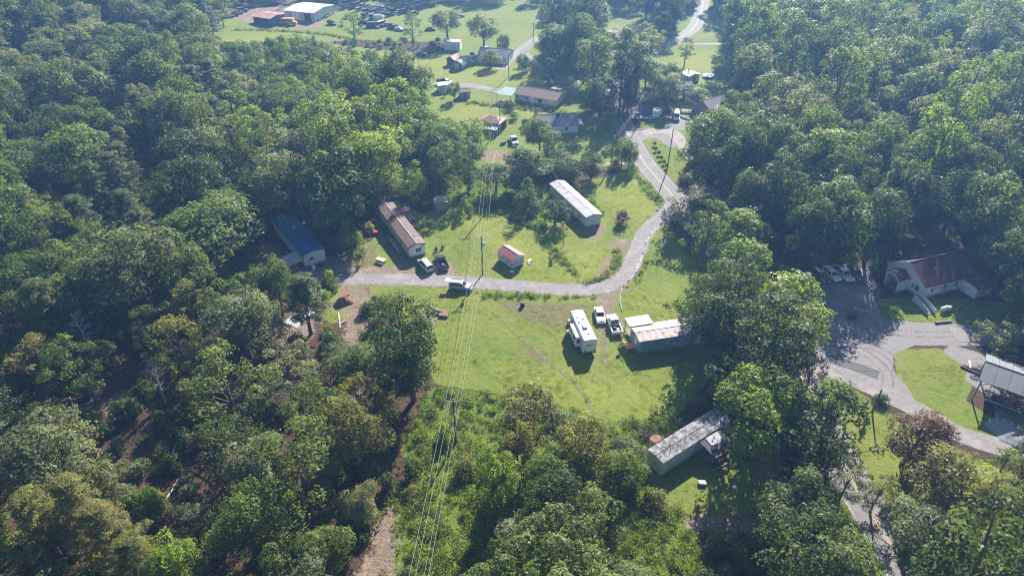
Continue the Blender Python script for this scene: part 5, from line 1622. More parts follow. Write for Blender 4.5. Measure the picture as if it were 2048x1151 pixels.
# debris at the silver trailer
F = SILV_F
for i, (x, y, mt, lab) in enumerate(((4.2, 0.9, BLACK, 'dark box heaped at the silver-roofed trailer door'), (5.2, 1.1, M('rusty_box', (0.22, 0.10, 0.06), 0.8), 'rusty box beside the silver-roofed trailer door'), (3.2, 1.0, WHITE, 'white box on the ground along the silver-roofed trailer'), (6.3, 0.9, BLACK, 'dark bin near the corner of the silver-roofed trailer'), (7.0, 1.2, M('brick_red_box', (0.3, 0.12, 0.09), 0.8), 'brick red box near the corner of the silver-roofed trailer'))):
    q = loc(SILV, x, F.side * (F.W / 2 + y))
    t = thing('storage_box', lab, 'box', (q.x, q.y, G(q.x, q.y)), F.ang + i * 0.5)
    MB().box((0, 0, 0.35), (0.7, 0.6, 0.7)).build('body', mt, t)
    MB().box((0, 0, 0.72), (0.74, 0.64, 0.06)).build('lid', mt, t)
q = loc(SILV, 5.4, F.side * (F.W / 2 + 0.5))
stp = thing('wooden_steps', 'wooden steps with one rail at the silver-roofed trailer door', 'steps', (q.x, q.y, G(q.x, q.y)), F.ang)
for k in range(3):
    MB().box((0, F.side * (0.1 + 0.3 * k), 0.55 - 0.18 * k), (1.0, 0.3, 0.06)).build('tread', WOOD, stp)
MB().beam((0.55, 0, 1.4), (0.55, F.side * 1.0, 0.8), 0.06).build('rail', WOOD, stp)
MB().box((0.55, F.side * 1.0, 0.4), (0.08, 0.08, 0.9)).build('post', WOOD, stp)
# debris at the painted shed
plank(1056, 524, 1062, 520, 0.5, 0.15, WHITE, 'scrap_sheet', 'white scrap panel on the grass right of the painted shed', 'panel')
plank(1059, 530, 1057, 526, 0.4, 0.12, GREYWOOD, 'scrap_sheet', 'grey scrap panel on the grass right of the painted shed', 'panel')
plank(1020, 544, 1028, 545, 0.5, 0.25, WHITE, 'concrete_block', 'white block at the near corner of the painted shed', 'block')
# patched trailer porch, boards, box
F = BOT_F
q = loc(BOT, -2.2, F.side * (F.W / 2 + 1.6))
bp_ = thing('collapsed_porch', 'sagging dark porch with torn white roofing beside the patched trailer', 'porch', (q.x, q.y, G(q.x, q.y)), F.ang)
for k in range(4):
    MB().prism([(-2.2 + k * 1.1, -F.side * 1.5, 2.75), (-1.15 + k * 1.1, -F.side * 1.5, 2.75), (-1.15 + k * 1.1, F.side * 1.6, 2.35 - 0.06 * k), (-2.2 + k * 1.1, F.side * 1.6, 2.35 - 0.05 * k)], (0, 0, 0.06)).build('roof_panel', M('dark_roofing', (0.06, 0.065, 0.08), 0.85), bp_)
MB().prism([(-1.6, -F.side * 1.2, 2.80), (0.9, -F.side * 1.3, 2.80), (1.1, F.side * 0.1, 2.60), (0.2, F.side * 0.4, 2.55), (-1.3, F.side * 0.2, 2.58)], (0, 0, 0.03)).build('torn_sheet', M('torn_white', (0.30, 0.31, 0.33), 0.7), bp_)
for x in (-2.1, 0, 2.1):
    MB().box((x, F.side * 1.5, 1.1), (0.11, 0.11, 2.6)).build('post', WOOD, bp_)
MB().beam((-0.5, F.side * 1.7, 0.0), (0.6, F.side * 1.5, 2.3), 0.08).build('brace', NEWWOOD, bp_)
for k in range(5):
    MB().box((0, F.side * (-1.1 + 0.5 * k), 0.45), (4.2, 0.45, 0.06)).build('floor_board', WOOD, bp_)
plank(1424, 942, 1456, 925, 0.25, 0.12, M('weathered_plank', (0.3, 0.27, 0.27), 0.85), 'plank', 'long grey plank on shaded ground below the sagging porch', 'plank')
plank(1420, 930, 1450, 912, 1.6, 0.2, M('dark_red_deck', (0.08, 0.045, 0.04), 0.9), 'platform', 'low dark red board platform below the sagging porch', 'platform')
crate(1404, 967, 1.1, 0.7, 0.4, R(-5), M('pale_lid', (0.30, 0.32, 0.33), 0.7), 'cooler_box', 'pale box lying in the shade below the patched trailer', 'box')
crate(1468, 976, 0.4, 0.4, 0.4, R(10), WHITE, 'bucket', 'small white bucket in deep shade below the round tree', 'bucket')
q = P(1310, 884)
bd = thing('wooden_steps', 'red-brown board steps behind the patched trailer end', 'steps', q, F.ang)
for k in range(6):
    MB().box((-0.7 + k * 0.28, 0, 0.9), (0.24, 1.3, 0.05)).build('tread', M('red_brown_board', (0.24, 0.13, 0.09), 0.85), bd)
for x in (-0.75, 0.75):
    for y in (-0.6, 0.6):
        MB().box((x, y, 0.6), (0.09, 0.09, 1.3)).build('post', WOOD, bd)
# sign frame in the right lawn
sg = thing('sign_board', 'pale sign panel on two dark posts in the right lawn', 'sign', P(1722, 830), R(40))
for x in (-0.8, 0.8):
    MB().box((x, 0, 1.5), (0.12, 0.12, 3.2)).build('post', BLACK, sg)
MB().box((0, 0.08, 2.55), (1.5, 0.05, 1.0)).build('panel', M('sign_pale', (0.38, 0.42, 0.46), 0.5), sg)
for z in (2.0, 3.1):
    MB().box((0, 0, z), (1.6, 0.08, 0.08)).build('crossbar', BLACK, sg)
# goal-like frame and bins at the church lot
gf = thing('pipe_goal', 'thin metal pipe frame standing at the church lot edge', 'frame', P(1718, 637), R(-20))
for x in (-1.6, 1.6):
    MB().tube([(x, 0, -0.1), (x, 0, 2.2)], 0.05, 6).build('post', STEEL, gf)
MB().tube([(-1.6, 0, 2.2), (1.6, 0, 2.2)], 0.05, 6).build('crossbar', STEEL, gf)
for i, (px, lab) in enumerate(((1699, 'black wheeled bin, left of two at the church lot edge'), (1707, 'black wheeled bin, right of two at the church lot edge'))):
    t = thing('trash_bin', lab, 'bin', P(px, 637), R(-15), 'black bins by the church lot')
    MB().loft([[(-0.28, -0.3, 0.05), (0.28, -0.3, 0.05), (0.28, 0.3, 0.05), (-0.28, 0.3, 0.05)], [(-0.34, -0.38, 1.0), (0.34, -0.38, 1.0), (0.34, 0.38, 1.0), (-0.34, 0.38, 1.0)]]).build('body', BLACK, t)
    MB().box((0, 0, 1.04), (0.74, 0.8, 0.07)).build('lid', BLACK, t)
    for y in (-0.3, 0.3):
        MB().tube([(-0.34, y, 0.12), (-0.34, y + 0.06, 0.12)], 0.12, 8).build('wheel', TYRE, t)
crate(1848, 602, 1.0, 0.9, 0.8, R(20), M('ac_unit_grey', (0.12, 0.12, 0.13), 0.6), 'air_conditioner', 'dark air conditioning unit at the church corner behind the ramp', 'air conditioner')
# fallen post and stump near the right road
plank(1870, 628 + 18, 1902, 643, 0.35, 0.3, WOOD, 'timber_beam', 'dark timber beam on the verge below the propane tank', 'beam')
fpz = thing('leaning_post', 'leaning pale post with white cap on the shaded bank', 'post', P(1976, 644), R(0))
MB().tube([(0, 0, 0), (-1.6, 0.6, 3.0)], [0.1, 0.07], 6).build('shaft', GREYWOOD, fpz)
MB().box((0.05, 0, 0.15), (0.5, 0.4, 0.35)).build('base_block', WHITE, fpz)
# logs beside the pole barn
for i, (a, b, mt, lab) in enumerate((((1921, 733), (1962, 751), BARK, 'dark squared timber, nearest of the pile left of the pole barn'), ((1926, 731), (1964, 745), BARK, 'dark timber, middle of the pile left of the pole barn'), ((1945, 737), (1968, 742), WOOD, 'brown timber, farthest of the pile left of the pole barn'))):
    plank(*a, *b, 0.3, 0.3, mt, 'timber_beam', lab, 'beam', 0.02, 'timbers left of the pole barn')
plank(1937, 724, 1939, 738, 0.3, 0.12, WHITE, 'plank', 'short white plank across the timbers left of the pole barn', 'plank', 0.32)
# loaded utility trailer in the pole barn
p0, p1 = P(1972, 792, 0.7), P(2034, 815, 0.7)
ta = math.atan2(p1.y - p0.y, p1.x - p0.x)
tc_ = (p0 + p1) / 2
ut = thing('utility_trailer', 'flat utility trailer with pale side rails under the pole barn roof', 'trailer', (tc_.x, tc_.y, G(tc_.x, tc_.y)), ta)
TL = (p1 - p0).length
for k in range(8):
    MB().box((-TL / 2 + TL * (k + 0.5) / 8, 0, 0.72), (TL / 8 - 0.03, 2.0, 0.06)).build('floor_board', WOOD, ut)
for y in (-1.05, 1.05):
    MB().box((0, y, 0.85), (TL, 0.07, 0.28)).build('side_rail', M('pale_pink_rail', (0.5, 0.42, 0.40), 0.6), ut)
    for x in (-0.5, 0.5, 1.4):
        wheel(ut, x, y * 1.16, 0.34)
MB().beam((TL / 2, 0, 0.6), (TL / 2 + 1.2, 0, 0.55), 0.12).build('tow_bar', STEEL, ut)
for i, (x, y, L_, W_, H_, mt, nm, lab, ct) in enumerate((
    (-1.9, 0.2, 0.7, 0.6, 0.5, WHITE, 'storage_box', 'white box at the left end of the utility trailer', 'box'),
    (-1.0, -0.3, 0.9, 0.7, 0.5, BLACK, 'storage_box', 'black box on the utility trailer', 'box'),
    (-0.2, 0.35, 0.8, 0.8, 0.7, M('brown_box', (0.2, 0.09, 0.06), 0.8), 'storage_box', 'brown box in the middle of the utility trailer', 'box'),
    (0.9, -0.1, 1.2, 0.9, 0.6, M('terracotta', (0.33, 0.13, 0.09), 0.7), 'storage_box', 'terracotta coloured chest on the utility trailer', 'chest'),
    (2.0, 0.2, 0.8, 0.8, 0.8, M('dark_red_box', (0.16, 0.05, 0.04), 0.7), 'storage_box', 'dark red box at the right end of the utility trailer', 'box'))):
    q = ut.matrix_basis @ Vector((x, y, 0.76))
    t = thing(nm, lab, ct, q, ta + 0.25 * i)
    MB().box((0, 0, H_ / 2), (L_, W_, H_)).build('body', mt, t)
    MB().box((0, 0, H_ + 0.025), (L_ * 1.03, W_ * 1.03, 0.05)).build('lid', mt, t)
q = ut.matrix_basis @ Vector((0.4, 1.6, 0))
mow = thing('riding_mower', 'yellow riding mower behind the trailer in the pole barn', 'mower', (q.x, q.y, G(q.x, q.y)), ta + 0.6)
MB().box((0.45, 0, 0.62), (0.9, 0.6, 0.45)).build('hood', YELLOW, mow)
MB().box((-0.3, 0, 0.75), (0.5, 0.55, 0.12)).build('seat', YELLOW, mow)
MB().box((-0.52, 0, 1.05), (0.1, 0.5, 0.5)).build('backrest', YELLOW, mow)
MB().box((0, 0, 0.38), (1.5, 0.9, 0.14)).build('deck', BLACK, mow)
for x in (-0.5, 0.6):
    for y in (-0.45, 0.45):
        wheel(mow, x, y, 0.27, 0.16)
# mowers near white cottage
for i, (px, py, lab) in enumerate(((1006, 289, 'dark ride-on mower left of the white pickup by the cottage'), (1036, 302, 'dark ride-on mower below the white pickup by the cottage'))):
    t = thing('riding_mower', lab, 'mower', P(px, py), R(40 + 60 * i))
    MB().box((0.45, 0, 0.62), (0.9, 0.6, 0.45)).build('hood', BLACK, t)
    MB().box((-0.3, 0, 0.75), (0.5, 0.55, 0.12)).build('seat', BLACK, t)
    MB().box((0, 0, 0.38), (1.5, 0.9, 0.14)).build('deck', BLACK, t)
    for x in (-0.5, 0.6):
        for y in (-0.45, 0.45):
            wheel(t, x, y, 0.27, 0.16)
# boat and trampoline
bo = thing('rowing_boat', 'narrow white boat on the grass beside the white van', 'boat', P(1368, 236), R(-55))
def hull(x, w_, z): return [(x, -w_, 0.55), (x, -w_ * 0.8, 0.1), (x, 0, z), (x, w_ * 0.8, 0.1), (x, w_, 0.55), (x, w_ * 0.9, 0.5), (x, 0, 0.2), (x, -w_ * 0.9, 0.5)]
MB().loft([hull(-2.4, 0.4, 0.05), hull(-1, 0.55, 0), hull(0.6, 0.55, 0), hull(1.8, 0.3, 0.05), hull(2.4, 0.05, 0.3)]).build('hull', WHITE, bo)
for x in (-1.2, 0.4):
    MB().box((x, 0, 0.46), (0.25, 0.9, 0.04)).build('thwart', WOOD, bo)
tr = thing('trampoline', 'round blue trampoline on the grass in the far right yard', 'trampoline', P(1416, 155), 0)
MB().lathe([(1.95, 0.85), (2.05, 0.9), (1.95, 0.95), (1.5, 0.93)], 20).build('pad', M('trampoline_blue', (0.02, 0.12, 0.5), 0.5), tr)
MB().lathe([(1.6, 0.93), (0.05, 0.945)], 20).build('mat', M('trampoline_mat', (0.02, 0.1, 0.38), 0.7), tr)
for k in range(6):
    a_ = k * math.pi / 3
    MB().tube([(1.9 * math.cos(a_), 1.9 * math.sin(a_), 0), (1.9 * math.cos(a_), 1.9 * math.sin(a_), 0.9)], 0.04, 5).build('leg', STEEL, tr)
# wire fence by the low white house
fn_pts = [(934, 200), (950, 204), (968, 208), (985, 210), (1003, 213), (1022, 214), (1044, 216), (1064, 218), (1086, 221), (1110, 223), (1132, 224)]
fn = thing('wire_fence', 'thin post and wire fence across the field before the low white house', 'fence', P(1022, 214))
o0 = fn.location.copy()
fps = [P(*q) - o0 for q in fn_pts]
for q in fps:
    MB().box(q + Vector((0, 0, 0.6)), (0.13, 0.13, 1.5)).build('post', WOOD, fn)
for z in (0.5, 0.85, 1.2):
    mb = MB()
    for a, b in zip(fps[:-1], fps[1:]):
        mb.tube([a + Vector((0, 0, z)), b + Vector((0, 0, z))], 0.012, 4)
    mb.build('wire', STEEL, fn)
# fallen logs in the left wood
for i, (a, b, r0, r1, lab) in enumerate((
    ((280, 1090), (358, 962), 0.24, 0.12, 'long bare fallen trunk slanting through the lower left wood'),
    ((343, 938), (357, 880), 0.30, 0.20, 'short thick pale fallen trunk above the long one in the left wood'),
    ((236, 838), (290, 812), 0.14, 0.08, 'pale fallen trunk on dark soil beyond a clump in the left wood'),
    ((150, 800), (205, 782), 0.10, 0.06, 'thin pale fallen branch in the left wood clearing'),
    ((198, 914), (280, 992), 0.14, 0.08, 'grey fallen trunk crossing dark ground left of the long one'),
    ((200, 1076), (240, 1050), 0.14, 0.10, 'reddish fallen trunk near the bottom left pine'),
    ((0, 1050), (22, 1036), 0.14, 0.10, 'pale log end at the lower left corner'),
    ((416, 890), (440, 920), 0.12, 0.08, 'small pale fallen trunk in the middle of the left wood'),
    ((120, 830), (200, 800), 0.12, 0.08, 'thin grey fallen trunk on red soil in the left wood'))):
    log(*a, *b, r0, r1, DEADWOOD, lab, 0.3, 'fallen trunks in the left wood')
o = plank(385, 590, 398, 582, 1.4, 0.5, M('lilac_cloth', (0.35, 0.33, 0.55), 0.8), 'cloth_bundle', 'lilac coloured cloth bundle under trees in the left wood', 'bundle')
o = plank(580, 650, 620, 622, 3.6, 0.06, M('grey_slab', (0.34, 0.32, 0.32), 0.9, 0.15), 'concrete_slab', 'pale concrete slab beneath the roadside pine', 'slab')
plank(604, 640, 630, 628, 0.8, 0.5, WHITE, 'scrap_sheet', 'white scrap panel beside the concrete slab under the pine', 'panel')


# ------------------------------------------------------------------ vegetation
def leaf_cards(rng, c, n, size, aspect=0.62, fold=0.25):
    """kite-shaped leaf sprays: centres c (k,3), normals n (k,3), sizes (k,)"""
    k = len(c)
    r = rng.normal(size=(k, 3))
    t = np.cross(n, r)
    t /= np.linalg.norm(t, axis=1, keepdims=True) + 1e-9
    b = np.cross(n, t)
    s = size[:, None]
    v = np.stack([c - t * s * 0.5, c + b * s * aspect * 0.5 + n * s * fold * 0.5, c + t * s * 0.5 - n * s * fold * 0.3, c - b * s * aspect * 0.5 + n * s * fold * 0.5], 1)
    return v.reshape(-1, 3)

def cards_mesh(name, v, mat, extra=None, tint=None):
    """quads from v, plus an optional MB of wood in slot 1"""
    k = len(v) // 4
    vs = v
    nv = len(v)
    loops = np.arange(nv, dtype=np.int32)
    starts = np.arange(0, nv, 4, dtype=np.int32)
    tot = np.full(k, 4, np.int32)
    mi = np.zeros(k, np.int32)
    if extra is not None and extra.v:
        ev = np.array(extra.v)
        ef = extra.f
        vs = np.concatenate([v, ev])
        el = np.concatenate([np.array(f, np.int32) + nv for f in ef])
        et = np.array([len(f) for f in ef], np.int32)
        es = np.concatenate([[0], np.cumsum(et)[:-1]]).astype(np.int32) + nv
        loops = np.concatenate([loops, el])
        starts = np.concatenate([starts, es])
        tot = np.concatenate([tot, et])
        mi = np.concatenate([mi, np.ones(len(ef), np.int32)])
    me = bpy.data.meshes.new(name)
    me.vertices.add(len(vs))
    me.vertices.foreach_set('co', vs.astype(np.float32).ravel())
    me.loops.add(len(loops))
    me.loops.foreach_set('vertex_index', loops)
    me.polygons.add(len(starts))
    me.polygons.foreach_set('loop_start', starts)
    me.polygons.foreach_set('loop_total', tot)
    me.polygons.foreach_set('material_index', mi)
    me.materials.append(mat)
    if extra is not None: me.materials.append(BARK)
    tv = np.full(len(vs), 0.5, np.float32)
    if tint is not None: tv[:nv] = np.repeat(tint, 4)
    at = me.attributes.new('tint', 'FLOAT', 'POINT')
    at.data.foreach_set('value', tv)
    me.update()
    return me

def unit_dirs(rng, k):
    d = rng.normal(size=(k, 3))
    return d / (np.linalg.norm(d, axis=1, keepdims=True) + 1e-9)

def lobes_to_leaves(rng, lobes, per_m2, size, up=0.35, flat=1.0, open_=0.0, shell=0.6):
    cs, ns, ss, ts = [], [], [], []
    for (x, y, z, r) in lobes:
        k = max(6, int(per_m2 * 4 * math.pi * r * r))
        d = unit_dirs(rng, k)
        keep = d[:, 2] > -0.75 + 0.4 * rng.random(k)
        d = d[keep]
        k = len(d)
        # ragged radius: low-frequency bumps
        ph = rng.uniform(0, 6.28, 3)
        bump = 1 + 0.16 * np.sin(5 * d[:, 0] + ph[0]) + 0.16 * np.sin(5 * d[:, 1] + ph[1]) + 0.12 * np.sin(6 * d[:, 2] + ph[2])
        rad = r * bump * (shell + (1.05 - shell) * rng.random(k) ** 0.5)
        p = d * rad[:, None]
        p[:, 2] *= flat
        p += np.array([x, y, z])
        n = d * 0.95 + rng.normal(size=(k, 3)) * 0.42 + np.array([0, 0, up])
        n /= np.linalg.norm(n, axis=1, keepdims=True) + 1e-9
        cs.append(p)
        ns.append(n)
        ss.append(size * (0.65 + 0.7 * rng.random(k)))
        ts.append(np.full(k, rng.random()))
    global TINT
    TINT = np.concatenate(ts).astype(np.float32)
    return np.concatenate(cs), np.concatenate(ns), np.concatenate(ss)

def trunk_mb(rng, h, r0, lobes=None, n_limb=9, top=0.8, lean=0.0):
    mb = MB()
    lx, ly = rng.uniform(-1, 1, 2) * 0.035 * h + lean
    pts = [(lx * (t ** 2) + 0.02 * h * math.sin(3 * t + 1) * t, ly * (t ** 2), h * t * top - (0.4 if t == 0 else 0)) for t in (0, 0.2, 0.45, 0.7, 1)]
    mb.tube(pts, [r0 * 1.25, r0, r0 * 0.78, r0 * 0.5, r0 * 0.15], 7)
    if lobes is not None:
        idx = rng.permutation(len(lobes))[:n_limb]
        for i in idx:
            x, y, z, r = lobes[i]
            t0 = min(0.92, max(0.22, (z / (h * top)) * rng.uniform(0.5, 0.72)))
            a = Vector((lx * t0 * t0, ly * t0 * t0, h * t0 * top))
            b = Vector((x, y, z))
            m = a.lerp(b, 0.5) + Vector((0, 0, -0.06 * h * 0.3))
            rr = r0 * 0.45 * (1 - 0.5 * t0)
            mb.tube([a, m, b], [rr, rr * 0.65, rr * 0.2], 5)
    return mb

class Proto:
    pass

def proto(kind, seed, leaf):
    """returns a Proto: trunk mesh, crown mesh, joined mesh, nominal height and width"""
    rng = np.random.default_rng(seed)
    p = Proto()
    p.kind = kind
    lob = []
    if kind == 'broad':
        h, r = 15.0, 5.0
        zc, rz = 0.60 * h, 0.40 * h
        ph = rng.uniform(0, 6.28, 4)
        for i in range(36):
            d = unit_dirs(rng, 1)[0]
            if d[2] < -0.55: d[2] *= -1
            az = math.atan2(d[1], d[0])
            w_ = 1 + 0.17 * math.sin(2 * az + ph[0]) + 0.13 * math.sin(3 * az + ph[1]) + 0.1 * math.sin(4 * d[2] + ph[2])
            q = rng.uniform(0.60, 0.92) * w_
            lob.append((d[0] * r * q * 0.88, d[1] * r * q * 0.88, zc + d[2] * rz * q * 0.9, rng.uniform(0.8, 1.9)))
        c, n, s = lobes_to_leaves(rng, lob, 12, 0.36, shell=0.72)
        tr = trunk_mb(rng, h, 0.30, lob, 12)
        p.h, p.w = h, 2 * r
    elif kind == 'loose':      # open crown with gaps, visible limbs
        h, r = 14.0, 4.6
        ph = rng.uniform(0, 6.28, 4)
        for i in range(34):
            az = rng.uniform(0, 6.28)
            t = rng.uniform(0.30, 0.98)
            rr = r * (math.sin(math.pi * min(1, (t - 0.15) / 0.85) ** 0.9) ** 0.7) * rng.uniform(0.45, 1.0) * (1 + 0.2 * math.sin(2 * az + ph[0]))
            lob.append((rr * math.cos(az), rr * math.sin(az), h * t, rng.uniform(0.55, 1.25)))
        c, n, s = lobes_to_leaves(rng, lob, 12, 0.32, 0.3, 0.75, 0, 0.45)
        tr = trunk_mb(rng, h, 0.24, lob, 20, 0.9)
        p.h, p.w = h, 2 * r
    elif kind == 'tall':       # tulip-poplar like, tall oval
        h, r = 19.0, 3.7
        ph = rng.uniform(0, 6.28, 4)
        for i in range(56):
            t = rng.uniform(0.16, 0.97)
            az = rng.uniform(0, 6.28)
            prof = (math.sin(math.pi * min(1, (1 - t) * 1.10) ** 0.65)) if t > 0.1 else 0
            rr = r * max(0.08, prof) * rng.uniform(0.55, 0.95) * (1 + 0.15 * math.sin(2 * az + ph[0] + 4 * t))
            lob.append((rr * math.cos(az), rr * math.sin(az), h * t, rng.uniform(0.7, 1.5) * (1.15 - 0.4 * t)))
        c, n, s = lobes_to_leaves(rng, lob, 13, 0.34, shell=0.72)
        tr = trunk_mb(rng, h, 0.30, lob, 10, 0.92)
        p.h, p.w = h, 2 * r
    elif kind == 'cone':       # young pyramidal tree, foliage to the ground
        h, r = 13.0, 3.1
        for i in range(60):
            t = rng.uniform(0.06, 0.97)
            az = rng.uniform(0, 6.28)
            rr = r * (1 - t) ** 0.75 * rng.uniform(0.6, 0.95)
            lob.append((rr * math.cos(az), rr * math.sin(az), h * t, rng.uniform(0.55, 1.0) * (1.15 - 0.55 * t)))
        c, n, s = lobes_to_leaves(rng, lob, 17, 0.27)
        tr = trunk_mb(rng, h, 0.2, lob, 4, 0.9)
        p.h, p.w = h, 2 * r
    elif kind == 'pine':       # whorls of flat sprays on a visible trunk
        h, r = 17.0, 3.9
        mbp = []
        lev = 13
        for L_ in range(lev):
            t = 0.34 + 0.64 * L_ / (lev - 1)
            nb = int(rng.integers(4, 7))
            a0 = rng.uniform(0, 6.28)
            for b_ in range(nb):
                az = a0 + 6.28 * b_ / nb + rng.uniform(-.3, .3)
                ln = r * (1.05 - t) ** 0.55 * rng.uniform(0.55, 1.05) * 1.15
                mbp.append((az, t, ln))
                for q in (0.5, 0.78, 1.0):
                    lob.append((ln * q * math.cos(az), ln * q * math.sin(az), h * t + 0.10 * ln * q + rng.uniform(-.15, .15), rng.uniform(0.42, 0.85) * (1.1 - 0.3 * q)))
        c, n, s = lobes_to_leaves(rng, lob, 19, 0.34, 0.9, 0.42, 0, 0.15)
        tr = trunk_mb(rng, h, 0.22, None, 0, 0.97)
        for az, t, ln in mbp:
            tr.tube([(0, 0, h * t * 0.97 - 0.2), (ln * math.cos(az), ln * math.sin(az), h * t + 0.1 * ln)], [0.06, 0.02], 4)
        p.h, p.w = h, 2 * r
    elif kind == 'cedar':      # dense dark upright
        h, r = 8.0, 2.2
        for i in range(46):
            t = rng.uniform(0.08, 0.95)
            az = rng.uniform(0, 6.28)
            rr = r * math.sin(math.pi * min(1, (1.02 - t) * 0.80) ** 0.8) * rng.uniform(0.55, 0.9)
            lob.append((rr * math.cos(az), rr * math.sin(az), h * t, rng.uniform(0.4, 0.75)))
        c, n, s = lobes_to_leaves(rng, lob, 34, 0.20, 0.3)
        tr = trunk_mb(rng, h, 0.16, None, 0, 0.9)
        p.h, p.w = h, 2 * r
    elif kind == 'round':      # low orchard-like round tree, short trunk
        h, r = 6.5, 3.0
        for i in range(34):
            d = unit_dirs(rng, 1)[0]
            q = rng.uniform(0.6, 0.92)
            lob.append((d[0] * r * q * 0.85, d[1] * r * q * 0.85, 0.56 * h + d[2] * 0.42 * h * q, rng.uniform(0.6, 1.05)))
        c, n, s = lobes_to_leaves(rng, lob, 20, 0.25)
        tr = trunk_mb(rng, h, 0.16, lob, 8, 0.7)
        p.h, p.w = h, 2 * r
    elif kind == 'shrub':
        h, r = 2.4, 1.5
        for i in range(16):
            az = rng.uniform(0, 6.28)
            rr = r * rng.uniform(0, 0.75)
            lob.append((rr * math.cos(az), rr * math.sin(az), rng.uniform(0.25, 0.8) * h * (1 - 0.35 * rr / r), rng.uniform(0.35, 0.7)))
        c, n, s = lobes_to_leaves(rng, lob, 26, 0.22, 0.4)
        tr = trunk_mb(rng, h, 0.05, lob, 6, 0.6)
        p.h, p.w = h, 2 * r
    elif kind == 'dead':
        h, r = 13.0, 3.4
        mb = trunk_mb(rng, h, 0.24, None, 0, 1.0)
        tw = []
        for i in range(26):
            t = rng.uniform(0.3, 0.95)
            az = rng.uniform(0, 6.28)
            ln = r * (1.1 - t) ** 0.5 * rng.uniform(0.5, 1)
            a = Vector((0, 0, h * t))
            b = a + Vector((ln * math.cos(az), ln * math.sin(az), ln * rng.uniform(0.1, 0.6)))
            mb.tube([a, a.lerp(b, 0.5) + Vector((0, 0, -0.1)), b], [0.07, 0.045, 0.015], 4)
            for j in range(7):
                q = a.lerp(b, rng.uniform(0.4, 1))
                e = q + Vector(tuple(rng.normal(size=3))) * 0.55
                mb.tube([q, e], [0.025, 0.008], 3)
                if j < 3: lob.append((*e, 0.3))
        p.trunk = mb.mesh('dead_trunk', DEADWOOD)
        c, n, s = lobes_to_leaves(rng, lob, 10, 0.16, 0.1, 1, 0, 0.1)
        p.crown = cards_mesh('dead_twigs', leaf_cards(rng, c, n, s, 0.25), leaf)
        p.joined = None
        p.h, p.w = h, 2 * r
        return p
    v = leaf_cards(rng, c, n, s, 0.30 if kind == 'pine' else 0.62)
    p.w = 2 * float(np.percentile(np.hypot(c[:, 0], c[:, 1]), 95))
    p.h = float(np.percentile(c[:, 2], 99.7))
    p.trunk = tr.mesh(kind + '_trunk', BARK)
    p.crown = cards_mesh(kind + '_crown', v, leaf, None, TINT)
    p.joined = (v, tr, leaf, TINT)
    p.n = len(v) // 4
    return p

PR = {}
def get_protos():
    spec = [
        ('broad', 'dark', 3), ('broad', 'mid', 4), ('broad', 'bright', 3), ('broad', 'grey', 3), ('broad', 'olive', 2), ('broad', 'brown', 1),
        ('tall', 'mid', 3), ('tall', 'bright', 2), ('tall', 'dark', 1), ('loose', 'mid', 2), ('loose', 'grey', 2), ('loose', 'olive', 1), ('loose', 'dark', 1), ('loose', 'plum', 1),
        ('cone', 'mid', 1), ('cone', 'bright', 1), ('cone', 'dark', 1), ('pine', 'needle', 2), ('pine', 'olive', 1), ('cedar', 'cedar', 1), ('round', 'dark', 1), ('round', 'mid', 1), ('round', 'bright', 1), ('round', 'grey', 1), ('round', 'brown', 1),
        ('shrub', 'mid', 1), ('shrub', 'bright', 1), ('shrub', 'dark', 1), ('shrub', 'olive', 1), ('shrub', 'brown', 1), ('dead', 'plum', 1),
    ]
    s = 100
    for kind, leaf, n in spec:
        PR[(kind, leaf)] = [proto(kind, s + 7 * i, LEAF[leaf]) for i in range(n)]
        s += 31
get_protos()

KINDN = {'broad': 'broad_tree', 'tall': 'tall_tree', 'loose': 'open_tree', 'cone': 'conical_tree', 'pine': 'pine_tree', 'cedar': 'cedar_tree', 'round': 'round_tree', 'shrub': 'shrub', 'dead': 'dead_tree'}
TREES = []      # x, y, radius of everything planted
rt = random.Random(77)
def plant(kind, leaf, x, y, width, height, label=None, group=None, rot=None, name=None):
    prs = PR[(kind, leaf)]
    p = rt.choice(prs)
    t = thing(name or KINDN[kind], label, 'shrub' if kind == 'shrub' else 'tree', (x, y, G(x, y)), rt.uniform(0, 6.28) if rot is None else rot, group)
    t.scale = (width / p.w * rt.uniform(0.93, 1.07), width / p.w * rt.uniform(0.93, 1.07), height / p.h)
    t.rotation_euler[0], t.rotation_euler[1] = rt.gauss(0, 0.035), rt.gauss(0, 0.035)
    link('trunk', p.trunk, t)
    link('crown', p.crown, t)
    TREES.append((x, y, width / 2, height))
    return t

def place(tx, ty, wpx, h):
    """stand a tree of height h so that its top shows at pixel (tx, ty), wpx wide"""
    q = P(tx, ty, h * 0.97)
    zc = proj(q.x, q.y, q.z)[2]
    return q.x, q.y, wpx / FPX * zc

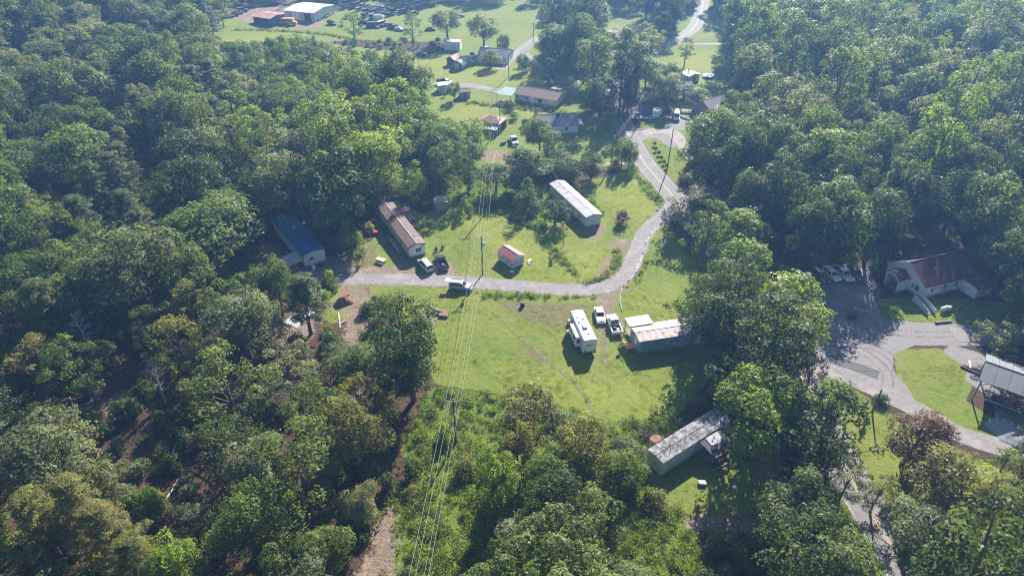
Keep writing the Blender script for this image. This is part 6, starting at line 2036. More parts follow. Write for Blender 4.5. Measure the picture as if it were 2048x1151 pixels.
HAND = [
 # kind, leaf, top px, top py, width px, height m, label
 ('broad','bright',1590,572,178,17,'large bright green tree beside the church gravel lot'),
 ('broad','bright',1534,764,196,16,'large bright round tree overhanging the patched white trailer'),
 ('broad','bright',1482,424,122,13,'bright crowned tree, upper of the stacked pair right of the lane'),
 ('broad','bright',1484,488,140,14,'bright crowned tree, lower of the stacked pair right of the lane'),
 ('broad','dark',1452,592,150,14,'dark dense tree shading the end of the blue-grey trailer'),
 ('loose','grey',1393,380,118,11,'grey-green feathery tree overhanging the lane mouth at the road'),
 ('broad','dark',1428,560,96,12,'dark tree behind the blue-grey trailer at the lawn edge'),
 ('loose','dark',1545,590,110,15,'dark open tree between the bright lot tree and the blue-grey trailer'),
 ('tall','mid',1198,74,78,23,'tall ivy-like green tree left of the big pine by the road'),
 ('tall','mid',1205,160,60,12,'lower green tree at the foot of the tall roadside tree'),
 ('tall','dark',1262,64,80,25,'tall dense dark tree on the left side of the far road'),
 ('cone','dark',1248,120,60,18,'dark conical tree touching the tall dense roadside tree'),
 ('broad','mid',1080,242,82,12,'leafy tree in front of the white cottage'),
 ('round','dark',1115,300,70,7,'dark bush mass below the leafy cottage tree'),
 ('round','dark',1185,310,54,7,'dark viny tree left of the short gravel drive'),
 ('round','dark',1140,320,60,6,'dark viny bush mass above the silver-roofed trailer'),
 ('round','mid',1248,277,38,8.5,'left of the small roadside tree pair by the short drive'),
 ('round','mid',1262,286,34,7.5,'right of the small roadside tree pair by the short drive'),
 ('round','bright',1218,226,32,5.5,'small bright round tree at the roadside edge near the white cottage'),
 ('cedar','cedar',1100,119,38,9,'dark cedar alone on the lawn by the far driveway'),
 ('round','mid',1046,108,28,6.5,'small thin-stemmed tree on the lawn under the far pole line'),
 ('round','grey',981,101,38,6.5,'round grey-green tree in front of the far grey roofed house'),
 ('cone','dark',531,78,34,14,'leftmost conical tree of the far row'),
 ('cone','mid',596,77,46,16,'second conical tree from left, broadest of the far row'),
 ('cone','dark',630,76,36,17,'narrow dark conical tree in the middle of the far row'),
 ('cone','mid',660,88,28,13,'fourth conical tree from left in the far row'),
 ('cone','mid',548,90,26,10,'short conical tree behind the leftmost of the far row'),
 ('cone','mid',622,132,36,8,'small conical tree below the far row'),
 ('broad','mid',690,95,60,12,'leafy tree at the right end of the conical row'),
 ('broad','mid',722,128,110,20,'big round oak left of the dark stemmed oak by the far field'),
 ('broad','dark',800,108,112,22,'big dark oak with showing stem beside the far field'),
 ('round','brown',612,165,46,8,'browned dying tree among green ones below the conical row'),
 ('broad','mid',662,306,190,21,'big dark oak right of the blue-roofed home'),
 ('broad','mid',395,418,220,16,'big rounded oak left of the blue-roofed home'),
 ('broad','mid',540,520,80,13,'leafy oak in front of the timber lean-to'),
 ('pine','needle',598,556,98,13,'roadside pine with bare lower stem near the concrete slab'),
 ('tall','dark',806,612,132,20,'tall dark tree at the meadow edge left of the pole line'),
 ('cone','bright',795,608,70,14,'bright green tree touching the back of the tall dark tree'),
 ('round','dark',1112,404,62,6,'dark round tree beside the silver-roofed trailer'),
 ('cone','mid',1054,358,56,9,'viny conical tree at the back of the clearing'),
 ('loose','olive',1130,444,26,6,'thin yellowish tree right of the dark round tree'),
 ('shrub','brown',1247,424,40,3.2,'brownish dark bush beside the lane mouth below the trailer lawn'),
 ('round','mid',908,163,27,6.5,'small dark-green tree between the two storage sheds'),
 ('loose','mid',702,24,52,13,'light tree left of the storage tank above the creek'),
 ('loose','mid',822,28,52,13,'light tree casting long shade in the far field'),
 ('broad','grey',893,22,62,13,'pale broad tree behind the white shed, left one'),
 ('broad','grey',967,32,66,14,'pale broad tree behind the far grey roofed house'),
 ('round','dark',1005,70,30,7,'dark bush tree right of the pale broad tree in the far field'),
 ('loose','grey',1376,78,46,11,'thin pale tree alone on the far right field'),
 ('tall','dark',1112,-22,62,24,'dark tall tree, leftmost of the far shaded group'),
 ('tall','dark',1150,-30,66,26,'dark tall tree, second of the far shaded group'),
 ('tall','dark',1195,-30,66,26,'dark tall tree, third of the far shaded group'),
 ('broad','dark',1120,55,70,10,'low dark tree at the foot of the far shaded group'),
 ('tall','mid',1300,-40,46,17,'far tree at the top edge left of the road gap'),
 ('tall','mid',1350,-35,50,18,'far tree at the top edge touching the road gap'),
 ('round','brown',1310,186,50,6,'pinkish smoke-like bush over the roadside cars'),
 ('shrub','brown',1336,212,26,4,'reddish bush right of the white box trailer'),
 ('round','dark',1340,128,56,10,'dark leafy tree at the left end of the far yard hedge'),
 ('round','dark',1372,168,64,5.5,'dark clipped hedge tree mass in the far right yard'),
 ('round','dark',1400,178,40,5,'dark hedge end tree nearest the grey roofed house'),
 ('broad','brown',1852,830,140,11,'brown dying tree on the right lawn beside the side road'),
 ('shrub','mid',1826,905,60,3.5,'green bush at the left foot of the brown dying tree'),
 ('loose','dark',1680,785,205,17,'dark open tree leaning over the lower main road'),
 ('broad','dark',1648,872,110,9,'dark low tree hiding the lower main road beside the patched trailer yard'),
 ('loose','plum',1636,722,110,11,'purplish grey bare-twigged tree by the dark asphalt patch'),
 ('broad','dark',1650,795,95,11,'deep shaded dark tree between the bright round tree and the road'),
 ('loose','grey',1770,958,90,7,'pale young tree on the roadside below the brown tree'),
 ('broad','olive',1935,938,170,12,'pale yellow-olive tree at the lower right corner'),
 ('loose','mid',2025,905,110,11,'leafy tree cut by the right edge below the pole barn'),
 ('broad','grey',1850,1040,150,9,'grey-green tree in the lower right below the olive one'),
 ('loose','mid',1690,1045,90,8,'tangled green tree left of the lower main road'),
 ('loose','grey',2014,648,96,8,'pale feathery tree right of the church gravel at the edge'),
 ('broad','dark',1850,352,130,16,'dark broad tree behind the church roof, middle of three'),
 ('broad','mid',1935,346,120,16,'green broad tree behind the church roof, right of three'),
 ('broad','dark',1775,385,130,17,'dark broad tree behind the church roof, left of three'),
 ('broad','grey',2040,462,110,15,'sunlit pale tree at the right edge above the church annex'),
 ('broad','olive',1062,796,150,11,'yellowish broad tree at the meadow foot, top of the lower clump'),
 ('broad','grey',1130,838,90,9,'grey-green tree at the upper right of the lower clump'),
 ('tall','bright',992,908,90,14,'bright green upright tree at the left of the lower clump'),
 ('broad','olive',1180,862,150,13,'olive broad tree in the middle of the lower clump'),
 ('broad','mid',1245,900,100,12,'olive-green tree at the right side of the lower clump'),
 ('broad','dark',1120,960,150,13,'dark tree in the deep shade of the lower clump'),
 ('broad','grey',1060,1062,150,9,'pale leafed tree at the bottom edge of the lower clump'),
 ('broad','mid',1105,905,120,11,'green broad tree between the bright upright and olive trees of the lower clump'),
 ('broad','olive',1040,870,100,11,'olive tree right of the bright upright tree in the lower clump'),
 ('broad','mid',1190,1000,130,11,'mid-green tree at the right foot of the lower clump'),
 ('broad','mid',1000,1090,70,8,'leafy tree at the bottom edge beside the power strip'),
 ('broad','bright',1178,842,60,5,'bright bushy tree at the meadow edge near the brush pile'),
 ('pine','olive',45,985,120,14,'olive pine at the bottom left corner, leftmost of four'),
 ('pine','olive',118,968,125,15,'olive pine at the bottom left corner, second and tallest of four'),
 ('pine','olive',190,1020,115,13,'olive pine at the bottom left corner, third of four'),
 ('pine','olive',250,1080,105,11,'olive pine at the bottom left corner, rightmost of four'),
 ('tall','mid',1502,-12,86,26,'tall green tree beside the far right field, leftmost of the tall three'),
 ('tall','bright',1592,8,92,25,'tall bright tree at the top edge, middle of the tall three'),
 ('tall','mid',1658,2,88,26,'tall green tree at the top edge, rightmost of the tall three'),
 ('broad','mid',1772,66,92,18,'round tree standing proud of the upper right wood'),
 ('broad','grey',1835,85,70,16,'grey-green tree right of the proud round tree in the upper right wood'),
 ('broad','bright',1712,118,80,16,'bright tree below the proud round tree in the upper right wood'),
 ('broad','mid',1440,226,135,21,'big green tree right of the road bend, leftmost of the front rank'),
 ('broad','dark',1545,232,120,20,'big dark tree in the front rank of the right wood, second from left'),
 ('tall','bright',1660,258,110,21,'tall bright tree in the front rank of the right wood'),
 ('tall','mid',1812,322,72,17,'tall green tree in the front rank of the right wood, rightmost'),
 ('tall','bright',452,186,82,16,'tall bright tree in the middle of the left wood'),
 ('tall','bright',590,212,92,17,'tall bright tree below the browned tree'),
 ('tall','bright',612,264,62,14,'bright oval tree below the tall bright one, left of a pair'),
 ('tall','bright',658,262,76,15,'bright oval tree below the tall bright one, right of a pair'),
 ('broad','dark',560,262,90,16,'dark broad tree left of the bright oval pair'),
 ('broad','olive',795,220,90,12,'olive-green broad tree at the wood edge below the far oaks'),
 ('tall','mid',885,295,62,13,'green oval tree at the clearing back edge, left of two'),
 ('tall','mid',935,288,58,13,'green oval tree at the clearing back edge, right of two'),
 ('broad','bright',335,1086,110,10,'bright green round tree at the bottom edge of the left wood'),
 ('broad','mid',470,992,140,13,'leafy tree near the bottom of the left wood right of the long trunk'),
 ('broad','grey',60,845,190,16,'grey-green broad tree at the left edge near the bottom'),
 ('broad','grey',160,930,110,12,'grey-green lower tree right of the left-edge broad tree'),
 ('broad','olive',695,812,140,14,'yellow-olive tree left of the weedy strip'),
 ('broad','grey',712,972,80,9,'pale green tree beside the lower weedy strip'),
 ('broad','mid',640,1062,120,10,'mid green tree at the bottom edge left of the dirt track'),
 ('broad','mid',560,1080,110,10,'leafy tree at the bottom edge in the left wood'),
 ('dead','plum',150,628,70,12,'bare grey snag among trees left of the lilac bundle'),
 ('dead','plum',296,715,60,10,'bare pale snag with forked limbs in the left wood'),
 ('dead','plum',405,330,60,13,'bare snag in the left wood above the big rounded oak'),
 ('loose','grey',1705,935,85,8,'grey-green small tree hanging over the lower main road'),
 ('dead','plum',62,312,80,12,'bare grey dead tree at the left edge of the wood'),
 ('shrub','mid',1030,224,22,2.4,'leftmost of the clipped round shrubs by the red roofed shed'),
 ('shrub','dark',1053,238,22,2.4,'dark clipped round shrub nearest the white cottage'),
 ('cedar','cedar',1076,216,18,3.2,'small cone-shaped shrub behind the white cottage'),
 ('shrub','dark',1018,200,26,3,'dark shrub at the corner of the low white house'),
 ('shrub','dark',862,440,28,2.6,'dark round shrub on the lawn right of the brown-roofed home'),
 ('shrub','mid',888,184,8,1.8,'tiny shrub below the pale storage shed'),
 ('shrub','dark',1165,180,20,3,'reddish shrub at the driveway end beside the tall roadside tree'),
 ('round','mid',960,240,46,8,'leafy tree left of the red roofed open shed'),
 ('round','dark',935,252,40,7,'dark tree at the wood edge left of the red roofed shed'),
 ('tall','bright',880,238,40,9,'bright pointed tree at the wood edge below the far oaks'),
 ('round','dark',1580,596,60,9,'dark understorey tree left of the bright lot tree'),
 ('broad','bright',765,322,62,11,'bright pyramidal tree behind the brown-roofed home'),
 ('cone','bright',930,392,36,5,'bright young tree among weeds at the back of the clearing'),
 ('shrub','bright',645,580,30,3,'bright shrub beside the roadside pine'),
 ('shrub','olive',1310,985,60,2.5,'bright weedy shrub below the patched trailer end'),
 ('shrub','bright',1663,1085,50,2.2,'star-like bright shrub in the bottom shade left of the road'),
 ('shrub','bright',1298,975,28,3,'bright shrub beside the patched trailer corner'),
 ('round','mid',775,590,50,7,'pale leafy low tree behind the tall dark meadow-edge tree'),
 ('loose','grey',560,700,140,11,'pale grey-green open tree below the concrete slab'),
 ('broad','grey',470,600,150,14,'pale broad tree in the left wood below the lane end'),
]
for kind, leaf, tx, ty, wp, h, lab in HAND:
    x, y, wd = place(tx, ty, wp, h)
    plant(kind, leaf, x, y, wd, h, lab)
for i, (px, py) in enumerate(((1308, 292), (1312, 302), (1317, 311), (1322, 320), (1328, 329), (1333, 337))):
    q = P(px, py)
    plant('shrub', 'dark', q.x, q.y, 1.3, 1.6, f'small upright shrub in the verge row, {ORD[i]} from the far end', 'row of small shrubs on the right verge')

# open places in the photograph: no crown may cover them
CLEAR = [
 [(650,520),(700,500),(750,480),(752,405),(790,398),(862,425),(866,392),(895,392),(905,418),(960,408),(1020,420),(1045,450),(1085,440),(1095,362),(1130,358),(1160,372),(1185,352),(1280,340),(1340,396),(1345,440),(1390,560),(1370,630),(1400,640),(1400,740),(1362,760),(1362,825),(1330,840),(1200,838),(1120,800),(1000,790),(930,800),(870,765),(850,690),(842,640),(740,600),(730,670),(690,690),(640,640),(645,590)],
 [(870,770),(1000,790),(975,850),(962,950),(950,1151),(770,1151),(775,1020),(840,960),(830,850)],
 [(1300,890),(1430,812),(1470,830),(1440,900),(1450,960),(1520,1000),(1430,1050),(1370,1020),(1300,950)],
 [(1590,524),(1660,518),(1740,520),(1775,505),(1825,488),(1950,478),(1970,570),(1940,620),(1970,655),(2048,655),(2048,680),(1960,700),(1985,710),(2048,715),(2048,900),(1925,880),(1920,850),(1870,835),(1790,850),(1790,925),(1745,870),(1665,765),(1660,660),(1620,590)],
 [(430,75),(470,30),(480,-20),(1085,-20),(1090,70),(1062,110),(1160,160),(1170,215),(1200,262),(1235,255),(1300,320),(1345,375),(1290,340),(1200,340),(1170,310),(1120,300),(1050,255),(1020,315),(960,325),(985,250),(950,225),(905,240),(862,225),(850,160),(800,115),(740,105),(690,88),(640,75),(560,70),(500,85)],
 [(1310,110),(1360,60),(1392,-10),(1425,-10),(1462,95),(1445,150),(1440,240),(1400,250),(1352,300),(1270,250),(1275,215),(1330,215),(1400,205),(1415,150),(1340,120)],
 [(1215,-10),(1320,-10),(1310,50),(1230,50)],
 [(1340,395),(1350,480),(1395,560),(1330,560),(1330,420)],
 [(540,430),(600,430),(650,500),(650,560),(560,570),(530,470)],
 [(1290,960),(1330,1010),(1420,1060),(1450,1151),(1310,1151),(1285,1050)],
 [(265,1095),(330,960),(335,870),(372,870),(370,960),(305,1095)], [(170,790),(300,775),(330,830),(230,870)],
 [(1700,1010),(1790,1000),(1815,1100),(1780,1090)],
 [(500,118),(530,150),(525,180),(495,150)],
]
# ground the sun reaches in the photograph: no new tree may throw its shade there
LIT = [
 [(755,510),(800,470),(870,425),(1000,425),(1040,470),(1090,560),(1160,480),(1190,400),(1290,350),(1340,395),(1330,470),(1310,570),(1260,600),(1255,640),(1330,640),(1240,690),(1250,780),(1345,770),(1345,825),(1200,832),(1000,785),(870,760),(850,650),(740,595),(700,640),(665,600),(700,555)],
 [(1705,795),(1750,800),(1850,835),(1925,880),(1920,930),(1880,850),(1800,830),(1760,900),(1700,830)],
 [(1800,740),(1900,720),(1930,780),(1960,830),(1850,810)],
 [(870,230),(950,200),(1130,220),(1160,200),(1150,300),(1200,325),(1250,330),(1220,300),(1170,290),(1060,250),(960,225),(900,240)],
 [(440,85),(560,72),(700,96),(850,115),(1000,135),(1090,160),(900,180),(840,130),(740,100),(640,80),(560,85)],
 [(860,850),(960,860),(940,1000),(900,1140),(800,1140),(830,990)],
 [(1290,345),(1330,395),(1345,390),(1305,330)],
 [(1345,200),(1400,200),(1400,250),(1360,260)],
]
def hits(polys, pts):
    n = 0
    for x, y in pts:
        for p in polys:
            if in_poly(p, x, y):
                n += 1
                break
    return n
def crown_px(x, y, wd, h, kind):
    z0 = G(x, y)
    r = wd / 2
    out = []
    zs = (0.35, 0.6, 0.85) if kind != 'tall' else (0.25, 0.5, 0.8)
    for t in zs:
        rr = r * (1.0 if t < 0.7 else 0.65)
        for k in range(6):
            a_ = k * math.pi / 3
            q = proj(x + rr * math.cos(a_), y + rr * math.sin(a_), z0 + h * t)
            out.append(q[:2])
    out.append(proj(x, y, z0 + h)[:2])
    return out
def shade_px(x, y, wd, h):
    z0 = G(x, y)
    out = []
    sx, sy = -SUN_DIR.x / SUN_DIR.z, -SUN_DIR.y / SUN_DIR.z
    for t in (0.4, 0.65, 0.9):
        for o in (-0.35, 0.35):
            gx, gy = x + sx * h * t + o * wd, y + sy * h * t
            out.append(proj(gx, gy, G(gx, gy))[:2])
    return out

def species(px, py, rng):
    """what grows where, by eye"""
    u = rng.random()
    if px < 330 and 180 < py < 900 and u < 0.18: return 'pine', 'needle'
    if px < 520 and py < 260:
        return [('broad', 'mid'), ('broad', 'grey'), ('pine', 'needle'), ('broad', 'dark'), ('tall', 'mid'), ('loose', 'grey')][min(5, int(u * 6))]
    if py > 560 and px < 900:
        return [('loose', 'grey'), ('loose', 'mid'), ('broad', 'grey'), ('loose', 'olive'), ('broad', 'mid'), ('loose', 'dark'), ('loose', 'mid')][min(6, int(u * 7))]
    if px > 1300 and py < 320:
        return [('tall', 'mid'), ('broad', 'mid'), ('tall', 'bright'), ('broad', 'grey'), ('tall', 'mid'), ('broad', 'grey')][min(5, int(u * 6))]
    if px > 1300:
        return [('broad', 'dark'), ('broad', 'mid'), ('tall', 'dark'), ('broad', 'mid'), ('loose', 'dark')][min(4, int(u * 5))]
    if 500 < px < 1000 and py < 420:
        return [('tall', 'bright'), ('broad', 'mid'), ('cone', 'bright'), ('tall', 'mid'), ('broad', 'grey'), ('tall', 'bright'), ('broad', 'bright')][min(6, int(u * 7))]
    return [('broad', 'dark'), ('broad', 'mid'), ('tall', 'mid'), ('broad', 'grey'), ('loose', 'mid'), ('broad', 'mid')][min(5, int(u * 6))]

SIZE = {'broad': ((8.5, 18.0), (11, 21)), 'tall': ((7.5, 12.5), (14, 25)), 'loose': ((7.0, 14.5), (10, 18)), 'cone': ((5.5, 8.0), (9, 14)), 'pine': ((7, 11), (14, 20))}
VIEW = (-40, 2088, -60, 1200)
CAND = []
rng = random.Random(2024)
HAND_N = len(TREES)
gridcell = {}
def near(x, y, r, k):
    gx, gy = int(x // 14), int(y // 14)
    for i in (-1, 0, 1):
        for j in (-1, 0, 1):
            for (a, b, c_) in gridcell.get((gx + i, gy + j), ()):
                if (a - x) ** 2 + (b - y) ** 2 < (k * (r + c_)) ** 2: return True
    return False
def add_cell(x, y, r):
    gridcell.setdefault((int(x // 14), int(y // 14)), []).append((x, y, r))
for x, y, r, h in TREES: add_cell(x, y, r)
road_pts = [(p.x, p.y) for p in main_line[::3]]
for trial in range(9000):
    y = 38 + (rng.random() ** 0.85) * 440
    half = 0.80 * (y + 70) 
    x = rng.uniform(-half, half)
    z = G(x, y)
    gx, gy, zc = proj(x, y, z)
    tpx = proj(x, y, z + 13)
    sp = species(tpx[0], tpx[1], rng)
    (w0, w1), (h0, h1) = SIZE[sp[0]]
    k = rng.random()
    wd = w0 + (w1 - w0) * k
    h = h0 + (h1 - h0) * min(1, max(0, k + rng.uniform(-0.35, 0.35)))
    if tpx[0] > 1380 and tpx[1] < 520: h *= 1.18
    if tpx[1] > 560 and tpx[0] < 900: h *= 0.9
    if near(x, y, wd / 2, 0.68 if (tpx[0] < 760 and tpx[1] > 560) else 0.58): continue
    if any((a - x) ** 2 + (b - y) ** 2 < 25 for a, b in road_pts): continue
    ok = False
    for sc in (1.0, 0.72, 0.5):
        hh, ww = h * sc, wd * (0.35 + 0.65 * sc)
        cp_ = crown_px(x, y, ww, hh, sp[0])
        if hits(CLEAR, cp_) > 1: continue
        if hits(LIT, shade_px(x, y, ww, hh)) > 1: continue
        ok = True
        break
    if not ok: continue
    xs_, ys_ = [q[0] for q in cp_], [q[1] for q in cp_]
    inview = max(xs_) > 10 and min(xs_) < 2038 and max(ys_) > 8 and min(ys_) < 1143
    margin = max(xs_) > -500 and min(xs_) < 2548 and max(ys_) > -260 and min(ys_) < 1500
    if not margin: continue
    add_cell(x, y, ww / 2)
    CAND.append((inview, ww / zc, sp, x, y, ww, hh, (min(xs_) + max(xs_)) / 2, min(ys_)))
inv = sorted([c for c in CAND if c[0]], key=lambda c: -c[1])
MAXT = 225
single, rest = inv[:MAXT], inv[MAXT:] + [c for c in CAND if not c[0]]
print('forest candidates', len(CAND), 'in view', len(inv), 'hand', HAND_N)

# labels of the forest trees: look, place, rank
LOOK = {('broad','dark'): 'dark broad tree', ('broad','mid'): 'mid-green broad tree', ('broad','bright'): 'bright broad tree', ('broad','grey'): 'grey-green broad tree', ('broad','olive'): 'olive broad tree',
        ('tall','mid'): 'tall green tree', ('tall','bright'): 'tall bright tree', ('tall','dark'): 'tall dark tree', ('loose','mid'): 'green open tree', ('loose','grey'): 'grey-green open tree',
        ('loose','olive'): 'olive open tree', ('loose','dark'): 'dark open tree', ('cone','bright'): 'bright conical tree', ('cone','mid'): 'green conical tree', ('pine','needle'): 'woodland pine'}
def where(px, py):
    if px < 900:
        row = 'level with the scrapyard barns' if py < 70 else 'level with the conical tree row' if py < 150 else 'level with the low white house' if py < 225 else 'level with the red-roofed shed' if py < 300 else 'level with the roadside tree pair' if py < 365 else 'level with the brown-roofed home' if py < 470 else 'level with the lane' if py < 580 else 'level with the soil heap' if py < 680 else 'level with the blue-grey trailer' if py < 780 else 'level with the patched trailer' if py < 920 else 'near the bottom edge'
        col_ = 'left edge' if px < 150 else 'left wood' if px < 330 else 'inner left wood' if px < 520 else 'clearing-side left wood' if px < 710 else 'left wood tip'
    elif px < 1330:
        col_ = 'middle'
        row = 'at the top edge' if py < 120 else 'behind the clearing' if py < 480 else 'in the lower clump' if py > 700 else 'beside the clearing'
    else:
        row = 'along the top edge' if py < 60 else 'level with the white shed' if py < 130 else 'level with the low white house' if py < 210 else 'level with the white cottage' if py < 290 else 'above the bright stacked pair' if py < 380 else 'level with the bright stacked pair' if py < 500 else 'level with the church' if py < 650 else 'level with the pole barn' if py < 850 else 'near the bottom edge'
        col_ = 'roadside right wood' if px < 1520 else 'right wood' if px < 1700 else 'outer right wood' if px < 1880 else 'right edge'
    return f', {col_}, {row}'
cells = {}
for c in single:
    cells.setdefault((LOOK[c[2]], where(c[7], c[8])), []).append(c)
for (look, wh), cs in cells.items():
    cs.sort(key=lambda c: c[7])
    for i, c in enumerate(cs):
        lab = f'{look}{wh}'
        if len(cs) > 1:
            lab += ', ' + ('leftmost such' if i == 0 else 'rightmost such' if i == len(cs) - 1 else f'{ORD[i]} such from left')
        plant(c[2][0], c[2][1], c[3], c[4], c[5], c[6], lab, 'trees of the surrounding woods')

# ------------------------------------------------------------------ scattered growth
PROTO_COL = {}
def scatter(name, pts, rots, scl, pid, protos, label=None, kind='stuff'):
    """one object whose geometry nodes set proto meshes on points"""
    c = bpy.data.collections.new(name + '_kinds')
    for i, me in enumerate(protos):
        c.objects.link(bpy.data.objects.new(f'{name}_{i:02d}', me))
    me = bpy.data.meshes.new(name)
    n = len(pts)
    me.vertices.add(n)
    me.vertices.foreach_set('co', np.asarray(pts, np.float32).ravel())
    for nm, ty, key, arr in (('rot', 'FLOAT_VECTOR', 'vector', rots), ('scl', 'FLOAT_VECTOR', 'vector', scl), ('pid', 'INT', 'value', pid)):
        a = me.attributes.new(nm, ty, 'POINT')
        a.data.foreach_set(key, np.asarray(arr, np.int32 if ty == 'INT' else np.float32).ravel())
    o = link(name, me)
    ng = bpy.data.node_groups.new(name, 'GeometryNodeTree')
    ng.interface.new_socket('Geometry', in_out='INPUT', socket_type='NodeSocketGeometry')
    ng.interface.new_socket('Geometry', in_out='OUTPUT', socket_type='NodeSocketGeometry')
    gi, go = ng.nodes.new('NodeGroupInput'), ng.nodes.new('NodeGroupOutput')
    ip = ng.nodes.new('GeometryNodeInstanceOnPoints')
    ci = ng.nodes.new('GeometryNodeCollectionInfo')
    ci.inputs['Collection'].default_value = c
    ci.inputs['Separate Children'].default_value = True
    ci.inputs['Reset Children'].default_value = True
    ip.inputs['Pick Instance'].default_value = True
    def na(nm, ty):
        q = ng.nodes.new('GeometryNodeInputNamedAttribute')
        q.data_type = ty
        q.inputs['Name'].default_value = nm
        return [s for s in q.outputs if s.enabled and s.name == 'Attribute'][0]
    L_ = ng.links.new
    L_(gi.outputs[0], ip.inputs['Points'])
    L_(ci.outputs[0], ip.inputs['Instance'])
    L_(na('pid', 'INT'), ip.inputs['Instance Index'])
    L_(na('rot', 'FLOAT_VECTOR'), ip.inputs['Rotation'])
    L_(na('scl', 'FLOAT_VECTOR'), ip.inputs['Scale'])
    L_(ip.outputs[0], go.inputs[0])
    o.modifiers.new('scatter', 'NODES').node_group = ng
    tag(o, label, None, None, kind)
    return o

# the rest of the woods as one mass
for k in range(11):
    q = P(815 + k * 20 + rng.uniform(-6, 6), -52 + rng.uniform(-10, 6))
    rest.append((False, 0, ('tall', 'dark'), q.x, q.y, 13, 31, 0, 0))
keys = sorted({c[2] for c in rest})
pm = [cards_mesh('wood_' + k[0] + k[1], PR[k][0].joined[0], PR[k][0].joined[2], PR[k][0].joined[1], PR[k][0].joined[3]) for k in keys]
pts, rots, scl, pid = [], [], [], []
for c in rest:
    p = PR[c[2]][0]
    pts.append((c[3], c[4], G(c[3], c[4])))
    rots.append((0, 0, rng.uniform(0, 6.28)))
    scl.append((c[5] / p.w, c[5] / p.w, c[6] / p.h))
    pid.append(keys.index(c[2]))
# woods beyond the picture
for _ in range(2600):
    x, y = rng.uniform(-620, 620), rng.uniform(30, 760)
    gx, gy, zc = proj(x, y, 8)
    if -560 < gx < 2600 and -300 < gy < 1600 and zc > 0: continue
    if y < 40 and abs(x) < 60: continue
    k = keys[rng.randrange(len(keys))]
    p = PR[k][0]
    (w0, w1), (h0, h1) = SIZE[k[0]]
    q = rng.random()
    pts.append((x, y, G(x, y)))
    rots.append((0, 0, rng.uniform(0, 6.28)))
    scl.append(((w0 + (w1 - w0) * q) * 1.25 / p.w, (w0 + (w1 - w0) * q) * 1.25 / p.w, (h0 + (h1 - h0) * q) / p.h))
    pid.append(keys.index(k))
scatter('distant_forest', pts, rots, scl, pid, pm, 'far woods filling the valley sides')

# undergrowth in the woods and rough ground; grass tufts and weeds on open ground
nr = np.random.default_rng(5)
def shrub_mesh(leaf, seed):
    p = proto('shrub', seed, LEAF[leaf])
    return cards_mesh('under_' + leaf, p.joined[0], LEAF[leaf], p.joined[1], p.joined[3])
UG = [shrub_mesh('mid', 901), shrub_mesh('dark', 902), shrub_mesh('grey', 903), shrub_mesh('olive', 904), shrub_mesh('bright', 905)]
def tuft_mesh(seed, n, h, r, wd, mat):
    g = np.random.default_rng(seed)
    vs = []
    for _ in range(n):
        a_, b_ = g.uniform(0, 6.28), g.uniform(0, 6.28)
        rr = r * math.sqrt(g.random())
        bx, by = rr * math.cos(a_), rr * math.sin(a_)
        hh = h * g.uniform(0.5, 1.1)
        lx, ly = g.normal() * h * 0.35, g.normal() * h * 0.35
        wx, wy = math.cos(b_) * wd, math.sin(b_) * wd
        vs += [(bx - wx, by - wy, -0.02), (bx + wx, by + wy, -0.02), (bx + lx + wx * 0.4, by + ly + wy * 0.4, hh), (bx + lx - wx * 0.4, by + ly - wy * 0.4, hh * 0.95)]
    return cards_mesh('tuft', np.array(vs), mat)
def weed_mesh(seed, mat, h=0.7, r=0.55, n=60, sz=0.16):
    g = np.random.default_rng(seed)
    c = np.stack([g.normal(size=n) * r * 0.5, g.normal(size=n) * r * 0.5, h * g.random(n) ** 0.8], -1)
    c[:, 2] *= np.clip(1.1 - np.hypot(c[:, 0], c[:, 1]) / r * 0.6, 0.2, 1)
    nn = g.normal(size=(n, 3)) * 0.6 + np.array([0, 0, 0.7])
    nn /= np.linalg.norm(nn, axis=1, keepdims=True)
    return cards_mesh('weed', leaf_cards(g, c, nn, sz * (0.6 + g.random(n)), 0.55), mat)
GT = [tuft_mesh(1, 34, 0.11, 0.45, 0.02, LEAF['grass']), tuft_mesh(2, 34, 0.15, 0.48, 0.022, LEAF['grass'])]
TALLG = [tuft_mesh(3, 50, 0.6, 0.45, 0.03, LEAF['grass']), weed_mesh(4, LEAF['weed']), weed_mesh(5, LEAF['weed'], 0.9, 0.7, 80, 0.2), weed_mesh(6, LEAF['weed'], 0.45, 0.5, 50, 0.14), weed_mesh(7, LEAF['mid'], 0.8, 0.6, 70, 0.2)]

# lines of road centres kept clear
rl = np.array([(p.x, p.y, 3.3) for p in main_line[::2]] + [(p.x, p.y, 2.3) for p in lane_line[::2]] + [(p.x, p.y, 2.3) for p in drive_line[::2]])
def off_roads(X, Y):
    ok = np.ones(len(X), bool)
    for a in range(0, len(rl), 40):
        ch = rl[a:a + 40]
        d2 = (X[:, None] - ch[None, :, 0]) ** 2 + (Y[:, None] - ch[None, :, 1]) ** 2
        ok &= (d2 > ch[None, :, 2] ** 2).all(1)
    return ok
BLD = []
for o in list(COL.objects):
    if o.parent is None and o.get('category') in ('mobile home', 'church', 'shed', 'house', 'barn', 'travel trailer', 'car', 'pickup', 'minivan', 'hut', 'deck', 'steps', 'ramp', 'trailer', 'carport'):
        dims = {'mobile home': (9.5, 2.4), 'church': (8.5, 6), 'house': (7, 5), 'barn': (8, 6), 'travel trailer': (4.5, 2.1), 'shed': (3, 2.2), 'hut': (4.2, 2.8), 'ramp': (3.4, 0.9), 'deck': (3.5, 1.7)}.get(o['category'], (2.8, 1.1))
        BLD.append((o.location.x, o.location.y, o.rotation_euler.z, *dims))
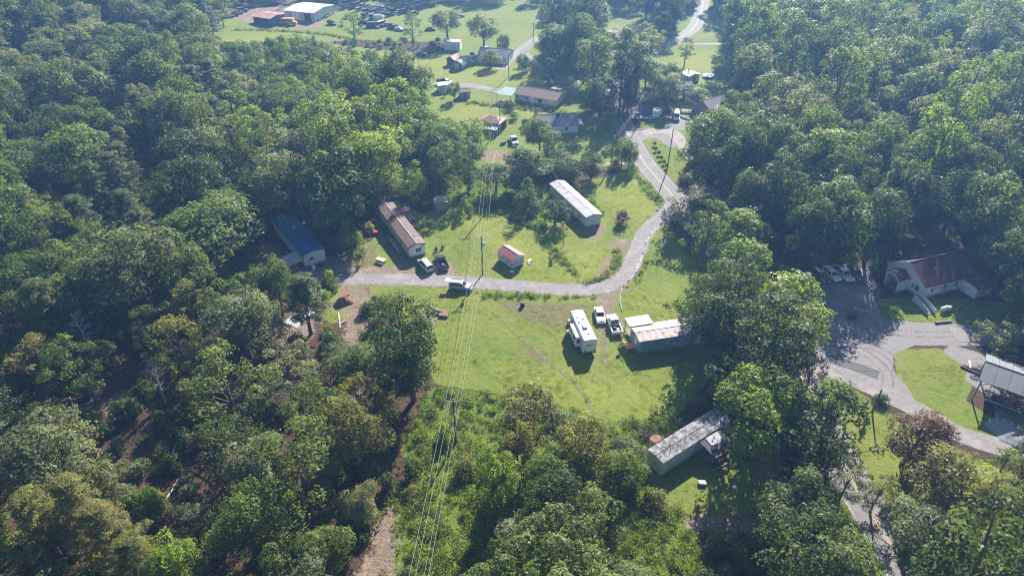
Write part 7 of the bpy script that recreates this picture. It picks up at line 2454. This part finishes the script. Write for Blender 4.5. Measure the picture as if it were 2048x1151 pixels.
def off_buildings(X, Y):
    ok = np.ones(len(X), bool)
    for bx, by, a_, lx, ly in BLD:
        dx, dy = X - bx, Y - by
        u, v = dx * math.cos(a_) + dy * math.sin(a_), -dx * math.sin(a_) + dy * math.cos(a_)
        ok &= ~((np.abs(u) < lx) & (np.abs(v) < ly))
    return ok
def visible(X, Y, m=60):
    zc = Y * math.cos(PITCH) + CAM_H * math.sin(PITCH)
    yc = CAM_H * math.cos(PITCH) - Y * math.sin(PITCH)
    px, py = 1024 + FPX * X / zc, 575.5 + FPX * yc / zc
    return (px > -m) & (px < 2048 + m) & (py > -m) & (py < 1151 + m + 60)

def field(n, y0, y1):
    Y = nr.uniform(y0, y1, n)
    X = nr.uniform(-1, 1, n) * 0.78 * (Y + 75)
    k = visible(X, Y)
    return X[k], Y[k]
def zones_at(X, Y):
    return {k: zone_weight(k, X, Y, 1.5) for k in ('lawn', 'rough', 'dirt', 'gravel')}

def do_scatter(name, X, Y, s0, s1, protos, weights, label, zs=(0.8, 1.2)):
    n = len(X)
    Z = hgt(X, Y)
    r_ = np.stack([nr.normal(size=n) * 0.08, nr.normal(size=n) * 0.08, nr.uniform(0, 6.28, n)], -1)
    s_ = nr.uniform(s0, s1, n)
    s3 = np.stack([s_, s_, s_ * nr.uniform(*zs, n)], -1)
    pid_ = nr.choice(len(protos), n, p=np.array(weights) / sum(weights))
    scatter(name, np.stack([X, Y, Z], -1), r_, s3, pid_, protos, label)
    print(name, n)

# woodland undergrowth
X, Y = field(26000, 40, 330)
z = zones_at(X, Y)
m = (z['lawn'] < 0.2) & (z['dirt'] < 0.25) & (z['gravel'] < 0.2) & (z['rough'] < 0.5) & off_roads(X, Y) & off_buildings(X, Y)
m &= nr.random(len(X)) < 0.27
do_scatter('undergrowth', X[m], Y[m], 0.45, 1.5, UG, [3, 3, 3, 2, 1], 'leafy undergrowth covering the woodland floor')
# rough weeds
X, Y = field(60000, 45, 260)
z = zones_at(X, Y)
m = (z['rough'] > 0.4) & (z['lawn'] < 0.6) & (z['dirt'] < 0.45 + 0.5 * (nr.random(len(X)) < 0.12)) & off_roads(X, Y) & off_buildings(X, Y)
do_scatter('weeds', X[m], Y[m], 0.7, 1.5, TALLG + [UG[3], UG[4]], [2, 5, 4, 3, 3, 0.08, 0.08], 'tall weeds and brambles of the rough ground', (0.7, 1.3))
# lawn grass
X, Y = field(80000, 60, 190)
z = zones_at(X, Y)
cl = np.sin(X / 3.1 + np.sin(Y / 4.3)) + np.sin(Y / 2.7 + 1.3 * np.sin(X / 5.2)) + 0.6 * np.sin((X + Y) / 1.3)
m = (z['lawn'] > 0.5) & (z['dirt'] < 0.35) & (z['gravel'] < 0.3) & off_roads(X, Y) & off_buildings(X, Y) & (nr.random(len(X)) < np.clip(0.50 + 0.28 * cl, 0.1, 1))
do_scatter('grass', X[m], Y[m], 0.6, 1.2, GT + TALLG[3:4], [6, 4, 0.05], 'short mown grass with taller patches', (0.6, 1.3))
# taller growth along ditches and edges of the clearing
strips = [[(1085,485),(1110,500),(1130,525),(1150,548)], [(1130,570),(1175,566),(1215,548),(1235,520),(1232,500)], [(1045,570),(1100,574),(1150,573)], [(1180,344),(1230,340),(1280,338)],
          [(1290,345),(1320,395),(1338,412)], [(1262,340),(1300,385),(1325,420),(1300,440)], [(870,420),(930,405),(1000,412)], [(1060,590),(1110,592),(1180,590)], [(960,585),(1000,590),(1060,592)], [(1175,395),(1205,430)], [(1300,465),(1280,540),(1245,575)],
          [(470,60),(560,62),(640,68),(700,78),(800,92)], [(1285,300),(1310,340),(1338,380)], [(935,205),(1040,218),(1130,226)]]
xs_, ys_ = [], []
for st_ in strips:
    ln = px_line(st_, 0.5)
    for p in ln:
        for _ in range(2):
            xs_.append(p.x + rng.gauss(0, 0.6))
            ys_.append(p.y + rng.gauss(0, 0.6))
X, Y = np.array(xs_), np.array(ys_)
m = off_roads(X, Y) & off_buildings(X, Y)
do_scatter('weeds', X[m], Y[m], 0.6, 1.4, TALLG, [3, 4, 2, 3, 2], 'strips of taller weeds along ditches and lane edges', (0.6, 1.2))

# ------------------------------------------------------------------ air
def haze():
    mb = MB().box((0, 400, 45), (3400, 2600, 95))
    m = bpy.data.materials.new('haze_air')
    m.use_nodes = True
    t = m.node_tree
    t.nodes.clear()
    out = N(t, 'ShaderNodeOutputMaterial')
    v = N(t, 'ShaderNodeVolumePrincipled')
    v.inputs['Color'].default_value = (0.26, 0.52, 1.0, 1)
    v.inputs['Density'].default_value = HAZE_DENSITY
    v.inputs['Anisotropy'].default_value = 0.35
    t.links.new(v.outputs[0], out.inputs['Volume'])
    o = mb.build('haze', m)
    tag(o, None, None, None, 'stuff')
haze()
